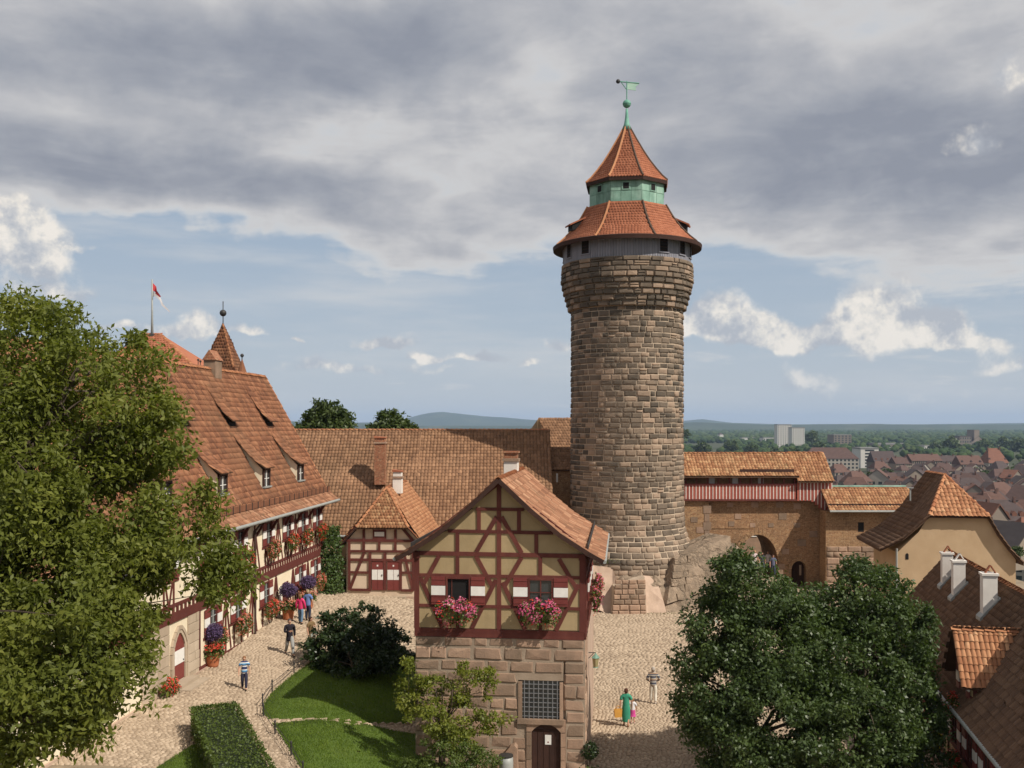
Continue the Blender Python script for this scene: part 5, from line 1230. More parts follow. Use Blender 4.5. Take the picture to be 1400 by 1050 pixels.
# ------------------------------------------------------------------ gate wall with covered walk
YG = 79.0; KG = YG/F
gate = thing('gate_wall', 'brick gate wall with round archway below the red wooden gallery', 'wall', ((1030-700)*KG, YG, 0))
def gu(px): return (px-1030)*KG
def gw(py): return H-(py-HY)*KG
fg = lambda u, w, o: Vector((u, -o, w))
au0, au1, asp, atop = gu(1010), gu(1063), gw(768), gw(731)
nA = 14; arch = [((au0+au1)/2+(au1-au0)/2*math.cos(a), asp+(atop-asp)*math.sin(a)) for a in np.linspace(0, PI, nA+1)]
bu0, bu1 = gu(1082), gu(1102); barch = [((bu0+bu1)/2+(bu1-bu0)/2*math.cos(a), gw(778)+.65*math.sin(a)) for a in np.linspace(0, PI, 9)]
WT = gw(682)
def wall_with_arches(parent, u0, u1, w1, arches, thick, mat, name='wall'):
    """front face as vertical strips around round openings"""
    mb = MB(); us = sorted(set([u0, u1]+[a for A in arches for a, _ in A]))
    for a, b in zip(us, us[1:]):
        if b-a < 1e-4: continue
        m = (a+b)/2; bot_a = bot_b = -.3
        for A in arches:
            xs = sorted(A)
            if xs[0][0] < m < xs[-1][0]: bot_a = np.interp(a, [p[0] for p in xs], [p[1] for p in xs]); bot_b = np.interp(b, [p[0] for p in xs], [p[1] for p in xs])
        mb.add([fg(a, bot_a, 0), fg(b, bot_b, 0), fg(b, w1, 0), fg(a, w1, 0), fg(a, bot_a, -thick), fg(b, bot_b, -thick), fg(b, w1, -thick), fg(a, w1, -thick)], [(0, 1, 2, 3), (5, 4, 7, 6), (0, 4, 5, 1), (3, 2, 6, 7)]+([(0, 3, 7, 4)] if a == u0 else [])+([(1, 5, 6, 2)] if b == u1 else []))
    for A in arches:
        for s in (0, -1):
            x, w = A[s]; mb.add([fg(x, -.3, 0), fg(x, w, 0), fg(x, w, -thick), fg(x, -.3, -thick)], [(0, 1, 2, 3)])
    return mb.build(name, mat, parent)
wall_with_arches(gate, gu(925), gu(1131), WT+1.9, [arch, barch], 5.0, M_brick)
mb = MB(); fbox(mb, fg, gu(925), gu(968), -.3, WT, -.1, .35); mb.build('buttress', M_brick_y, gate)
for k in range(10): mb = MB(); w = .5+k*.66; fbox(mb, fg, gu(968)-.35-.1*(k % 2), gu(968)+.04+.14*(k % 2), w, w+.62, .1, .39); mb.build('quoin', M_ashlar, gate)
for A, ro in ((arch, .42), (barch, .28)):
    cu = (A[0][0]+A[-1][0])/2
    nst = 18 if ro > .3 else 9
    hwid = abs(A[0][0]-A[-1][0])/2; hh = A[len(A)//2][1]-A[0][1]
    for i in range(nst):
        a0, a1 = PI*i/nst, PI*(i+1)/nst-.015
        P = lambda a, e: (cu+(hwid+e)*math.cos(a), A[0][1]+(hh+e)*math.sin(a))
        fpoly(gate, fg, [P(a0, 0), P(a0, ro), P(a1, ro), P(a1, 0)], -.05, .05+.02*random.random(), M_brick_y, 'arch_brick')
for j in range(6):
    for x in (au1+.02, au0-.52): mb = MB(); fbox(mb, fg, x, x+.42+.12*(j % 2), -.1+j*.42, .3+j*.42, -.05, .05); mb.build('jamb_stone', M_ashlar, gate)
rs = random.Random(3)
for px, py in ((998, 690), (1032, 690), (1009, 706), (1066, 690), (1090, 692), (1029, 718), (1054, 718), (1070, 706), (1090, 718), (1000, 716), (1096, 742), (1074, 754), (1112, 730), (948, 710), (956, 724)):
    mb = MB(); s = rs.uniform(.2, .34); o_ = .35 if px < 968 else 0; fbox(mb, fg, gu(px)-s, gu(px)+s, gw(py)-s*.8, gw(py)+s*.8, o_-.04, o_+.03); mb.build('inset_stone', M_ashlar, gate)
mb = MB(); fbox(mb, fg, gu(972), gu(1030), gw(722)-.03, gw(722)+.03, 0, .04); mb.build('string_course', M_brick_y, gate)
mb = MB(); fbox(mb, fg, gu(1096)-.2, gu(1096)-.05, 1.5, 2.3, 0, .08); mb.build('stone_plaque', M_ashlar, gate)
bz_ = 0
dr2 = fpoly(gate, fg, [(bu0, -.2), (bu1, -.2)]+barch[::-1], -.7, -.6, M_timber_dark, 'door')
for k in range(4): mb = MB(); x = bu0+(bu1-bu0)*(k+.5)/4; fbox(mb, fg, x-.13, x+.13, 0, 2.4, -.6, -.58); mb.build('plank', M_timber_dark, dr2)
beyond = thing('house_beyond_gate', 'rendered house wall with a white window seen through the archway', 'house', ((1035-700)/F*92, 92, 0))
mb = MB(); mb.box(-6, 5, 0, 5, -.5, 7.2); mb.build('wall', M_ashlar, beyond)
mb = MB(); mb.prism([(-6.4, -.5, 7.0), (-6.4, 2.5, 9.6), (-6.4, 5.5, 7.0)], (11.8, 0, 0)); mb.build('roof', M_tile_shade, beyond)
fby = lambda u, w, o: Vector((u, -o, w))
for u in (-2.6, -.4, 2.0): fwindow(beyond, fby, u, 3.1, .8, 1.2, frame=M_white)
# wooden gallery
gal = thing('wooden_gallery', 'covered red and white boarded gallery on top of the gate wall', 'gallery', ((1030-700)*KG, YG, WT))
def gv(py): return gw(py)-WT
mb = MB(); fbox(mb, fg, gu(925), gu(1131), gv(650)+.02, gv(682)-.05, -2.6, -.3); mb.build('inner_wall', M_timber_dark, gal)
mb = MB(); fbox(mb, fg, gu(925), gu(1086), -.12, 0.02, -.2, .62); mb.build('floor_beam', M_timber, gal)
mb = MB(); fbox(mb, fg, gu(925), gu(1086), gv(662)-.06, gv(662)+.08, .42, .60); mb.build('top_rail', M_red, gal)
mb = MB(); fbox(mb, fg, gu(925), gu(1086), gv(651)-.05, gv(651)+.1, .40, .58); mb.build('eave_beam', M_timber, gal)
Mr, Mw = [], []
u = gu(934)
while u < gu(1085):
    Mr.append(pm((u, -.50, (gv(662)+0)/2), (.19, 0, 0), (0, .05, 0), (0, 0, gv(662)-.02))); Mw.append(pm((u+.135, -.52, (gv(662)+0)/2), (.065, 0, 0), (0, .05, 0), (0, 0, gv(662)-.02))); u += .265
pieces(gal, 'red_board', 'red_boards', M_red_board, Mr, ASHLAR, 60); pieces(gal, 'white_batten', 'white_battens', M_white_old, Mw, ASHLAR, 60, min_px=3)
for k in range(11): mb = MB(); x = gu(936)+(gu(1084)-gu(936))*k/10; fbox(mb, fg, x-.06, x+.06, gv(662), gv(651), .42, .55); mb.build('post', M_timber, gal)
for px in (973, 1005, 1040): mb = MB(); fbox(mb, fg, gu(px)-.22, gu(px)+.22, gv(661), gv(653), .0, .05); mb.build('painted_daylight', M_white_render, gal)  # solid pale panels; daylight from the far side is put into their colour
# stair box at the right end, boards cut on a slope
mb = MB(); fbox(mb, fg, gu(1086), gu(1131), -.1, gv(655), -2.4, .55); mb.build('stair_box', M_timber_dark, gal)
u = gu(1087); k = 0
while u < gu(1131):
    f = (u-gu(1087))/(gu(1131)-gu(1087)); bot = gv(684) if f < .4 else gv(684)+(gv(708)-gv(684))*(f-.4)/.6
    mb = MB(); fbox(mb, fg, u, u+.19, bot, gv(656), .56, .60); mb.build('red_board', M_red_board, gal)
    mb = MB(); fbox(mb, fg, u+.195, u+.26, bot+.05, gv(656), .56, .625); mb.build('white_batten', M_white_old, gal); u += .277
mb = MB(); mb.prism([(gu(1131)+.03, -.62, gv(708)), (gu(1131)+.03, -.62, gv(656)), (gu(1131)+.03, 2.4, gv(656)), (gu(1131)+.03, 2.4, 0)], (.12, 0, 0)); mb.build('end_wall', M_red_board, gal)
# gallery roof
def simple_roof(parent, u0, u1, ye, ze, yr, zr, mat, n_ind=0, kind='pan', tw=.24, th=.34, back=2.2, vis=None):
    V = Vector((0, yr-ye, zr-ze)); L = V.length
    mb = MB(); mb.prism([(u0, ye, ze-.14), (u0, ye, ze-.01), (u0, yr, zr-.01), (u0, yr+back, ze), (u0, yr+back, ze-.14), (u0, yr, zr-.2)], (u1-u0, 0, 0)); mb.build('roof', M_under, parent)
    tile_roof(parent, (u0, ye, ze), (1, 0, 0), V, [(0, 0), (u1-u0, 0), (u1-u0, L), (0, L)], tw, L/max(1, round(L/th)), mat, kind, n_ind, thick=.075, vis=vis)
    ridge_caps(parent, (u0, yr, zr+.03), (u1, yr, zr+.03), .13, M_ridge, n_ind=30)
simple_roof(gal, gu(920), gu(1088), -.95, gv(650), 1.6, gv(620.5), M_tile_lichen, 60)
simple_roof(gal, gu(1086), gu(1134), -.95, gv(657), 1.7, gv(620), M_tile_lichen, 40)
mb = MB(); mb.box(gu(1009), gu(1083), -.62, -.55, gv(646), gv(641)); mb.build('snow_guard', M_timber_dark, gal)
# ------------------------------------------------------------------ curtain wall to the right
YC = 77.0; KC = YC/F
cur = thing('curtain_wall', 'brick and sandstone wall with small tiled roof right of the gate', 'wall', ((1190-700)*KC, YC, 0))
def cu_(px): return (px-1190)*KC
def cw(py): return H-(py-HY)*KC
mb = MB(); fbox(mb, fg, cu_(1129), cu_(1262), -.3, cw(699), -1.6, 0); mb.build('wall', M_brick_y, cur)
pieces(cur, 'stone', 'stones', M_ashlar, wall_stones(fg, cu_(1130), cu_(1250), -.2, cw(747), [(cu_(1179)-.35, cu_(1179)+.3, cw(775), cw(765))], .42, .55, .5, 1.2, .14, .03), ASHLAR, 60)
mb = MB(); fbox(mb, fg, cu_(1173), cu_(1181), cw(727), cw(714), -.05, .012); mb.build('window_opening', M_dark, cur)
mb = MB(); fbox(mb, fg, cu_(1174), cu_(1181), cw(776), cw(765), -.05, .075); mb.build('window_opening', M_dark, cur)
simple_roof(cur, cu_(1130), cu_(1252), -.75, cw(697), 1.55, cw(669), M_tile_lichen, 60)
mb = MB(); mb.box(cu_(1130), cu_(1249), 1.45, 1.7, cw(669)+.10, cw(669)+.22); mb.build('copper_ridge', M_copper, cur)
mb = MB(); mb.tube([(cu_(1130), -.82, cw(698)), (cu_(1250), -.82, cw(698))], .08, 8); mb.build('gutter', M_zinc, cur)
mb = MB(); mb.box(cu_(1131), cu_(1248), -.30, -.27, cw(692), cw(688.5)); g_ = mb.build('snow_guard', M_timber_dark, cur)
for k in range(12): mb = MB(); x = cu_(1133)+k*.58; mb.box(x, x+.04, -.34, -.30, cw(693.5), cw(688)); mb.build('guard_bracket', M_iron, g_)
# ------------------------------------------------------------------ ochre building with half-hipped roof
YO = 60.0; KO = YO/F; OA = R(8)
och = thing('ochre_gable_building', 'ochre rendered building with a bright half-hipped tiled roof at the right', 'building', ((1308-700)*KO, YO, 0), -OA)
def ou(px): return (px-1300)*KO
def ow(py): return H-(py-HY)*KO
uL, uR = ou(1222), ou(1376); zEo = ow(757); zHo = ow(705); hu0, hu1 = ou(1264), ou(1338); zRo = ow(652); DO = 6.5; HDo = 2.3; um = ou(1299)
mb = MB(); mb.prism([(uL, 0, -3), (uR, 0, -3), (uR, 0, zEo-.3), (hu1+.55, 0, ow(728)), (hu1, 0, zHo), (hu0, 0, zHo), (hu0-.6, 0, ow(728)), (uL, 0, zEo)], (0, DO, 0)); mb.build('wall', M_ochre, och)
fo = lambda u, w, o: Vector((u, -o, w))
fpoly(och, fo, [(ou(1233), ow(766)), (ou(1237), ow(766)), (ou(1237), ow(759)), (ou(1235), ow(757)), (ou(1233), ow(759))], -.02, .02, M_dark, 'slit_window')
apx = Vector((um, HDo, zRo))
for sx, pts in ((-1, [(ou(1198), ow(752)), (ou(1230), ow(735)), (ou(1250), ow(717)), (hu0-.05, zHo+.02), (um, zRo)]), (1, [(ou(1384), ow(768)), (ou(1366), ow(748)), (ou(1352), ow(728)), (hu1+.05, zHo+.02), (um, zRo)])):
    n = len(pts)
    for i in range(n-1):
        (ua, wa), (ub, wb) = pts[i], pts[i+1]; top = i == n-2
        L = math.hypot(ub-ua, wb-wa); y0 = -.3; y0b = HDo if top else y0; y1 = DO+.2
        mb = MB(); mb.add([(ua, y0, wa), (ub, y0b, wb), (ub, y1, wb), (ua, y1, wa), (ua, y0, wa-.14), (ub, y0b, wb-.14), (ub, y1, wb-.14), (ua, y1, wa-.14)], [(0, 1, 2, 3), (4, 5, 6, 7), (0, 4, 5, 1), (1, 5, 6, 2), (2, 6, 7, 3), (3, 7, 4, 0)]); mb.build('roof', M_under, och)
        T = y1-y0; V = Vector((ub-ua, 0, wb-wa)); O = Vector((ua, y0 if sx > 0 else y1, wa)); U = (0, sx, 0)
        poly = [(0, 0), (T, 0), (T, L), (0, L)] if not top else ([(0, 0), (T, 0), (T, L), (HDo+.3, L)] if sx > 0 else [(0, 0), (T, 0), (T-HDo-.3, L), (0, L)])
        tile_roof(och, O, U, V, poly, .24, L/max(1, round(L/.33)), M_tile_shade if sx < 0 else M_tile_lichen, 'pan', 100 if sx < 0 and top else 0, thick=.07)  # left slope away from the sun: shade put into its tile colour
    ridge_caps(och, (pts[-2][0], -.3, pts[-2][1]+.05), apx+Vector((0, 0, .05)), .12, M_ridge, n_ind=20, name='hip_tile')
    for (ua, wa), (ub, wb) in zip(pts[:-1], pts[1:-1]): ridge_caps(och, (ua, -.3, wa+.03), (ub, -.3, wb+.03), .09, M_tile_shade, n_ind=10, name='verge_tile')
a = Vector((hu0-.1, -.34, zHo)); V = Vector((0, HDo+.34, zRo-zHo)); wI = hu1-hu0+.2
mb = MB(); mb.add([a, a+Vector((wI, 0, 0)), apx], [(0, 1, 2)]); mb.add([a-Vector((0, 0, .12)), a+Vector((wI, 0, -.12)), apx-Vector((0, 0, .12))], [(0, 1, 2)]); mb.build('hip_roof', M_under, och)
tile_roof(och, a, (1, 0, 0), V, [(0, 0), (wI, 0), (wI*.5, V.length)], .25, .33, M_tile_bright, 'pan', 130, thick=.085, name='hip_roof_tile')
ridge_caps(och, apx+Vector((0, 0, .03)), (um, DO+.2, zRo+.03), .12, M_ridge, n_ind=20)
mb = MB(); mb.tube([(um-1.9, 3.0, ow(690)), (um-1.9, 3.0, ow(672))], .05, 6); mb.box(um-2.1, um-1.7, 2.9, 3.1, ow(672), ow(671)); mb.build('vent_pipe', M_zinc, och)
mb = MB(); mb.tube([(uL-.05, -.1, 5.9), (uL-.05, -.12, -1)], .06, 6); mb.build('downpipe', M_zinc, och)
# ------------------------------------------------------------------ building at the right edge (three white chimneys, dormer)
RA = R(12.03); tR = .213
def rX(D, Y): return D+tR*Y
Y0r = 38.9
rb_ = thing('right_edge_building', 'half-timbered building with shaded tile roof and three white chimneys at the right edge', 'building', (rX(8.9, Y0r), Y0r, 0), -RA)
cR = math.cos(RA)
def lxr(D): return (D-8.9)*cR
def lyr(Y, D): return (Y-Y0r)/cR - (D-8.9)*math.sin(RA)*0
fr2 = lambda u, w, o: Vector((-o, -u, w))        # facade faces left; u runs towards the camera
ye0, ye1 = -13.5, 13.6                            # local y from near to far
xr_, zr_, xe_, ze_ = lxr(11.7), 6.8, lxr(8.45), 2.94
mb = MB(); mb.box(0, 6.0, ye0+.3, ye1-.35, -.3, 3.2); mb.build('wall', M_infill, rb_)
mb = MB(); mb.prism([(0, ye1-.35, 3.1), (6, ye1-.35, 3.1), (xr_, ye1-.35, 6.6)], (0, -.2, 0)); mb.build('gable_wall', M_ochre, rb_)
mb = MB(); mb.prism([(xe_, ye0, ze_-.12), (xe_, ye0, ze_-.02), (xr_, ye0, zr_-.02), (2*xr_-xe_, ye0, ze_-.02), (2*xr_-xe_, ye0, ze_-.12), (xr_, ye0, zr_-.2)], (0, ye1-ye0, 0)); mb.build('roof', M_under, rb_)
V = Vector((xr_-xe_, 0, zr_-ze_)); L = V.length; T = ye1-ye0
dY = -2.1                                           # dormer centre along the wall
def up_u(y): return ye1-y
dh = [(up_u(dY+1.0), 1.0), (up_u(dY-1.0), 1.0), (up_u(dY-.1), 3.2), (up_u(dY+.1), 3.2)]
tile_roof(rb_, (xe_, ye1, ze_), (0, -1, 0), V, [(0, 0), (T, 0), (T, L), (0, L)], .20, .30, M_tile_shade, 'pan', 300, vis=lambda px, py: px > 1270, thick=.07, holes=[dh])  # left-facing slope, its shade put into the tile colour
tile_roof(rb_, (2*xr_-xe_, ye0, ze_), (0, 1, 0), Vector((xe_-xr_, 0, zr_-ze_)), [(0, 0), (T, 0), (T, L), (0, L)], .3, .4, M_tile_old, 'flat', 0)
ridge_caps(rb_, (xr_, ye0, zr_+.02), (xr_, ye1, zr_+.02), .14, M_ridge, n_ind=60)
ridge_caps(rb_, (xe_, ye1, ze_+.02), (xr_, ye1, zr_+.02), .10, M_tile_shade, n_ind=20, name='verge_tile')
mb = MB(); mb.tube([(xe_-.06, ye0, ze_-.05), (xe_-.06, ye1, ze_-.05)], .08, 8); mb.build('gutter', M_zinc, rb_)
for cpx, cpy, tpy, wd in ((1288.5, 803, 758, .44), (1303.5, 820, 769, .47), (1344, 846, 787, .50)):
    # base point on the left roof slope
    best = None
    for Y in np.arange(30, 54, .05):
        p = at(cpx, cpy, Y); q = wmat(rb_).inverted() @ p; zroof = ze_+(q.x-xe_)*(zr_-ze_)/(xr_-xe_)
        if best is None or abs(q.z-zroof) < best[0]: best = (abs(q.z-zroof), q, Y)
    _, q, Y = best; hgt = (cpy-tpy)*Y/F; sx_ = wd
    mb = MB(); mb.box(q.x, q.x+sx_*1.1, q.y, q.y+sx_, q.z-.4, q.z+hgt); ch = mb.build('chimney', M_white_render, rb_)
    mb = MB(); mb.box(q.x-.05, q.x+sx_*1.1+.05, q.y-.05, q.y+sx_+.05, q.z+hgt, q.z+hgt+.09); mb.build('chimney_cap', M_white_render, ch)
    mb = MB(); mb.prism([(q.x-.14, q.y-.1, q.z-.14), (q.x+sx_*1.1+.1, q.y-.1, q.z+(sx_*1.1+.1)*1.19-.03), (q.x+sx_*1.1+.1, q.y-.1, q.z+(sx_*1.1+.1)*1.19+.12), (q.x-.14, q.y-.1, q.z+.05)], (0, sx_+.2, 0)); mb.build('flashing', M_zinc, ch)
    for s in (0, 1): mb = MB(); mb.obox((q.x+sx_*(.45+.42*s), q.y+sx_/2, q.z+hgt+.24), (.022, 0, 0), (0, sx_*.22, 0), (.10*(1-2*s), 0, .16)); mb.build('chimney_cover', M_white_render if cpx == 1303.5 else M_tile_red, ch)
# dormer: sunlit side painted in brighter tiles, far side in shade-toned ones
dz0, dze, dhw = 5.75, 4.0, 1.4; dl = xr_-.15
mb = MB(); mb.prism([(0, dY-1.15, 2.8), (0, dY+1.15, 2.8), (0, dY+1.15, dze+.1), (0, dY, dz0-.12), (0, dY-1.15, dze+.1)], (2.2, 0, 0)); dm = mb.build('dormer', M_infill, rb_)
for s in (-1, 1):
    V = Vector((0, -s*dhw, dz0-dze)); L = V.length; x0 = -.42; xt = xe_+(dz0-ze_)/(zr_-ze_)*(xr_-xe_); xb = xe_+(dze-ze_)/(zr_-ze_)*(xr_-xe_)
    mb = MB(); mb.add([(x0, dY+s*dhw, dze), (xb, dY+s*dhw, dze), (xt, dY, dz0), (x0, dY, dz0)], [(0, 1, 2, 3)]); mb.add([(x0, dY+s*dhw, dze-.1), (xb, dY+s*dhw, dze-.1), (xt, dY, dz0-.1), (x0, dY, dz0-.1)], [(0, 1, 2, 3)]); mb.build('dormer_roof', M_under, dm)
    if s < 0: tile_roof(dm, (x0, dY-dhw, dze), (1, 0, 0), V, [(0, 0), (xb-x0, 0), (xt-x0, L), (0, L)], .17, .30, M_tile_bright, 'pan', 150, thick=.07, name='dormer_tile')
    else: tile_roof(dm, (xb, dY+dhw, dze), (-1, 0, 0), V, [(0, 0), (xb-x0, 0), (xb-x0, L), (xb-xt, L)], .2, .30, M_tile_shade, 'flat', 0, thick=.06, name='dormer_tile')
ridge_caps(dm, (-.44, dY, dz0+.03), (xt, dY, dz0+.03), .11, M_ridge, n_ind=12)
fd = lambda u, w, o: Vector((u, dY-1.15-o, w))
for p, q in (((.1, 2.7), (.1, dze)), ((.75, 2.7), (.75, dze)), ((0, 3.45), (1.6, 3.45)), ((0, 3.9), (1.6, 3.9))): fbeam(dm, fd, p, q, .14)
fdf = lambda u, w, o: Vector((-o, dY-u, w))
fwindow(dm, fdf, 0, 3.35, .9, 1.1)
for s in (-1, 1): fshutter(dm, fdf, s*.75, 3.35, .45, 1.1)
for p, q in (((-1.1, 2.8), (-1.1, 3.6)), ((1.1, 2.8), (1.1, 3.6)), ((-1.1, 3.1), (1.1, 3.1))): fbeam(dm, fdf, p, q, .14)
# facade
for k in range(11):
    u = -12.5+k*2.4; fbeam(rb_, fr2, (u, 0), (u, 3.0), .18)
    if k < 10:
        fwindow(rb_, fr2, u+1.2, 1.1, .9, 1.15)
        for s in (-1, 1): fshutter(rb_, fr2, u+1.2+s*.78, 1.1, .48, 1.15)
for w in (.15, 1.0, 2.85): fbeam(rb_, fr2, (-13, w), (13, w), .17)
# eyebrow dormer in the near roof
mb = MB(); q = wmat(rb_).inverted() @ at(1385, 968, 33.0)
mb.prism([(q.x-.1, q.y-.5, q.z-.25), (q.x-.1, q.y+.5, q.z-.25), (q.x-.1, q.y, q.z+.15)], (1.0, 0, .2)); eb = mb.build('roof_vent', M_white_render, rb_)
mb = MB(); mb.prism([(q.x-.25, q.y-.65, q.z-.25), (q.x-.25, q.y, q.z+.22), (q.x-.25, q.y+.65, q.z-.25), (q.x-.25, q.y+.65, q.z-.18), (q.x-.25, q.y, q.z+.3), (q.x-.25, q.y-.65, q.z-.18)], (1.4, 0, .3)); mb.build('vent_roof', M_tile_shade, eb)
WR = wmat(rb_)
for u, w, lab in ((dY, 3.1, 'flower box under the dormer window at the right edge'), (3.4, 1.05, 'flower box beyond the person in yellow at the right edge'), (-2.2, 1.05, 'flower box lowest on the right edge building')):
    flower_box(lab, WR @ Vector((-.07, u, w)), WR.to_3x3() @ Vector((0, 1, 0)), WR.to_3x3() @ Vector((-1, 0, 0)), 1.2, .5, M_redb, M_salmon, 'flower boxes on the right edge building', .5, 1.0)
# ------------------------------------------------------------------ roofs and spires behind the left range
YF = 95.0
pal = thing('hipped_roof_hall', 'orange hipped roof with flagpole behind the long half-timbered building', 'building', at(208, 560, YF))
Po = at(208, 560, YF)
def pl(px, py, Y=YF): return at(px, py, Y)-Po
e0, e1 = pl(110, 520, YF-6), pl(285, 520, YF-6); r0, r1 = pl(196, 457.5), pl(221, 457.5)
e2, e3 = e1+Vector((0, 12, 0)), e0+Vector((0, 12, 0))
mb = MB(); mb.add([e0, e1, r1, r0, e2, e3], [(0, 1, 2, 3), (1, 4, 2), (4, 5, 3, 2), (5, 0, 3)]); mb.build('roof', M_tile_red, pal)
for a, b in ((e0, r0), (e1, r1), (r0, r1)): ridge_caps(pal, a, b, .16, M_ridge, n_ind=0, name='hip_tile')
Ue = (e1-e0); Ue = Ue.normalized(); mid = (r0+r1)/2; V = Vector((0, r0.y-e0.y, r0.z-e0.z)); La = V.length; We = (e1-e0).length
tile_roof(pal, e0, Ue, V, [(0, 0), (We, 0), ((r1-e0).x, La), ((r0-e0).x, La)], .26, .34, M_tile_red, 'flat', 0)
mb = MB(); mb.box(e0.x+.3, e1.x-.3, e0.y+.3, e2.y-.3, -14, e0.z); mb.build('wall', M_ashlar, pal)
fp = thing('flagpole', 'tall flagpole with hanging red and white flag on the orange hipped roof', 'flagpole', at(208, 459, YF))
mb = MB(); mb.lathe([(.14, -.4), (.09, 2), (.07, (459-382)*YF/F)], 10); mb.build('pole', M_zinc, fp, True)
mb = MB(); mb.lathe([(.35, -.35), (.35, .1), (.1, .2)], 10); mb.build('foot', M_iron, fp)
def cloth(name, pts_top, pts_bot, mat):
    mb = MB(); n = len(pts_top); mb.add(pts_top+pts_bot, [(i, i+1, n+i+1, n+i) for i in range(n-1)]); mb.add([Vector(p)+Vector((0, .03, 0)) for p in pts_top+pts_bot], [(i, i+1, n+i+1, n+i) for i in range(n-1)]); return mb.build(name, mat, fp, True)
kf = YF/F
def fq(px, py, dy=0.): return Vector(((px-208)*kf, dy, (459-py)*kf))
cloth('red_field', [fq(209, 387), fq(212, 391, .3), fq(216, 398, -.3), fq(219, 405, .2)], [fq(209, 397), fq(211, 399, .3), fq(214, 402, -.3), fq(217, 406, .2)], flat('flag_red', (.42, .045, .05), .8))
cloth('white_field', [fq(209, 397), fq(214, 402, -.3), fq(218, 407, .3), fq(224, 416, -.2), fq(232, 426, .1)], [fq(209, 406), fq(213, 404.5, -.3), fq(217, 410, .3), fq(222, 418, -.2), fq(231, 426.3, .1)], flat('flag_white', (.70, .66, .66), .8))
sp = thing('pointed_tower', 'pointed red tiled tower roof with ball finial behind the left range', 'tower', at(305, 560, 88))
So = at(305, 560, 88); ks = 88/F
mb = MB(); hb_ = 24*ks; z0 = (560-512)*ks; zt = (560-443)*ks
c4 = [(-hb_*1.05, -hb_*.75), (hb_*.95, -hb_*.95), (hb_*1.1, hb_*.8), (-hb_*.9, hb_)]
mb.add([(x, y, z0) for x, y in c4]+[(0, 0, zt)], [(i, (i+1) % 4, 4) for i in range(4)]); mb.build('spire', M_tile_old, sp)
for i in range(4): ridge_caps(sp, (*c4[i], z0), (0, 0, zt), .10, M_ridge if i == 1 else M_tile_old, n_ind=0, name='hip_tile')
for i in range(4):
    p, q = Vector((*c4[i], z0)), Vector((*c4[(i+1) % 4], z0)); ap = Vector((0, 0, zt)); U = (q-p).normalized(); m = (p+q)/2; V = ap-m; tile_roof(sp, p, U, V-U*V.dot(U), [(0, 0), ((q-p).length, 0), ((ap-p).dot(U), (V-U*V.dot(U)).length)], .24, .3, M_tile_old, 'flat', 0)
mb = MB(); mb.prism([(x*.93, y*.93, -12) for x, y in c4], (0, 0, z0+12)); mb.build('wall', M_ashlar, sp)
mb = MB(); zb = (560-428)*ks; mb.lathe([(.3*math.sin(a)+.005, zb-.3*math.cos(a)) for a in np.linspace(0, PI, 9)], 12); mb.tube([(0, 0, zt-.2), (0, 0, (560-412)*ks)], .045, 6); mb.build('finial', M_iron, sp, True)
tu = thing('small_turret', 'tiny pointed turret right of the pointed tower roof', 'turret', at(331, 540, 86)); kt = 86/F
mb = MB(); mb.lathe([(8*kt, (540-515)*kt), (.03, (540-491)*kt)], 8, a0=.2); mb.build('spire', M_tile_old, tu)
mb = MB(); mb.lathe([(6*kt, -3), (6*kt, (540-515)*kt)], 8, a0=.2); mb.build('wall', M_ashlar, tu)
mb = MB(); mb.tube([(0, 0, (540-492)*kt), (0, 0, (540-484)*kt)], .05, 5); mb.lathe([(.16*math.sin(a)+.004, (540-486)*kt-.16*math.cos(a)) for a in np.linspace(0, PI, 7)], 8); mb.build('finial', M_iron, tu)
for px, py, lab in ((271, 492, 'thin finial on the roof left of the pointed tower, leftmost one'), (274, 494, 'thin finial on the roof left of the pointed tower, right one')):
    t_ = thing('roof_finial', lab, 'finial', at(px, 512, 84), 0, 'roof finials'); kk = 84/F; mb = MB(); mb.tube([(0, 0, -1.5), (0, 0, (512-py)*kk)], .035, 5); mb.lathe([(.1*math.sin(a)+.003, (512-py)*kk-.1*math.cos(a)) for a in np.linspace(0, PI, 6)], 8); mb.build('rod', M_iron, t_)
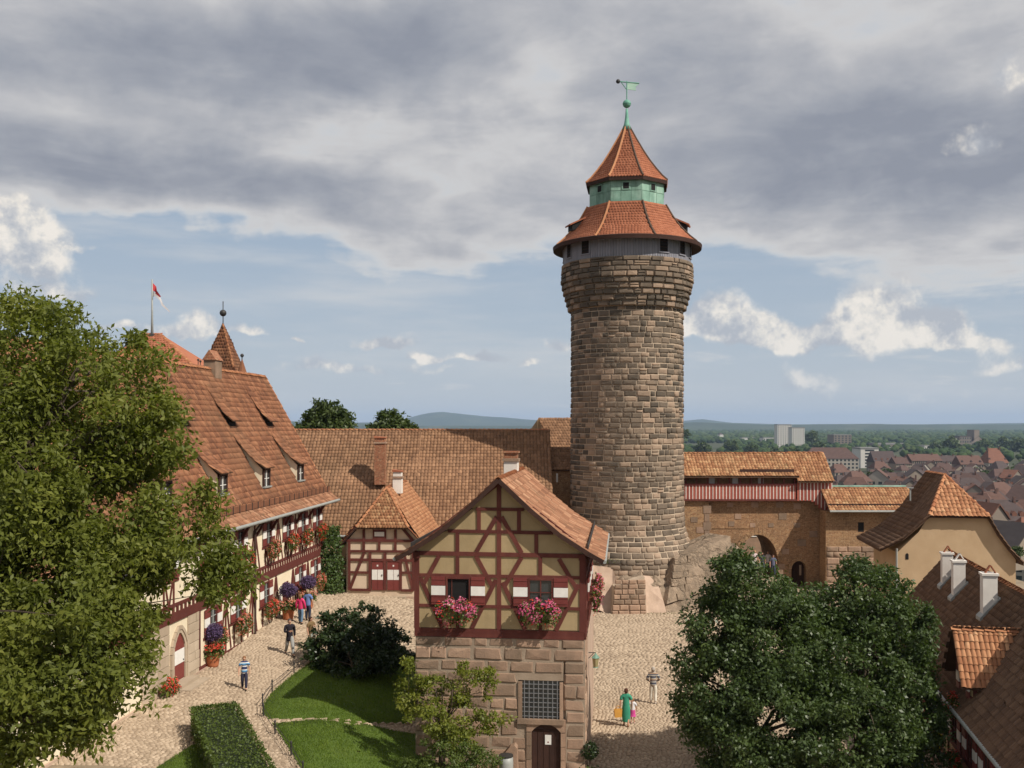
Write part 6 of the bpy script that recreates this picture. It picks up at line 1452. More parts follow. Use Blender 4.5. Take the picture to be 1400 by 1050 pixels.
# ------------------------------------------------------------------ trees and shrubs
def make_tree(name, label, cat, base, blobs, mat, nclump, per, leaf, rc=(.45, .8), trunk_r=.28, seed=1, group=None, inner=.55, branches=16, bias=.42, wid=.45, droop=.35, stems=1, flat_=.6, top=None):
    rg = np.random.default_rng(seed); rn = random.Random(seed)
    t = thing(name, label, cat, base, 0, group); B = np.array(base)
    bl_ = np.array([(*(np.array(b[:3])-B), b[3]) for b in blobs])
    vol = bl_[:, 3]**2*np.array([b[4] if len(b) > 4 else 1.0 for b in blobs]); pr = vol/vol.sum(); C = []; N0 = []
    cen = (bl_[:, :3]*vol[:, None]).sum(0)/vol.sum()
    tries = 0
    while len(C) < nclump and tries < nclump*40:
        tries += 1
        b = bl_[rg.choice(len(bl_), p=pr)]; d = rg.normal(size=3); d /= np.linalg.norm(d)
        rr = b[3]*(rg.uniform(inner**3, 1)**(1/3))*(1+.38*mnoise.noise(Vector(d*2.6+b[:3])))*(rg.uniform(1.0, 1.16) if rg.random() < .22 else 1.0)
        p = b[:3]+d*rr
        if p[2] < .25: continue
        dd = np.linalg.norm(bl_[:, :3]-p, axis=1)/bl_[:, 3]
        if dd.min() < .45 and rg.random() < .75: continue
        C.append(p); N0.append(d)
    C = np.array(C); N0 = np.array(N0)
    ncl = len(C); R_ = rg.uniform(rc[0], rc[1], ncl); dmin = (np.linalg.norm(C[:, None]-bl_[None, :, :3], axis=2)/bl_[None, :, 3]).min(1); R_ *= np.clip(1.45-.55*dmin, .45, 1.0)
    idx = np.repeat(np.arange(ncl), per); n = len(idx)
    off = rg.normal(size=(n, 3)); off /= np.linalg.norm(off, axis=1, keepdims=True); off *= (rg.random(n)**.5)[:, None]; off[:, 2] *= flat_
    P = C[idx]+off*R_[idx][:, None]
    outv = P-cen; outv /= np.linalg.norm(outv, axis=1, keepdims=True)+1e-9; outv = outv*.5+off*.3+np.array([0, 0, .65]); outv /= np.linalg.norm(outv, axis=1, keepdims=True)
    V, Q = leafcards(P, rg.uniform(leaf[0], leaf[1], n), outv, bias, wid, droop, seed)
    tone = np.clip(rg.random(ncl)[idx]*.45+rg.random(n)*.55, 0, 1)
    np_mesh('crown', V, Q, mat, t, tone)
    # trunk and limbs
    topz = np.percentile(C[:, 2], 75) if top is None else top
    for s in range(stems):
        bx = np.array([rn.uniform(-.25, .25), rn.uniform(-.2, .2), -.3]) if stems > 1 else np.array([0, 0, -.3])
        tgt = np.array([cen[0]+(rn.uniform(-.8, .8) if stems > 1 else 0), cen[1]+(rn.uniform(-.5, .5) if stems > 1 else 0), topz]); pts = []
        for k in range(7):
            f = k/6; pts.append(Vector(bx*(1-f)+tgt*f)+Vector((mnoise.noise(Vector((f*3, seed, s)))*.35*f, mnoise.noise(Vector((seed, f*3, s)))*.35*f, 0)))
            pts[-1].x = bx[0]*(1-f**1.5)+tgt[0]*f**1.5+mnoise.noise(Vector((f*3, seed, s)))*.3*f
        mb = MB(); mb.tube(pts, [trunk_r*(1-.82*k/6) for k in range(7)], 9); mb.build('trunk', M_bark, t, True)
    pick = rg.choice(ncl, min(ncl, branches), replace=False)
    P0 = [np.array(p) for p in pts]
    for i in pick:
        c = C[i]; j = int(np.clip(1+4*(c[2]/(topz+1e-6))*.8, 1, 5)); s = P0[j]; m = (s+c)/2+np.array([0, 0, .25*np.linalg.norm(c-s)*.4])
        mb = MB(); pts2 = [Vector(s), Vector(s*.6+m*.4+rg.normal(size=3)*.08), Vector(m), Vector(m*.45+c*.55+rg.normal(size=3)*.1), Vector(c)]
        r0 = trunk_r*.36; mb.tube(pts2, [r0, r0*.75, r0*.5, r0*.32, r0*.12], 6)
        for q in range(5):
            k2 = C[np.argmin(np.linalg.norm(C-(c+rg.normal(size=3)*1.1), axis=1))]; a0 = pts2[2].lerp(pts2[4], rn.uniform(.1, .8))
            mb.tube([a0, a0.lerp(Vector(k2), .5)+Vector((0, 0, .06)), Vector(k2)], [r0*.22, r0*.14, r0*.05], 4)
        mb.build('branch', M_bark, t)
    return t
def bpx(px, py, Y, r, wt=1.0): p = at(px, py, Y); return (p.x, p.y, p.z, r*Y/F, wt)
make_tree('walnut_tree', 'big leafy walnut tree filling the left side in front of the long roof', 'tree', (-15.0, 25.5, 1.65),
    [bpx(*b) for b in ((35, 500, 26, 92), (118, 548, 25.5, 112), (185, 580, 25.5, 66, .5), (60, 640, 25, 130), (180, 690, 25, 92, .6), (250, 745, 24.5, 66, .6), (140, 790, 24, 92), (40, 800, 23, 130), (80, 900, 22, 112),
                       (25, 950, 21.5, 100), (150, 890, 22.5, 46, .8), (298, 790, 24.5, 36), (198, 945, 22.5, 20, .7), (-90, 620, 25, 150), (-80, 850, 23, 150), (215, 640, 25, 45, .5), (100, 985, 21.5, 36), (280, 690, 25, 22))],
    M_leaf_wal, 860, 150, (.12, .22), (.35, .72), .42, 3, branches=40, bias=.34, wid=.42, droop=.6, flat_=.85)
make_tree('broad_tree', 'dark green broad tree in the courtyard, the one nearer the rock and archway', 'tree', (8.9, 37.0, 0),
    [bpx(*b) for b in ((1018, 812, 37.5, 50), (985, 862, 37.3, 52), (1050, 880, 37, 76), (985, 948, 36.5, 66), (1060, 985, 36, 92), (1000, 1010, 36, 56), (1092, 850, 38, 50), (950, 905, 37, 26), (945, 985, 36.6, 26), (1010, 775, 37.6, 22))],
    M_leaf_dark, 560, 130, (.11, .20), (.32, .66), .26, 11, 'courtyard trees', branches=18, bias=.36, wid=.55, flat_=.9)
make_tree('broad_tree', 'dark green broad tree in the courtyard, the one nearer the white chimneys', 'tree', (13.0, 37.4, 0),
    [bpx(*b) for b in ((1183, 832, 38, 56), (1228, 872, 38, 56), (1150, 905, 37.5, 82), (1225, 950, 37, 64), (1165, 1000, 36.5, 92), (1240, 1015, 36.5, 48), (1262, 850, 38.3, 22), (1180, 795, 38.4, 26), (1110, 940, 37, 60))],
    M_leaf_dark, 600, 130, (.11, .20), (.32, .66), .26, 12, 'courtyard trees', branches=18, bias=.36, wid=.55, flat_=.9)
bb = G(487, 928)
make_tree('rhododendron_bush', 'dark round evergreen bush on the lawn left of the stone house', 'bush', bb,
    [bpx(485, 872, 48, 44), bpx(448, 892, 47.5, 32), bpx(525, 884, 48, 34), bpx(484, 908, 47, 50), bpx(450, 856, 48.5, 20), bpx(530, 912, 47, 30)], M_leaf_bush, 230, 80, (.14, .25), (.25, .5), .1, 21, stems=3, branches=14, bias=.4, wid=.5, inner=.3)
lm = G(612, 1046)
make_tree('small_ornamental_tree', 'small yellow-green airy tree in front of the stone wall', 'tree', lm,
    [bpx(575, 915, 37.0, 26), bpx(645, 935, 36.8, 32), bpx(560, 955, 36.8, 26), bpx(605, 985, 36.4, 36), bpx(672, 985, 36.8, 20), bpx(600, 940, 37, 22), bpx(620, 1010, 36.2, 30)], M_leaf_lime, 130, 55, (.10, .17), (.18, .40), .08, 31, stems=3, branches=22, bias=.35, wid=.55, inner=.2)
sb_ = G(615, 1075)
make_tree('round_shrub', 'low round green shrub under the small yellow-green tree', 'shrub', sb_, [bpx(610, 1045, 35.5, 42), bpx(660, 1055, 35.5, 32), bpx(575, 1058, 35.2, 26)], M_leaf_hedge, 110, 80, (.08, .13), (.2, .36), .05, 32, stems=2, branches=6, inner=.3)
make_tree('distant_tree', 'rounded tree behind the long brown roof, left one of the pair', 'tree', at(447, 660, 100), [bpx(447, 583, 100, 28), bpx(430, 592, 100, 22), bpx(466, 592, 100, 20), bpx(448, 570, 100, 17)], M_leaf_far, 160, 60, (.35, .6), (.6, 1.1), .3, 41, 'trees behind the long roof', branches=6)
make_tree('distant_tree', 'rounded tree behind the long brown roof, right one of the pair', 'tree', at(534, 660, 102), [bpx(534, 588, 102, 24), bpx(552, 596, 102, 18), bpx(520, 596, 102, 18), bpx(533, 576, 102, 13)], M_leaf_far, 140, 60, (.35, .6), (.6, 1.1), .3, 42, 'trees behind the long roof', branches=6)
# clipped hedge
hd = thing('clipped_hedge', 'clipped box hedge with flat top beside the paved path', 'hedge', (-9.55, 33.6, gz(-9.6, 33.6)), R(23.8))
rg = np.random.default_rng(9)
hx, hy2, hh = .80, 3.9, 1.15; n = 16000
P = np.stack([rg.uniform(-hx, hx, n), rg.uniform(-hy2, hy2, n), rg.uniform(0, hh, n)], 1); face = rg.integers(0, 5, n); No_ = np.zeros((n, 3))
for i, (ax, v) in enumerate(((0, -hx), (0, hx), (1, hy2), (1, -hy2), (2, hh))):
    s = (face == i) | ((i == 4) & (rg.random(n) < .2)); P[s, ax] = v+rg.normal(0, .035, s.sum()); No_[s] = 0; No_[s, ax] = np.sign(v)
V, Q = leafcards(P, rg.uniform(.05, .10, n), No_, .35, .7, .0, 4); np_mesh('foliage', V, Q, M_leaf_hedge, hd, rg.random(n))
mb = MB(); mb.box(-hx+.1, hx-.1, -hy2+.1, hy2-.1, -.2, hh-.1); mb.build('inner_twigs', flat('hedge_core', (.016, .024, .008), .9), hd)
# topiary ball by the stone house
tp = thing('topiary', 'dark standard topiary ball at the right corner of the stone house', 'shrub', at(806, 1046, 38.2)+Vector((0, 0, -.6)))
P = rg.normal(size=(900, 3)); P /= np.linalg.norm(P, axis=1, keepdims=True); V, Q = leafcards(P*(rg.uniform(.7, 1, 900)*.34)[:, None]+np.array([0, 0, 1.15]), rg.uniform(.06, .1, 900), P, .5, .7, 0, 5); np_mesh('foliage', V, Q, M_leaf_bush, tp, rg.random(900))
mb = MB(); mb.tube([(0, 0, .2), (.02, 0, .9)], .03, 6); mb.build('stem', M_bark, tp); mb = MB(); mb.lathe([(.2, -.1), (.27, .3)], 14); mb.build('pot', M_pot, tp)
P = np.stack([rg.normal(0, .2, 200), rg.normal(0, .2, 200), rg.uniform(.28, .5, 200)], 1); V, Q = leafcards(P, rg.uniform(.07, .12, 200), np.tile([0, 0, 1.], (200, 1)), .4, .7, 0, 6); np_mesh('underplanting', V, Q, M_flowleaf, tp, rg.random(200))
# weeds on the rock ledge
for px, py, Y, lab in ((838, 768, 73.2, 'tuft of dry plants on the rock ledge beside the gable house roof'), (900, 842, 70.9, 'green moss strip at the foot of the rock')):
    t_ = thing('weed_tuft', lab, 'plants', at(px, py, Y)); n = 400; P = np.stack([rg.normal(0, .7, n), rg.normal(0, .25, n), rg.uniform(0, .22, n)], 1); V, Q = leafcards(P, rg.uniform(.08, .18, n), np.tile([0, -.4, .9], (n, 1)), .3, .3, -1, 7); np_mesh('foliage', V, Q, M_leaf_hedge, t_, rg.random(n))
# ------------------------------------------------------------------ pots with purple standards
def pot(label, P, purple=True, s=1.0, bl=None):
    t = thing('flower_pot', label, 'flower pot', P, 0, 'flower pots by the long building'); mb = MB()
    mb.lathe([(.24*s, -.05), (.27*s, .1), (.33*s, .55*s), (.37*s, .62*s), (.37*s, .68*s), (.30*s, .66*s)], 18); mb.build('pot', M_pot, t, True)
    n = 700; a = rg.uniform(0, 2*PI, n); r = .5*s*np.sqrt(rg.random(n)); P2 = np.stack([r*np.cos(a), r*np.sin(a), .62*s+rg.uniform(0, .35, n)*s-(r/.5/s)**2*.15], 1); V, Q = leafcards(P2, rg.uniform(.08, .14, n), np.stack([np.cos(a), np.sin(a), np.ones(n)], 1)*.7, .4, .8, 0, 3); np_mesh('foliage', V, Q, M_flowleaf, t, rg.random(n))
    n = 260; a = rg.uniform(0, 2*PI, n); r = .55*s*np.sqrt(rg.random(n)); P2 = np.stack([r*np.cos(a), r*np.sin(a), .80*s+rg.uniform(0, .25, n)*s], 1); V, Q = leafcards(P2, rg.uniform(.06, .1, n), np.tile([0, -.3, .9], (n, 1)), .6, 1., 0, 3); np_mesh('blossoms', V, Q, bl or M_redb, t, rg.random(n))
    if purple:
        mb = MB(); mb.tube([(0, 0, .5*s), (.02, 0, 1.4*s)], .03, 6); mb.build('stem', M_bark, t)
        n = 2600; P2 = rg.normal(size=(n, 3)); P2 /= np.linalg.norm(P2, axis=1, keepdims=True); o_ = P2.copy(); P2 *= (rg.uniform(.45, 1.15, n)*.42*s)[:, None]; P2[:, 2] *= .85; V, Q = leafcards(P2+np.array([0, 0, 1.58*s]), rg.uniform(.06, .11, n), o_, .4, .8, .4, 4); np_mesh('purple_crown', V, Q, M_purple, t, rg.random(n))
    return t
pot('terracotta pot with purple standard beside the arched door steps', G(291, 911), True, 1.0)
pot('terracotta pot with purple standard beside the dark red door', G(394, 847), True, 1.05, M_salmon)
pot('terracotta pot with blue-purple standard farther along, behind the couple', G(421, 832), True, 1.0, M_salmon)
# ------------------------------------------------------------------ low wire fence round the lawn
fen = thing('lawn_fence', 'low black iron post and wire fence along the lawn edge', 'fence', G(358, 976))
Fo = wmat(fen).translation; fpx = [(428, 903), (402, 920), (372, 946), (359, 966), (360, 980), (376, 1004), (398, 1034), (414, 1062)]
pp = [G(*p)-Fo for p in fpx]
for i, p in enumerate(pp):
    mb = MB(); mb.lathe([(.03, -.1), (.03, .45), (.045, .46), (.03, .52), (.005, .55)], 8, c=(p.x, p.y)); o_ = mb.build('post', M_iron, fen); o_.location.z = p.z
    if i:
        for h_ in (.42, .22):
            a = pp[i-1]+Vector((0, 0, h_)); b = p+Vector((0, 0, h_)); m = (a+b)/2-Vector((0, 0, .05)); mb = MB(); mb.tube([a, a.lerp(m, .5)-Vector((0, 0, .012)), m, m.lerp(b, .5)-Vector((0, 0, .012)), b], .012, 5); mb.build('rail', M_iron, fen)
# stone edging along the paths
EDG = []
for L in LAWNS[:3]:
    n = len(L)
    for i in range(n):
        a, b = Vector(L[i]), Vector(L[(i+1) % n]); d = b-a; k = max(1, int(d.length/.42))
        for j in range(k):
            p = a+d*(j+.5)/k; e = d/k
            nrm = Vector((-e.y, e.x)).normalized()*.07
            EDG.append(pm((p.x, p.y, gz(p.x, p.y)), (e.x*.94, e.y*.94, 0), (0, 0, -.07), (nrm.x*2, nrm.y*2, 0)))
pieces(court, 'edging_stone', 'edging_stones', M_sett, EDG, SETT, 120, min_px=3)
# ------------------------------------------------------------------ people
def skin_part(name, verts, edges, radii, mat, parent, sub=2):
    me = bpy.data.meshes.new(name); me.from_pydata([tuple(v) for v in verts], edges, []); me.materials.append(mat)
    o = bpy.data.objects.new(name, me); COL.objects.link(o); o.parent = parent
    sk = o.modifiers.new('Skin', 'SKIN'); sk.use_smooth_shade = True; sk.branch_smoothing = .4
    for i, r in enumerate(radii): me.skin_vertices[0].data[i].radius = r if hasattr(r, '__len__') else (r, r)
    ss = o.modifiers.new('Sub', 'SUBSURF'); ss.levels = sub-1; ss.render_levels = sub
    return o
CM = {}
def cmat(rgb):
    k = tuple(round(c, 3) for c in rgb)
    if k not in CM: CM[k] = flat('cloth_%d' % len(CM), k, .85, .10, .15, bump=.15, bscale=40)
    return CM[k]
def stripe_mat(name, cols, period, z0=0.0):
    m, N, b, out = newmat(name); tc = N.n('ShaderNodeTexCoord').outputs['Object']; z = N.sep(tc)[2]
    f = N.m('FRACT', N.m('DIVIDE', N.m('SUBTRACT', z, z0), period)); nd = N.n('ShaderNodeValToRGB'); N.put(nd.inputs[0], f); nd.color_ramp.interpolation = 'CONSTANT'
    el = nd.color_ramp.elements
    while len(el) < len(cols): el.new(.5)
    for e, (p, c) in zip(el, cols): e.position = p; e.color = (*c, 1)
    N.put(b.inputs['Base Color'], nd.outputs[0]); b.inputs['Roughness'].default_value = .85; return m
def person(label, foot, hgt, face, top=(.5, .1, .1), legs=(.05, .06, .1), hair=(.05, .03, .02), sleeve='long', stride=.0, armL=None, armR=None, dress=None, shorts=False, shoes=(.03, .025, .02), coat=None, topmat=None, longhair=False, legmat=None, stoop=0.0):
    """face = heading in degrees, 0 looks at the camera (-y), 90 looks right (+x)"""
    s = hgt/1.75; t = thing('person', label, 'person', foot, R(face))
    def sc(p): return (p[0]*s, p[1]*s, p[2]*s)
    st = stride
    hipL, hipR = (.09, 0, .92), (-.09, 0, .92)
    kneeL, kneeR = (.10, -st*.5-.02, .50+.02*abs(st)), (-.10, st*.30-.02, .50)
    ankL, ankR = (.10, -st*.85+.02, .09), (-.10, st*.9+.02, .09+.05*abs(st))
    toeL, toeR = (.11, ankL[1]-.17, .045), (-.11, ankR[1]-.16, .045)
    aL = armL or ((.26, .02+st*.25, 1.14), (.27, -.06+st*.45, .88)); aR = armR or ((-.26, .02-st*.25, 1.14), (-.27, -.06-st*.45, .88))
    fy = -stoop*.12
    V = [(0, 0, .95), (0, fy*.4, 1.12), (0, fy, 1.32), (0, fy, 1.44), (0, fy-.005, 1.51), (0, fy-.015, 1.57), (0, fy-.012, 1.64), (0, fy-.005, 1.70)]
    Rr = [(.125, .095), (.115, .09), (.145, .10), (.085, .075), .052, (.066, .078), (.076, .092), (.058, .07)]
    E = [(i, i+1) for i in range(7)]
    def limb(root, pts, rad):
        p = root
        for q, r in zip(pts, rad): V.append(q); Rr.append(r); E.append((p, len(V)-1)); p = len(V)-1
        return p
    def hand(w, el, sg):
        w_, e_ = Vector(V[w]), Vector(el); d = (w_-e_).normalized(); side = d.cross(Vector((sg, 0, .01))).normalized(); pal = tuple(w_+d*.07); V.append(pal); Rr.append((.036, .022)); E.append((w, len(V)-1)); pi_ = len(V)-1
        for k, L in enumerate((.065, .078, .072, .055)):
            b0 = Vector(pal)+side*(.03-.02*k)+d*.015; V.append(tuple(b0)); Rr.append(.010); E.append((pi_, len(V)-1)); V.append(tuple(b0+d*L*.6)); Rr.append(.009); E.append((len(V)-2, len(V)-1)); V.append(tuple(b0+d*L-Vector((sg*.018, 0, 0)))); Rr.append(.0075); E.append((len(V)-2, len(V)-1))
        th = Vector(w_)+d*.03+side*.035; V.append(tuple(th)); Rr.append(.011); E.append((w, len(V)-1)); V.append(tuple(th+d*.045+side*.02)); Rr.append(.009); E.append((len(V)-2, len(V)-1))
    for sg, (el, wr) in ((1, aL), (-1, aR)):
        k = limb(3, [(sg*.19, fy, 1.415), el, wr], [.06, .042, .030]); hand(k, el, sg)
    limb(0, [hipL, kneeL, ankL, toeL], [.09, .062, .042, .034]); limb(0, [hipR, kneeR, ankR, toeR], [.09, .062, .042, .034])
    V.append((0, fy-.112, 1.625)); Rr.append(.016); E.append((6, len(V)-1))                 # nose
    for sg in (-1, 1): V.append((sg*.082, fy+.005, 1.63)); Rr.append((.012, .022)); E.append((6, len(V)-1))   # ears
    skin_part('body', [sc(v) for v in V], E, [tuple(x*s for x in (r if hasattr(r, '__len__') else (r, r))) for r in Rr], M_skin, t, 2)
    mb = MB()
    for sg in (-1, 1): mb.lathe([(.011*math.sin(a)*s+.0005, (1.635-.011*math.cos(a))*s) for a in np.linspace(0, PI, 5)], 6, c=(sg*.032*s, (fy-.092)*s))
    mb.obox((0, (fy-.088)*s, 1.578*s), (.024*s, 0, 0), (0, .006*s, 0), (0, 0, .005*s)); mb.build('eyes_and_mouth', flat('eye_dark', (.05, .02, .018), .5) if 'eye_dark' not in MATS else MATS['eye_dark'], t)
    g = .022
    # upper garment
    V2 = [(0, 0, .82), (0, 0, .95), (0, fy*.4, 1.12), (0, fy, 1.32), (0, fy, 1.44), (0, fy, 1.525)]; R2 = [(.175, .14), (.172, .138), (.165, .132), (.185, .138), (.135, .115), .075]; E2 = [(i, i+1) for i in range(5)]
    if coat: V2.insert(0, (0, .01, .66)); R2.insert(0, (.19, .155)); E2 = [(i, i+1) for i in range(6)]
    ci = len(V2)-2
    for sg, (el, wr) in ((1, aL), (-1, aR)):
        V2.append((sg*.19, fy, 1.42)); R2.append(.088); E2.append((ci, len(V2)-1)); e_ = Vector(el); sh_ = Vector((sg*.20, fy, 1.41))
        if sleeve == 'long': V2.append(tuple(el)); R2.append(.068); E2.append((len(V2)-2, len(V2)-1)); V2.append(tuple(Vector(wr).lerp(e_, .02))); R2.append(.054); E2.append((len(V2)-2, len(V2)-1))
        elif sleeve == 'short': V2.append(tuple(sh_.lerp(e_, .75))); R2.append(.078); E2.append((len(V2)-2, len(V2)-1))
    skin_part('coat' if coat else ('dress_top' if dress else 'shirt'), [sc(v) for v in V2], E2, [tuple(x*s for x in (r if hasattr(r, '__len__') else (r, r))) for r in R2], topmat or cmat(top), t, 2)
    if dress:
        mb = MB(); pr = [(.16, 1.0), (.18, .9), (.19, .75), (.20, .55), (dress[1], dress[0])]
        pr = [p for p in pr if p[1] >= dress[0]]
        mb.lathe([(r*s, z*s) for r, z in pr[::-1]], 16, caps=False); o_ = mb.build('skirt', cmat(dress[2]) if len(dress) > 2 else (topmat or cmat(top)), t, True); o_.scale = (1, .75, 1)
    else:
        V3 = [(0, 0, 1.06), (0, 0, .93)]; R3 = [(.145, .11), (.155, .125)]; E3 = [(0, 1)]
        for h_, k_, a_ in ((hipL, kneeL, ankL), (hipR, kneeR, ankR)):
            V3.append(h_); R3.append(.118); E3.append((1, len(V3)-1)); V3.append(k_); R3.append(.088); E3.append((len(V3)-2, len(V3)-1))
            if not shorts: V3.append((a_[0], a_[1], a_[2]+.0)); R3.append(.066); E3.append((len(V3)-2, len(V3)-1))
        skin_part('shorts' if shorts else 'trousers', [sc(v) for v in V3], E3, [tuple(x*s for x in (r if hasattr(r, '__len__') else (r, r))) for r in R3], legmat or cmat(legs), t, 2)
    for a_, o_ in ((ankL, toeL), (ankR, toeR)): skin_part('shoe', [sc((a_[0], a_[1]+.05, .05)), sc((a_[0], a_[1]-.05, .055)), sc((o_[0], o_[1]-.02, .04))], [(0, 1), (1, 2)], [.042*s, .048*s, .04*s], cmat(shoes), t, 2)
    mb = MB(); pr = [(.096*math.sin(a)*s+.001, (1.665-.095*math.cos(a)*1.05)*s) for a in np.linspace(PI*.42, PI, 7)]
    mb.lathe(pr, 14, c=(0, (fy+.018)*s)); mb.lathe([(.065*s, (1.55-(.12 if longhair else 0))*s), (.092*s, 1.62*s), (.09*s, 1.69*s)], 12, c=(0, (fy+.032)*s)); mb.build('hair', cmat(hair), t, True)
    return t
boy_m = stripe_mat('boy_stripes', [(0, (.02, .03, .09)), (.30, (.62, .62, .62)), (.45, (.02, .03, .09)), (.62, (.10, .30, .52)), (.80, (.62, .62, .62)), (.92, (.02, .03, .09))], .30, .02)
man_m = stripe_mat('man_stripes', [(0, (.055, .06, .09)), (.30, (.40, .38, .34)), (.48, (.055, .06, .09)), (.62, (.30, .20, .13)), (.85, (.40, .38, .34))], .30, .05)
person('boy in striped blue shirt and dark trousers walking alone on the path', G(334, 943), 1.45, 12, hair=(.20, .10, .05), sleeve='short', topmat=boy_m, legs=(.03, .03, .055), stride=.18)
person('man in dark jacket and grey trousers striding across the path', G(396, 896), 1.80, 25, top=(.022, .018, .024), legs=(.27, .27, .26), hair=(.09, .07, .06), coat=True, stride=.42, armR=((-.25, -.04, 1.15), (-.06, -.24, 1.20)))
person('person in bright pink jacket and jeans seen from behind', G(411, 853), 1.66, 165, top=(.50, .035, .12), legs=(.11, .18, .27), hair=(.20, .11, .05), longhair=True, stride=.1)
person('person in blue shirt and dark trousers beside the pink jacket', G(421, 849), 1.76, 170, top=(.12, .18, .36), legs=(.03, .035, .06), hair=(.30, .22, .13), sleeve='short', stride=.05)
person('woman in olive clothes half hidden behind the dark bush', G(425, 888), 1.66, 60, top=(.16, .105, .05), legs=(.13, .10, .06), hair=(.05, .025, .018), sleeve='short', armL=((.25, -.08, 1.18), (.04, -.2, 1.28)))
wf = G(856, 993)
wom = person('woman in long green dress walking away with a child', wf, 1.68, 172, top=(.045, .25, .16), hair=(.075, .03, .018), sleeve='short', dress=(.22, .17), shoes=(.22, .12, .07), stride=.12)
person('small child in white top and pink skirt beside the woman in green', G(865, 989), 1.12, 178, top=(.62, .60, .62), hair=(.24, .12, .06), sleeve='short', dress=(.50, .24, (.52, .07, .25)), shoes=(.5, .3, .3), armL=((.34, -.02, 1.30), (.44, -.05, 1.40)))
person('man in blue and beige striped shirt and white trousers walking away', G(893, 962), 1.76, 176, hair=(.34, .30, .26), sleeve='long', topmat=man_m, legs=(.62, .58, .50), shoes=(.5, .47, .42), stride=.08, armL=((.30, -.02, 1.16), (.20, -.20, 1.04)), armR=((-.30, -.02, 1.16), (-.20, -.20, 1.04)))
bag = thing('tote_bag', 'mustard yellow bag held by the woman in green', 'bag', wf+Vector((-.36, -.05, .36)), R(10))
mb = MB(); mb.prism([(-.15, -.06, .06), (.15, -.06, .06), (.18, -.05, .42), (-.18, -.05, .42)], (0, .12, 0)); mb.build('bag', flat('mustard', (.52, .26, .05), .8), bag)
for y in (-.05, .06): mb = MB(); mb.tube([(-.12, y, .40), (-.08, y, .52), (0, y, .56), (.08, y, .52), (.12, y, .40)], .012, 5); mb.build('bag_handle', flat('mustard_handle', (.40, .19, .04), .8) if 'mustard_handle' not in MATS else MATS['mustard_handle'], bag)
person('person in bright yellow shirt at the lower right beside the half-timbered wall', Vector((16.35, 38.4, 0)), 1.72, 175, top=(.62, .60, .02), legs=(.05, .035, .03), hair=(.12, .06, .04), sleeve='short', shorts=True, stride=.12)
person('person in blue clothes under the tree at the lower right', Vector((15.55, 38.0, 0)), 1.70, 185, top=(.03, .14, .46), legs=(.02, .10, .42), hair=(.10, .05, .03), sleeve='long')
crowd = [(1022, 77.5, (.62, .50, .46), 'person in pale top in the archway, leftmost'), (1032, 79.0, (.55, .45, .45), 'person in cream top in the archway, second from left'), (1042, 78.2, (.05, .05, .07), 'person in black in the archway, middle'),
         (1050, 80.2, (.62, .56, .54), 'person in white top in the archway, right of the one in black'), (1057, 78.6, (.10, .11, .17), 'person in dark blue in the archway, rightmost')]
for px, Y, c, lab in crowd: person(lab, Vector(((px-700)/F*Y, Y, gz((px-700)/F*Y, Y))), random.uniform(1.62, 1.82), random.uniform(-20, 20), top=c, legs=(.05, .06, .09), hair=(.35, .22, .12) if c[0] > .3 else (.06, .03, .02), sleeve='short', stride=.1)
# ------------------------------------------------------------------ town, woods and hills beyond
M_plain = mk('plain_ground', [(0, (.030, .040, .018)), (.5, (.045, .052, .024)), (1, (.070, .072, .040))], piece=0, nscale=.004, bump=0, big=.5, bigscale=.0012, bigcol=(.035, .055, .022))
np_mesh('plain', np.array([(-40000, -3000, CITY), (40000, -3000, CITY), (40000, 42000, CITY), (-40000, 42000, CITY)], float), np.array([[0, 1, 2, 3]]), M_plain, kind='structure')
def hill(name, Y, prof, depth, mat, seed):
    """ridge given by picture points, rounded in depth"""
    xs = np.linspace(prof[0][0], prof[-1][0], 120); ys = np.interp(xs, [p[0] for p in prof], [p[1] for p in prof]); V = []; ny = 13
    for j in range(ny):
        f = j/(ny-1); e = math.sin(PI*f)**.8; yy = Y+depth*(f-.5)
        for x, y in zip(xs, ys):
            hz = (H+(HY-y)/F*Y-CITY)*e*(1+.05*mnoise.noise(Vector((x*.02, f*4, seed))))
            V.append(((x-700)/F*Y*(1+(f-.5)*depth/Y*.6), yy, CITY-4+hz+4*e))
    n = len(xs); i = np.arange((ny-1)*(n-1)); r, c = i//(n-1), i % (n-1); a = r*n+c
    return np_mesh(name, np.array(V), np.stack([a, a+1, a+n+1, a+n], 1), mat, smooth=True, kind='structure')
M_hill = mk('wooded_hill', [(0, (.020, .034, .014)), (.6, (.036, .052, .020)), (1, (.075, .080, .038))], piece=0, nscale=.0035, bump=0)
hill('hills', 15000, [(330, 580), (430, 579), (520, 577), (548, 574), (580, 566), (603, 562.5), (630, 565), (665, 570), (700, 571.5), (760, 576), (830, 578), (900, 578), (960, 573), (1000, 578), (1100, 581), (1200, 581), (1330, 579), (1420, 578), (1600, 580)], 3200, M_hill, 1)
hill('hills', 9000, [(-200, 581), (200, 582), (380, 576), (440, 576), (560, 582), (760, 582.3), (900, 579), (955, 577), (990, 578.5), (1040, 580.5), (1130, 580), (1190, 579.5), (1270, 580.5), (1400, 580), (1600, 581)], 1500, M_hill, 2)
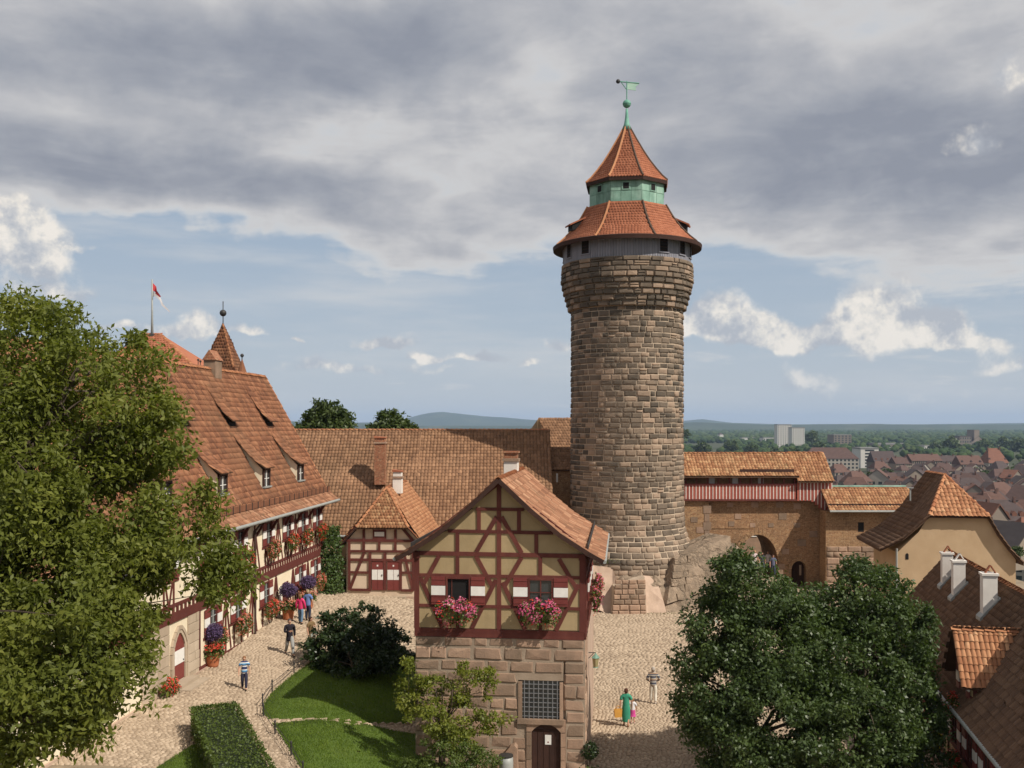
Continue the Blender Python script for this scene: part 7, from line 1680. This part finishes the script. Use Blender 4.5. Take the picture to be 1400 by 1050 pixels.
# woods: one mass of many crowns
rg = np.random.default_rng(77)
def ico(sub=1):
    t = (1+5**.5)/2; v = np.array([(-1, t, 0), (1, t, 0), (-1, -t, 0), (1, -t, 0), (0, -1, t), (0, 1, t), (0, -1, -t), (0, 1, -t), (t, 0, -1), (t, 0, 1), (-t, 0, -1), (-t, 0, 1)], float); v /= np.linalg.norm(v, axis=1, keepdims=True)
    f = [(0, 11, 5), (0, 5, 1), (0, 1, 7), (0, 7, 10), (0, 10, 11), (1, 5, 9), (5, 11, 4), (11, 10, 2), (10, 7, 6), (7, 1, 8), (3, 9, 4), (3, 4, 2), (3, 2, 6), (3, 6, 8), (3, 8, 9), (4, 9, 5), (2, 4, 11), (6, 2, 10), (8, 6, 7), (9, 8, 1)]
    for _ in range(sub):
        v = list(map(tuple, v)); mid = {}; nf = []
        def m_(a, b):
            k = (min(a, b), max(a, b))
            if k not in mid: p = (np.array(v[a])+np.array(v[b]))/2; v.append(tuple(p/np.linalg.norm(p))); mid[k] = len(v)-1
            return mid[k]
        for a, b, c in f: ab, bc, ca = m_(a, b), m_(b, c), m_(c, a); nf += [(a, ab, ca), (b, bc, ab), (c, ca, bc), (ab, bc, ca)]
        f = nf; v = np.array(v)
    return np.array(v), np.array(f)
IV, IF = ico(1)
M_wood = leafmat('wood_crown', [(0, (.018, .036, .012)), (.5, (.034, .058, .018)), (1, (.072, .092, .030))], .0, .8, .1)
def crowns(name, pts, rads, label=None):
    n = len(pts); J = 1+rg.normal(0, .16, (n, len(IV), 1)); P = IV[None]*J*rads[:, None, None]; P[:, :, 2] *= .85; P += pts[:, None]
    Fa = (IF[None]+(np.arange(n)*len(IV))[:, None, None]).reshape(-1, 3); o = np_mesh(name, P.reshape(-1, 3), Fa, M_wood, rnd=np.repeat(rg.random(n), len(IF)), kind='stuff')
    if label: tag(o, label, 'wood')
N = 13000; py = HY+2+rg.gamma(1.6, 9, N); py = py[(py < 720)]; Y = (H-CITY)*F/(py-HY); px = rg.uniform(-60, 1460, len(py))
ok = (Y > 420) & (Y < 26000) & ~((px > 1180) & (px < 1300) & (Y < 1500) & (Y > 900)) & (px > -60)
dens = np.array([mnoise.noise(Vector((a*.012, b*.05, 3))) for a, b in zip(px, py)]); ok &= (dens > -.18) | (Y > 3000)
ok &= (Y > 1300) | (dens > .22) | (px < 1120)
px, Y = px[ok], Y[ok]; pts = np.stack([(px-700)/F*Y, Y, np.full(len(Y), CITY+3.0)], 1); rad = rg.uniform(4.5, 8.0, len(Y))*np.clip(Y/2200, 1, 3.2); pts[:, 2] += np.clip(rad, 4, 9)*.5
crowns('woods', pts, rad, 'wooded belt of green tree crowns around the distant town')
# houses
WALLS = [mk('wall_far_%d' % i, [(0, tuple(c*.88 for c in w)), (1, w)], piece=0, nscale=.15, bump=0) for i, w in enumerate(((.31, .265, .21), (.235, .19, .155), (.35, .315, .275), (.19, .158, .13), (.27, .22, .175), (.58, .56, .52)))]
ROOFS = [mk('roof_far_%d' % i, [(0, tuple(c*.72 for c in w)), (1, w)], piece=0, nscale=.35, bump=0, aniso=(1, 1, 2)) for i, w in enumerate(((.105, .064, .055), (.130, .073, .058), (.080, .058, .055), (.20, .092, .062), (.068, .056, .056), (.22, .215, .21)))]
def far_house(label, px0, px1, pyb, wallpx, roofpx, wi=0, ri=0, depth=None, rot=0.0, rows=0, cols=0, gable=False, hip=True, group=None, base=None, z0=CITY, name='town_house', dorm=0, chim=0, flatroof=False, Y=None):
    Y = Y or (H-z0)*F/(pyb-HY); k = Y/F; w = (px1-px0)*k; h = wallpx*k; rh = roofpx*k; d = depth or w*.5; xm = ((px0+px1)/2-700)*k
    t = thing(name, label, 'building', (xm, Y, z0), rot, group); hw_ = w/2
    mb = MB(); mb.box(-hw_, hw_, 0, d, -2, h)
    if gable: mb.prism([(-hw_, .02, h-.01), (hw_, .02, h-.01), (0, .02, h+rh-.2)], (0, d-.04, 0))
    mb.build('wall', WALLS[wi], t); e = .5
    mb = MB()
    if flatroof: mb.box(-hw_-.3, hw_+.3, -.3, d+.3, h, h+max(rh, .4))
    elif gable: mb.prism([(-hw_-e, -e, h-.1), (0, -e, h+rh), (hw_+e, -e, h-.1), (hw_+e, -e, h+.25), (0, -e, h+rh+.45), (-hw_-e, -e, h+.25)], (0, d+2*e, 0))
    else:
        ins = min(d*.45, w*.25) if hip else -.4
        mb.add([(-hw_-e, -e, h-.1), (hw_+e, -e, h-.1), (hw_+e, d+e, h-.1), (-hw_-e, d+e, h-.1), (-hw_+ins, d/2, h+rh), (hw_-ins, d/2, h+rh)], [(0, 1, 5, 4), (1, 2, 5), (2, 3, 4, 5), (3, 0, 4), (3, 2, 1, 0)])
    rf = mb.build('roof', ROOFS[ri], t)
    if dorm:
        mb = MB()
        for i in range(dorm):
            x = -hw_*.8+1.6*hw_*i/max(1, dorm-1) if dorm > 1 else 0
            mb.prism([(x-1.0, d*.10, h+rh*.22), (x+1.0, d*.10, h+rh*.22), (x+1.0, d*.10, h+rh*.22+1.2), (x, d*.10, h+rh*.22+2.2), (x-1.0, d*.10, h+rh*.22+1.2)], (0, d*.2, 0))
        o_ = mb.build('dormers', ROOFS[(ri+1) % 4], rf); o_['kind'] = 'stuff'
    for i in range(chim):
        mb = MB(); x = -hw_*.6+1.2*hw_*i/max(1, chim-1) if chim > 1 else hw_*.3; mb.box(x-.5, x+.5, d*.42, d*.42+.9, h+rh*.5, h+rh+1.4); mb.build('chimney', ROOFS[1], rf)
    if rows:
        mb = MB()
        for r in range(rows):
            for c in range(cols):
                x = -hw_+w*(c+.5)/cols; z = h*(r+.5)/rows+.2; a = w/cols*.26; b = h/rows*.27; mb.box(x-a, x+a, -.06, .1, z-b, z+b)
        mb.build('windows', M_glass, t)['kind'] = 'stuff'
    return t
far_house('long cream school building with hipped dark red roof above the gallery', 1100, 1173, 647, 20, 15, 2, 0, 24, R(-6), 4, 14, dorm=0)
far_house('white slab office block with ribbon windows behind the red roofs', 1177, 1201, 640, 26, 2, 5, 5, 40, R(-4), 6, 1, flatroof=True, name='office_block')
far_house('brown terrace with dark roof, leftmost of the long row', 1196, 1226, 646, 14, 15, 3, 2, 26, 0, 0, 0, dorm=4, hip=False)
far_house('terrace house with many small windows, second in the long row', 1225, 1247, 650, 16, 9, 4, 0, 22, 0, 4, 8, chim=2, hip=False)
far_house('grey-brown long terrace in the middle of the row', 1247, 1288, 650, 20, 9, 1, 1, 24, 0, 4, 14, chim=2, hip=False)
far_house('pale terrace with dark window rows, right of the grey-brown one', 1288, 1314, 650, 19, 8, 2, 2, 24, 0, 4, 8, chim=2, hip=False)
far_house('terrace with stepped gables right of the pale terrace', 1314, 1345, 652, 17, 12, 1, 1, 22, 0, 3, 9, dorm=3, chim=1, hip=False)
far_house('big house with steep red roof at the right end of the row', 1352, 1379, 648, 15, 20, 2, 3, 26, 0, 3, 6, dorm=2, chim=2)
far_house('tall white residential tower block, left and taller slab', 1063, 1082, 612, 31, 1, 5, 5, 30, 0, 12, 6, flatroof=True, name='tower_block', group='white tower blocks')
far_house('tall white residential tower block, right and lower slab', 1083, 1100, 614, 29, 1, 5, 5, 30, 0, 11, 5, flatroof=True, name='tower_block', group='white tower blocks')
far_house('low long white flat building left of the power station', 1264, 1297, 618, 8, 1, 5, 5, 40, 0, 1, 12, flatroof=True, name='factory_hall')
far_house('long low flat-roofed hall with grey roof in the trees', 1200, 1241, 613, 5, 2, 3, 5, 60, 0, 0, 0, flatroof=True, name='factory_hall')
far_house('small white flat building beside the long grey hall', 1206, 1226, 617, 4, 1, 5, 5, 30, 0, 0, 0, flatroof=True, name='factory_hall')
ps = far_house('dark grey power station block with window bands', 1312, 1328, 611, 14, 1, 3, 4, 60, 0, 3, 5, flatroof=True, name='power_station')
far_house('dark sloped hall of the power station', 1328, 1348, 611, 6, 9, 3, 4, 60, 0, 1, 6, gable=True, name='power_station')
far_house('pale chimney tower of the power station', 1332, 1339, 611, 23, .5, 1, 5, 40, 0, 0, 0, flatroof=True, name='power_station')
far_house('grey high building in the woods', 1140, 1164, 612, 17, 1, 3, 5, 50, 0, 6, 5, flatroof=True, name='office_block')
far_house('white house among the trees left of the tower blocks', 984, 989, 603, 9, 2, 5, 2, 40, 0, 0, 0, name='town_house')
far_house('long white building among trees beside the tower block', 1014, 1035, 604, 5, 1, 5, 5, 50, 0, 0, 0, flatroof=True)
far_house('white flats among trees directly left of the tower block', 1044, 1061, 607, 8, 1, 5, 5, 50, 0, 2, 6, flatroof=True)
far_house('white slender tower behind the brown roof', 607, 610.5, 591, 9, 1, 5, 4, 30, 0, 0, 0, flatroof=True, name='water_tower', Y=5200)
far_house('pale factory buildings between the two trees', 486, 500, 590, 6, 1, 5, 5, 60, 0, 0, 0, flatroof=True, name='factory_hall', Y=4200)
# old town roofs below the castle on the right
rs = random.Random(12)
cols_ = ['dark brown', 'brick red', 'dark purple-brown', 'orange-red', 'slate grey']
spots = []
for i in range(110):
    yy = rs.uniform(650, 702); xx = rs.uniform(1125, 1430); spots.append((yy, xx))
for i in range(50):
    yy = rs.uniform(690, 800); xx = rs.uniform(1325, 1470); spots.append((yy, xx))
for yy, xx in sorted(spots):
    w = rs.uniform(18, 40)*(yy-HY)/95; ri = rs.choice((0, 0, 1, 1, 2, 2, 3)); g_ = rs.random() < .45; wi = rs.choice((0, 1, 2, 3, 4))
    dn, cn = rs.choice((0, 0, 2, 3)), 1 if rs.random() < .6 else 0
    reg = 'above the curtain wall' if xx < 1250 else ('right of the ochre roof' if yy > 700 else ('under the long terrace row' if yy < 672 else 'beside the ochre roof top'))
    far_house('%s %s roof%s%s, %s%s' % (cols_[ri], 'gabled' if g_ else 'hipped', ' with %s dormers' % {2: 'two', 3: 'three'}[dn] if dn else '', ' and chimney' if cn else '', reg, ', farther' if yy < 660 or 700 < yy < 735 else ''), xx-w/2, xx+w/2, yy, w*.40, w*.40, wi, ri, (w*.7)*((H-CITY)*F/(yy-HY))/F, rs.uniform(-.6, .6), 2 if w > 16 else 0, 4, gable=g_, group='%s old town roofs' % cols_[ri], chim=cn, dorm=dn)
far_house('dark slate roofed house with pink gable beyond the ochre building', 1378, 1440, 745, 16, 34, 4, 4, 20, R(25), 2, 4, gable=True, chim=0, Y=260, z0=-22)
far_house('orange-red roof with small dormers beyond the ochre building', 1336, 1380, 735, 10, 26, 4, 3, 18, R(-10), 0, 0, dorm=3, chim=1, Y=300, z0=-24)
far_house('brick red stepped gable house beyond the ochre building', 1352, 1380, 715, 14, 20, 1, 3, 18, R(8), 0, 0, gable=True, chim=1, Y=340, z0=-22)
far_house('grey flat metal roof below the ochre building', 1366, 1412, 775, 12, 1.5, 2, 5, 16, R(12), 0, 0, flatroof=True, Y=190, z0=-20)
far_house('dark purple roof with a row of dormers at the right edge', 1330, 1420, 695, 8, 26, 1, 2, 26, R(-3), 0, 0, dorm=8, chim=2, Y=430, z0=-30)
far_house('bright orange gable roof among the dark roofs above the curtain wall', 1180, 1204, 668, 8, 13, 0, 3, 22, R(30), 0, 0, gable=True, chim=1, Y=700)
far_house('small light red roofed house directly right of the ochre roof', 1318, 1352, 690, 8, 18, 4, 1, 18, R(-12), 1, 3, chim=1, Y=420, z0=-28)
# roofs that would share a description are told apart by their place
same = {}
for o in list(SC.objects):
    if o.name.startswith('town_house') and o.get('label'): same.setdefault(o['label'], []).append(o)
for lab, L in same.items():
    if len(L) < 2: continue
    L.sort(key=lambda o: o.location.x/o.location.y); n = len(L)
    for i, o in enumerate(L):
        o['label'] = lab + (', leftmost' if i == 0 else (', rightmost' if i == n-1 else ', %s left' % ('second', 'third', 'fourth', 'fifth', 'sixth', 'seventh', 'eighth')[i-1]))
        if len(o['label'].split()) > 16: o['label'] = o['label'].replace(' and chimney', '')
# park trees one can tell apart
PLAB = ['tree just right of the ochre roof top, leftmost of the dark group', 'tree right of the ochre roof top, second of the dark group', 'largest dark tree below the house with the steep red roof', 'tree right of the steep red roofed house', 'tree at the right edge level with the terrace row',
    'small tree left of the bright orange gable', 'small tree above the bright orange gable', 'tree left of the power station, smaller one', 'tree left of the power station, larger one', 'tree directly in front of the power station', 'tree right of the power station', 'tree at the right edge behind the terrace row',
    'tree by the grey flat metal roof', 'tree at the right end of the gallery roof', 'tree right of the white tower blocks', 'tree at the foot of the taller white tower block', 'tree at the foot of the lower white tower block', 'tree above the school building roof',
    'tree above the gallery, third from the round tower', 'tree above the gallery, second from the round tower', 'tree above the gallery below the long white building', 'tree touching the right side of the round tower']
for i, (px, py, r, Y) in enumerate(((1330, 650, 11, 980), (1345, 655, 10, 960), (1362, 658, 14, 930), (1384, 655, 13, 980), (1398, 648, 14, 1100), (1190, 655, 8, 900), (1213, 652, 9, 950), (1278, 616, 9, 1900), (1300, 612, 12, 1900), (1346, 612, 10, 2000), (1372, 610, 10, 2100), (1395, 612, 12, 2000), (1390, 757, 9, 240), (1132, 690, 8, 300), (1110, 600, 9, 2300), (1060, 622, 8, 1500), (1085, 622, 9, 1400), (1120, 615, 9, 1700), (1000, 612, 9, 1700), (960, 615, 10, 1500), (1028, 616, 9, 1600), (935, 595, 8, 1600))):
    c = at(px, py-r*.4, Y); rr_ = r*Y/F
    make_tree('park_tree', PLAB[i], 'tree', Vector((c.x, c.y, c.z-rr_*1.7)), [(c.x, c.y, c.z, rr_*.8), (c.x-rr_*.4, c.y, c.z-rr_*.25, rr_*.6), (c.x+rr_*.45, c.y, c.z-rr_*.2, rr_*.55)], M_leaf_far, 60, 16, (rr_*.20, rr_*.34), (rr_*.2, rr_*.4), rr_*.05, 100+i, 'trees in the town', branches=3, wid=.9)
# ------------------------------------------------------------------ air
hz = MB(); hz.box(-38000, 38000, -2500, 26000, CITY-2, 300)
mh = bpy.data.materials.new('haze_air'); mh.use_nodes = True; t = mh.node_tree; t.nodes.clear(); o_ = t.nodes.new('ShaderNodeOutputMaterial'); pv = t.nodes.new('ShaderNodeVolumePrincipled')
pv.inputs['Color'].default_value = (.50, .68, .97, 1); pv.inputs['Density'].default_value = 4.8e-5; pv.inputs['Anisotropy'].default_value = 0.0
t.links.new(pv.outputs[0], o_.inputs['Volume'])
ho = hz.build('haze', mh); tag(ho, kind='stuff')
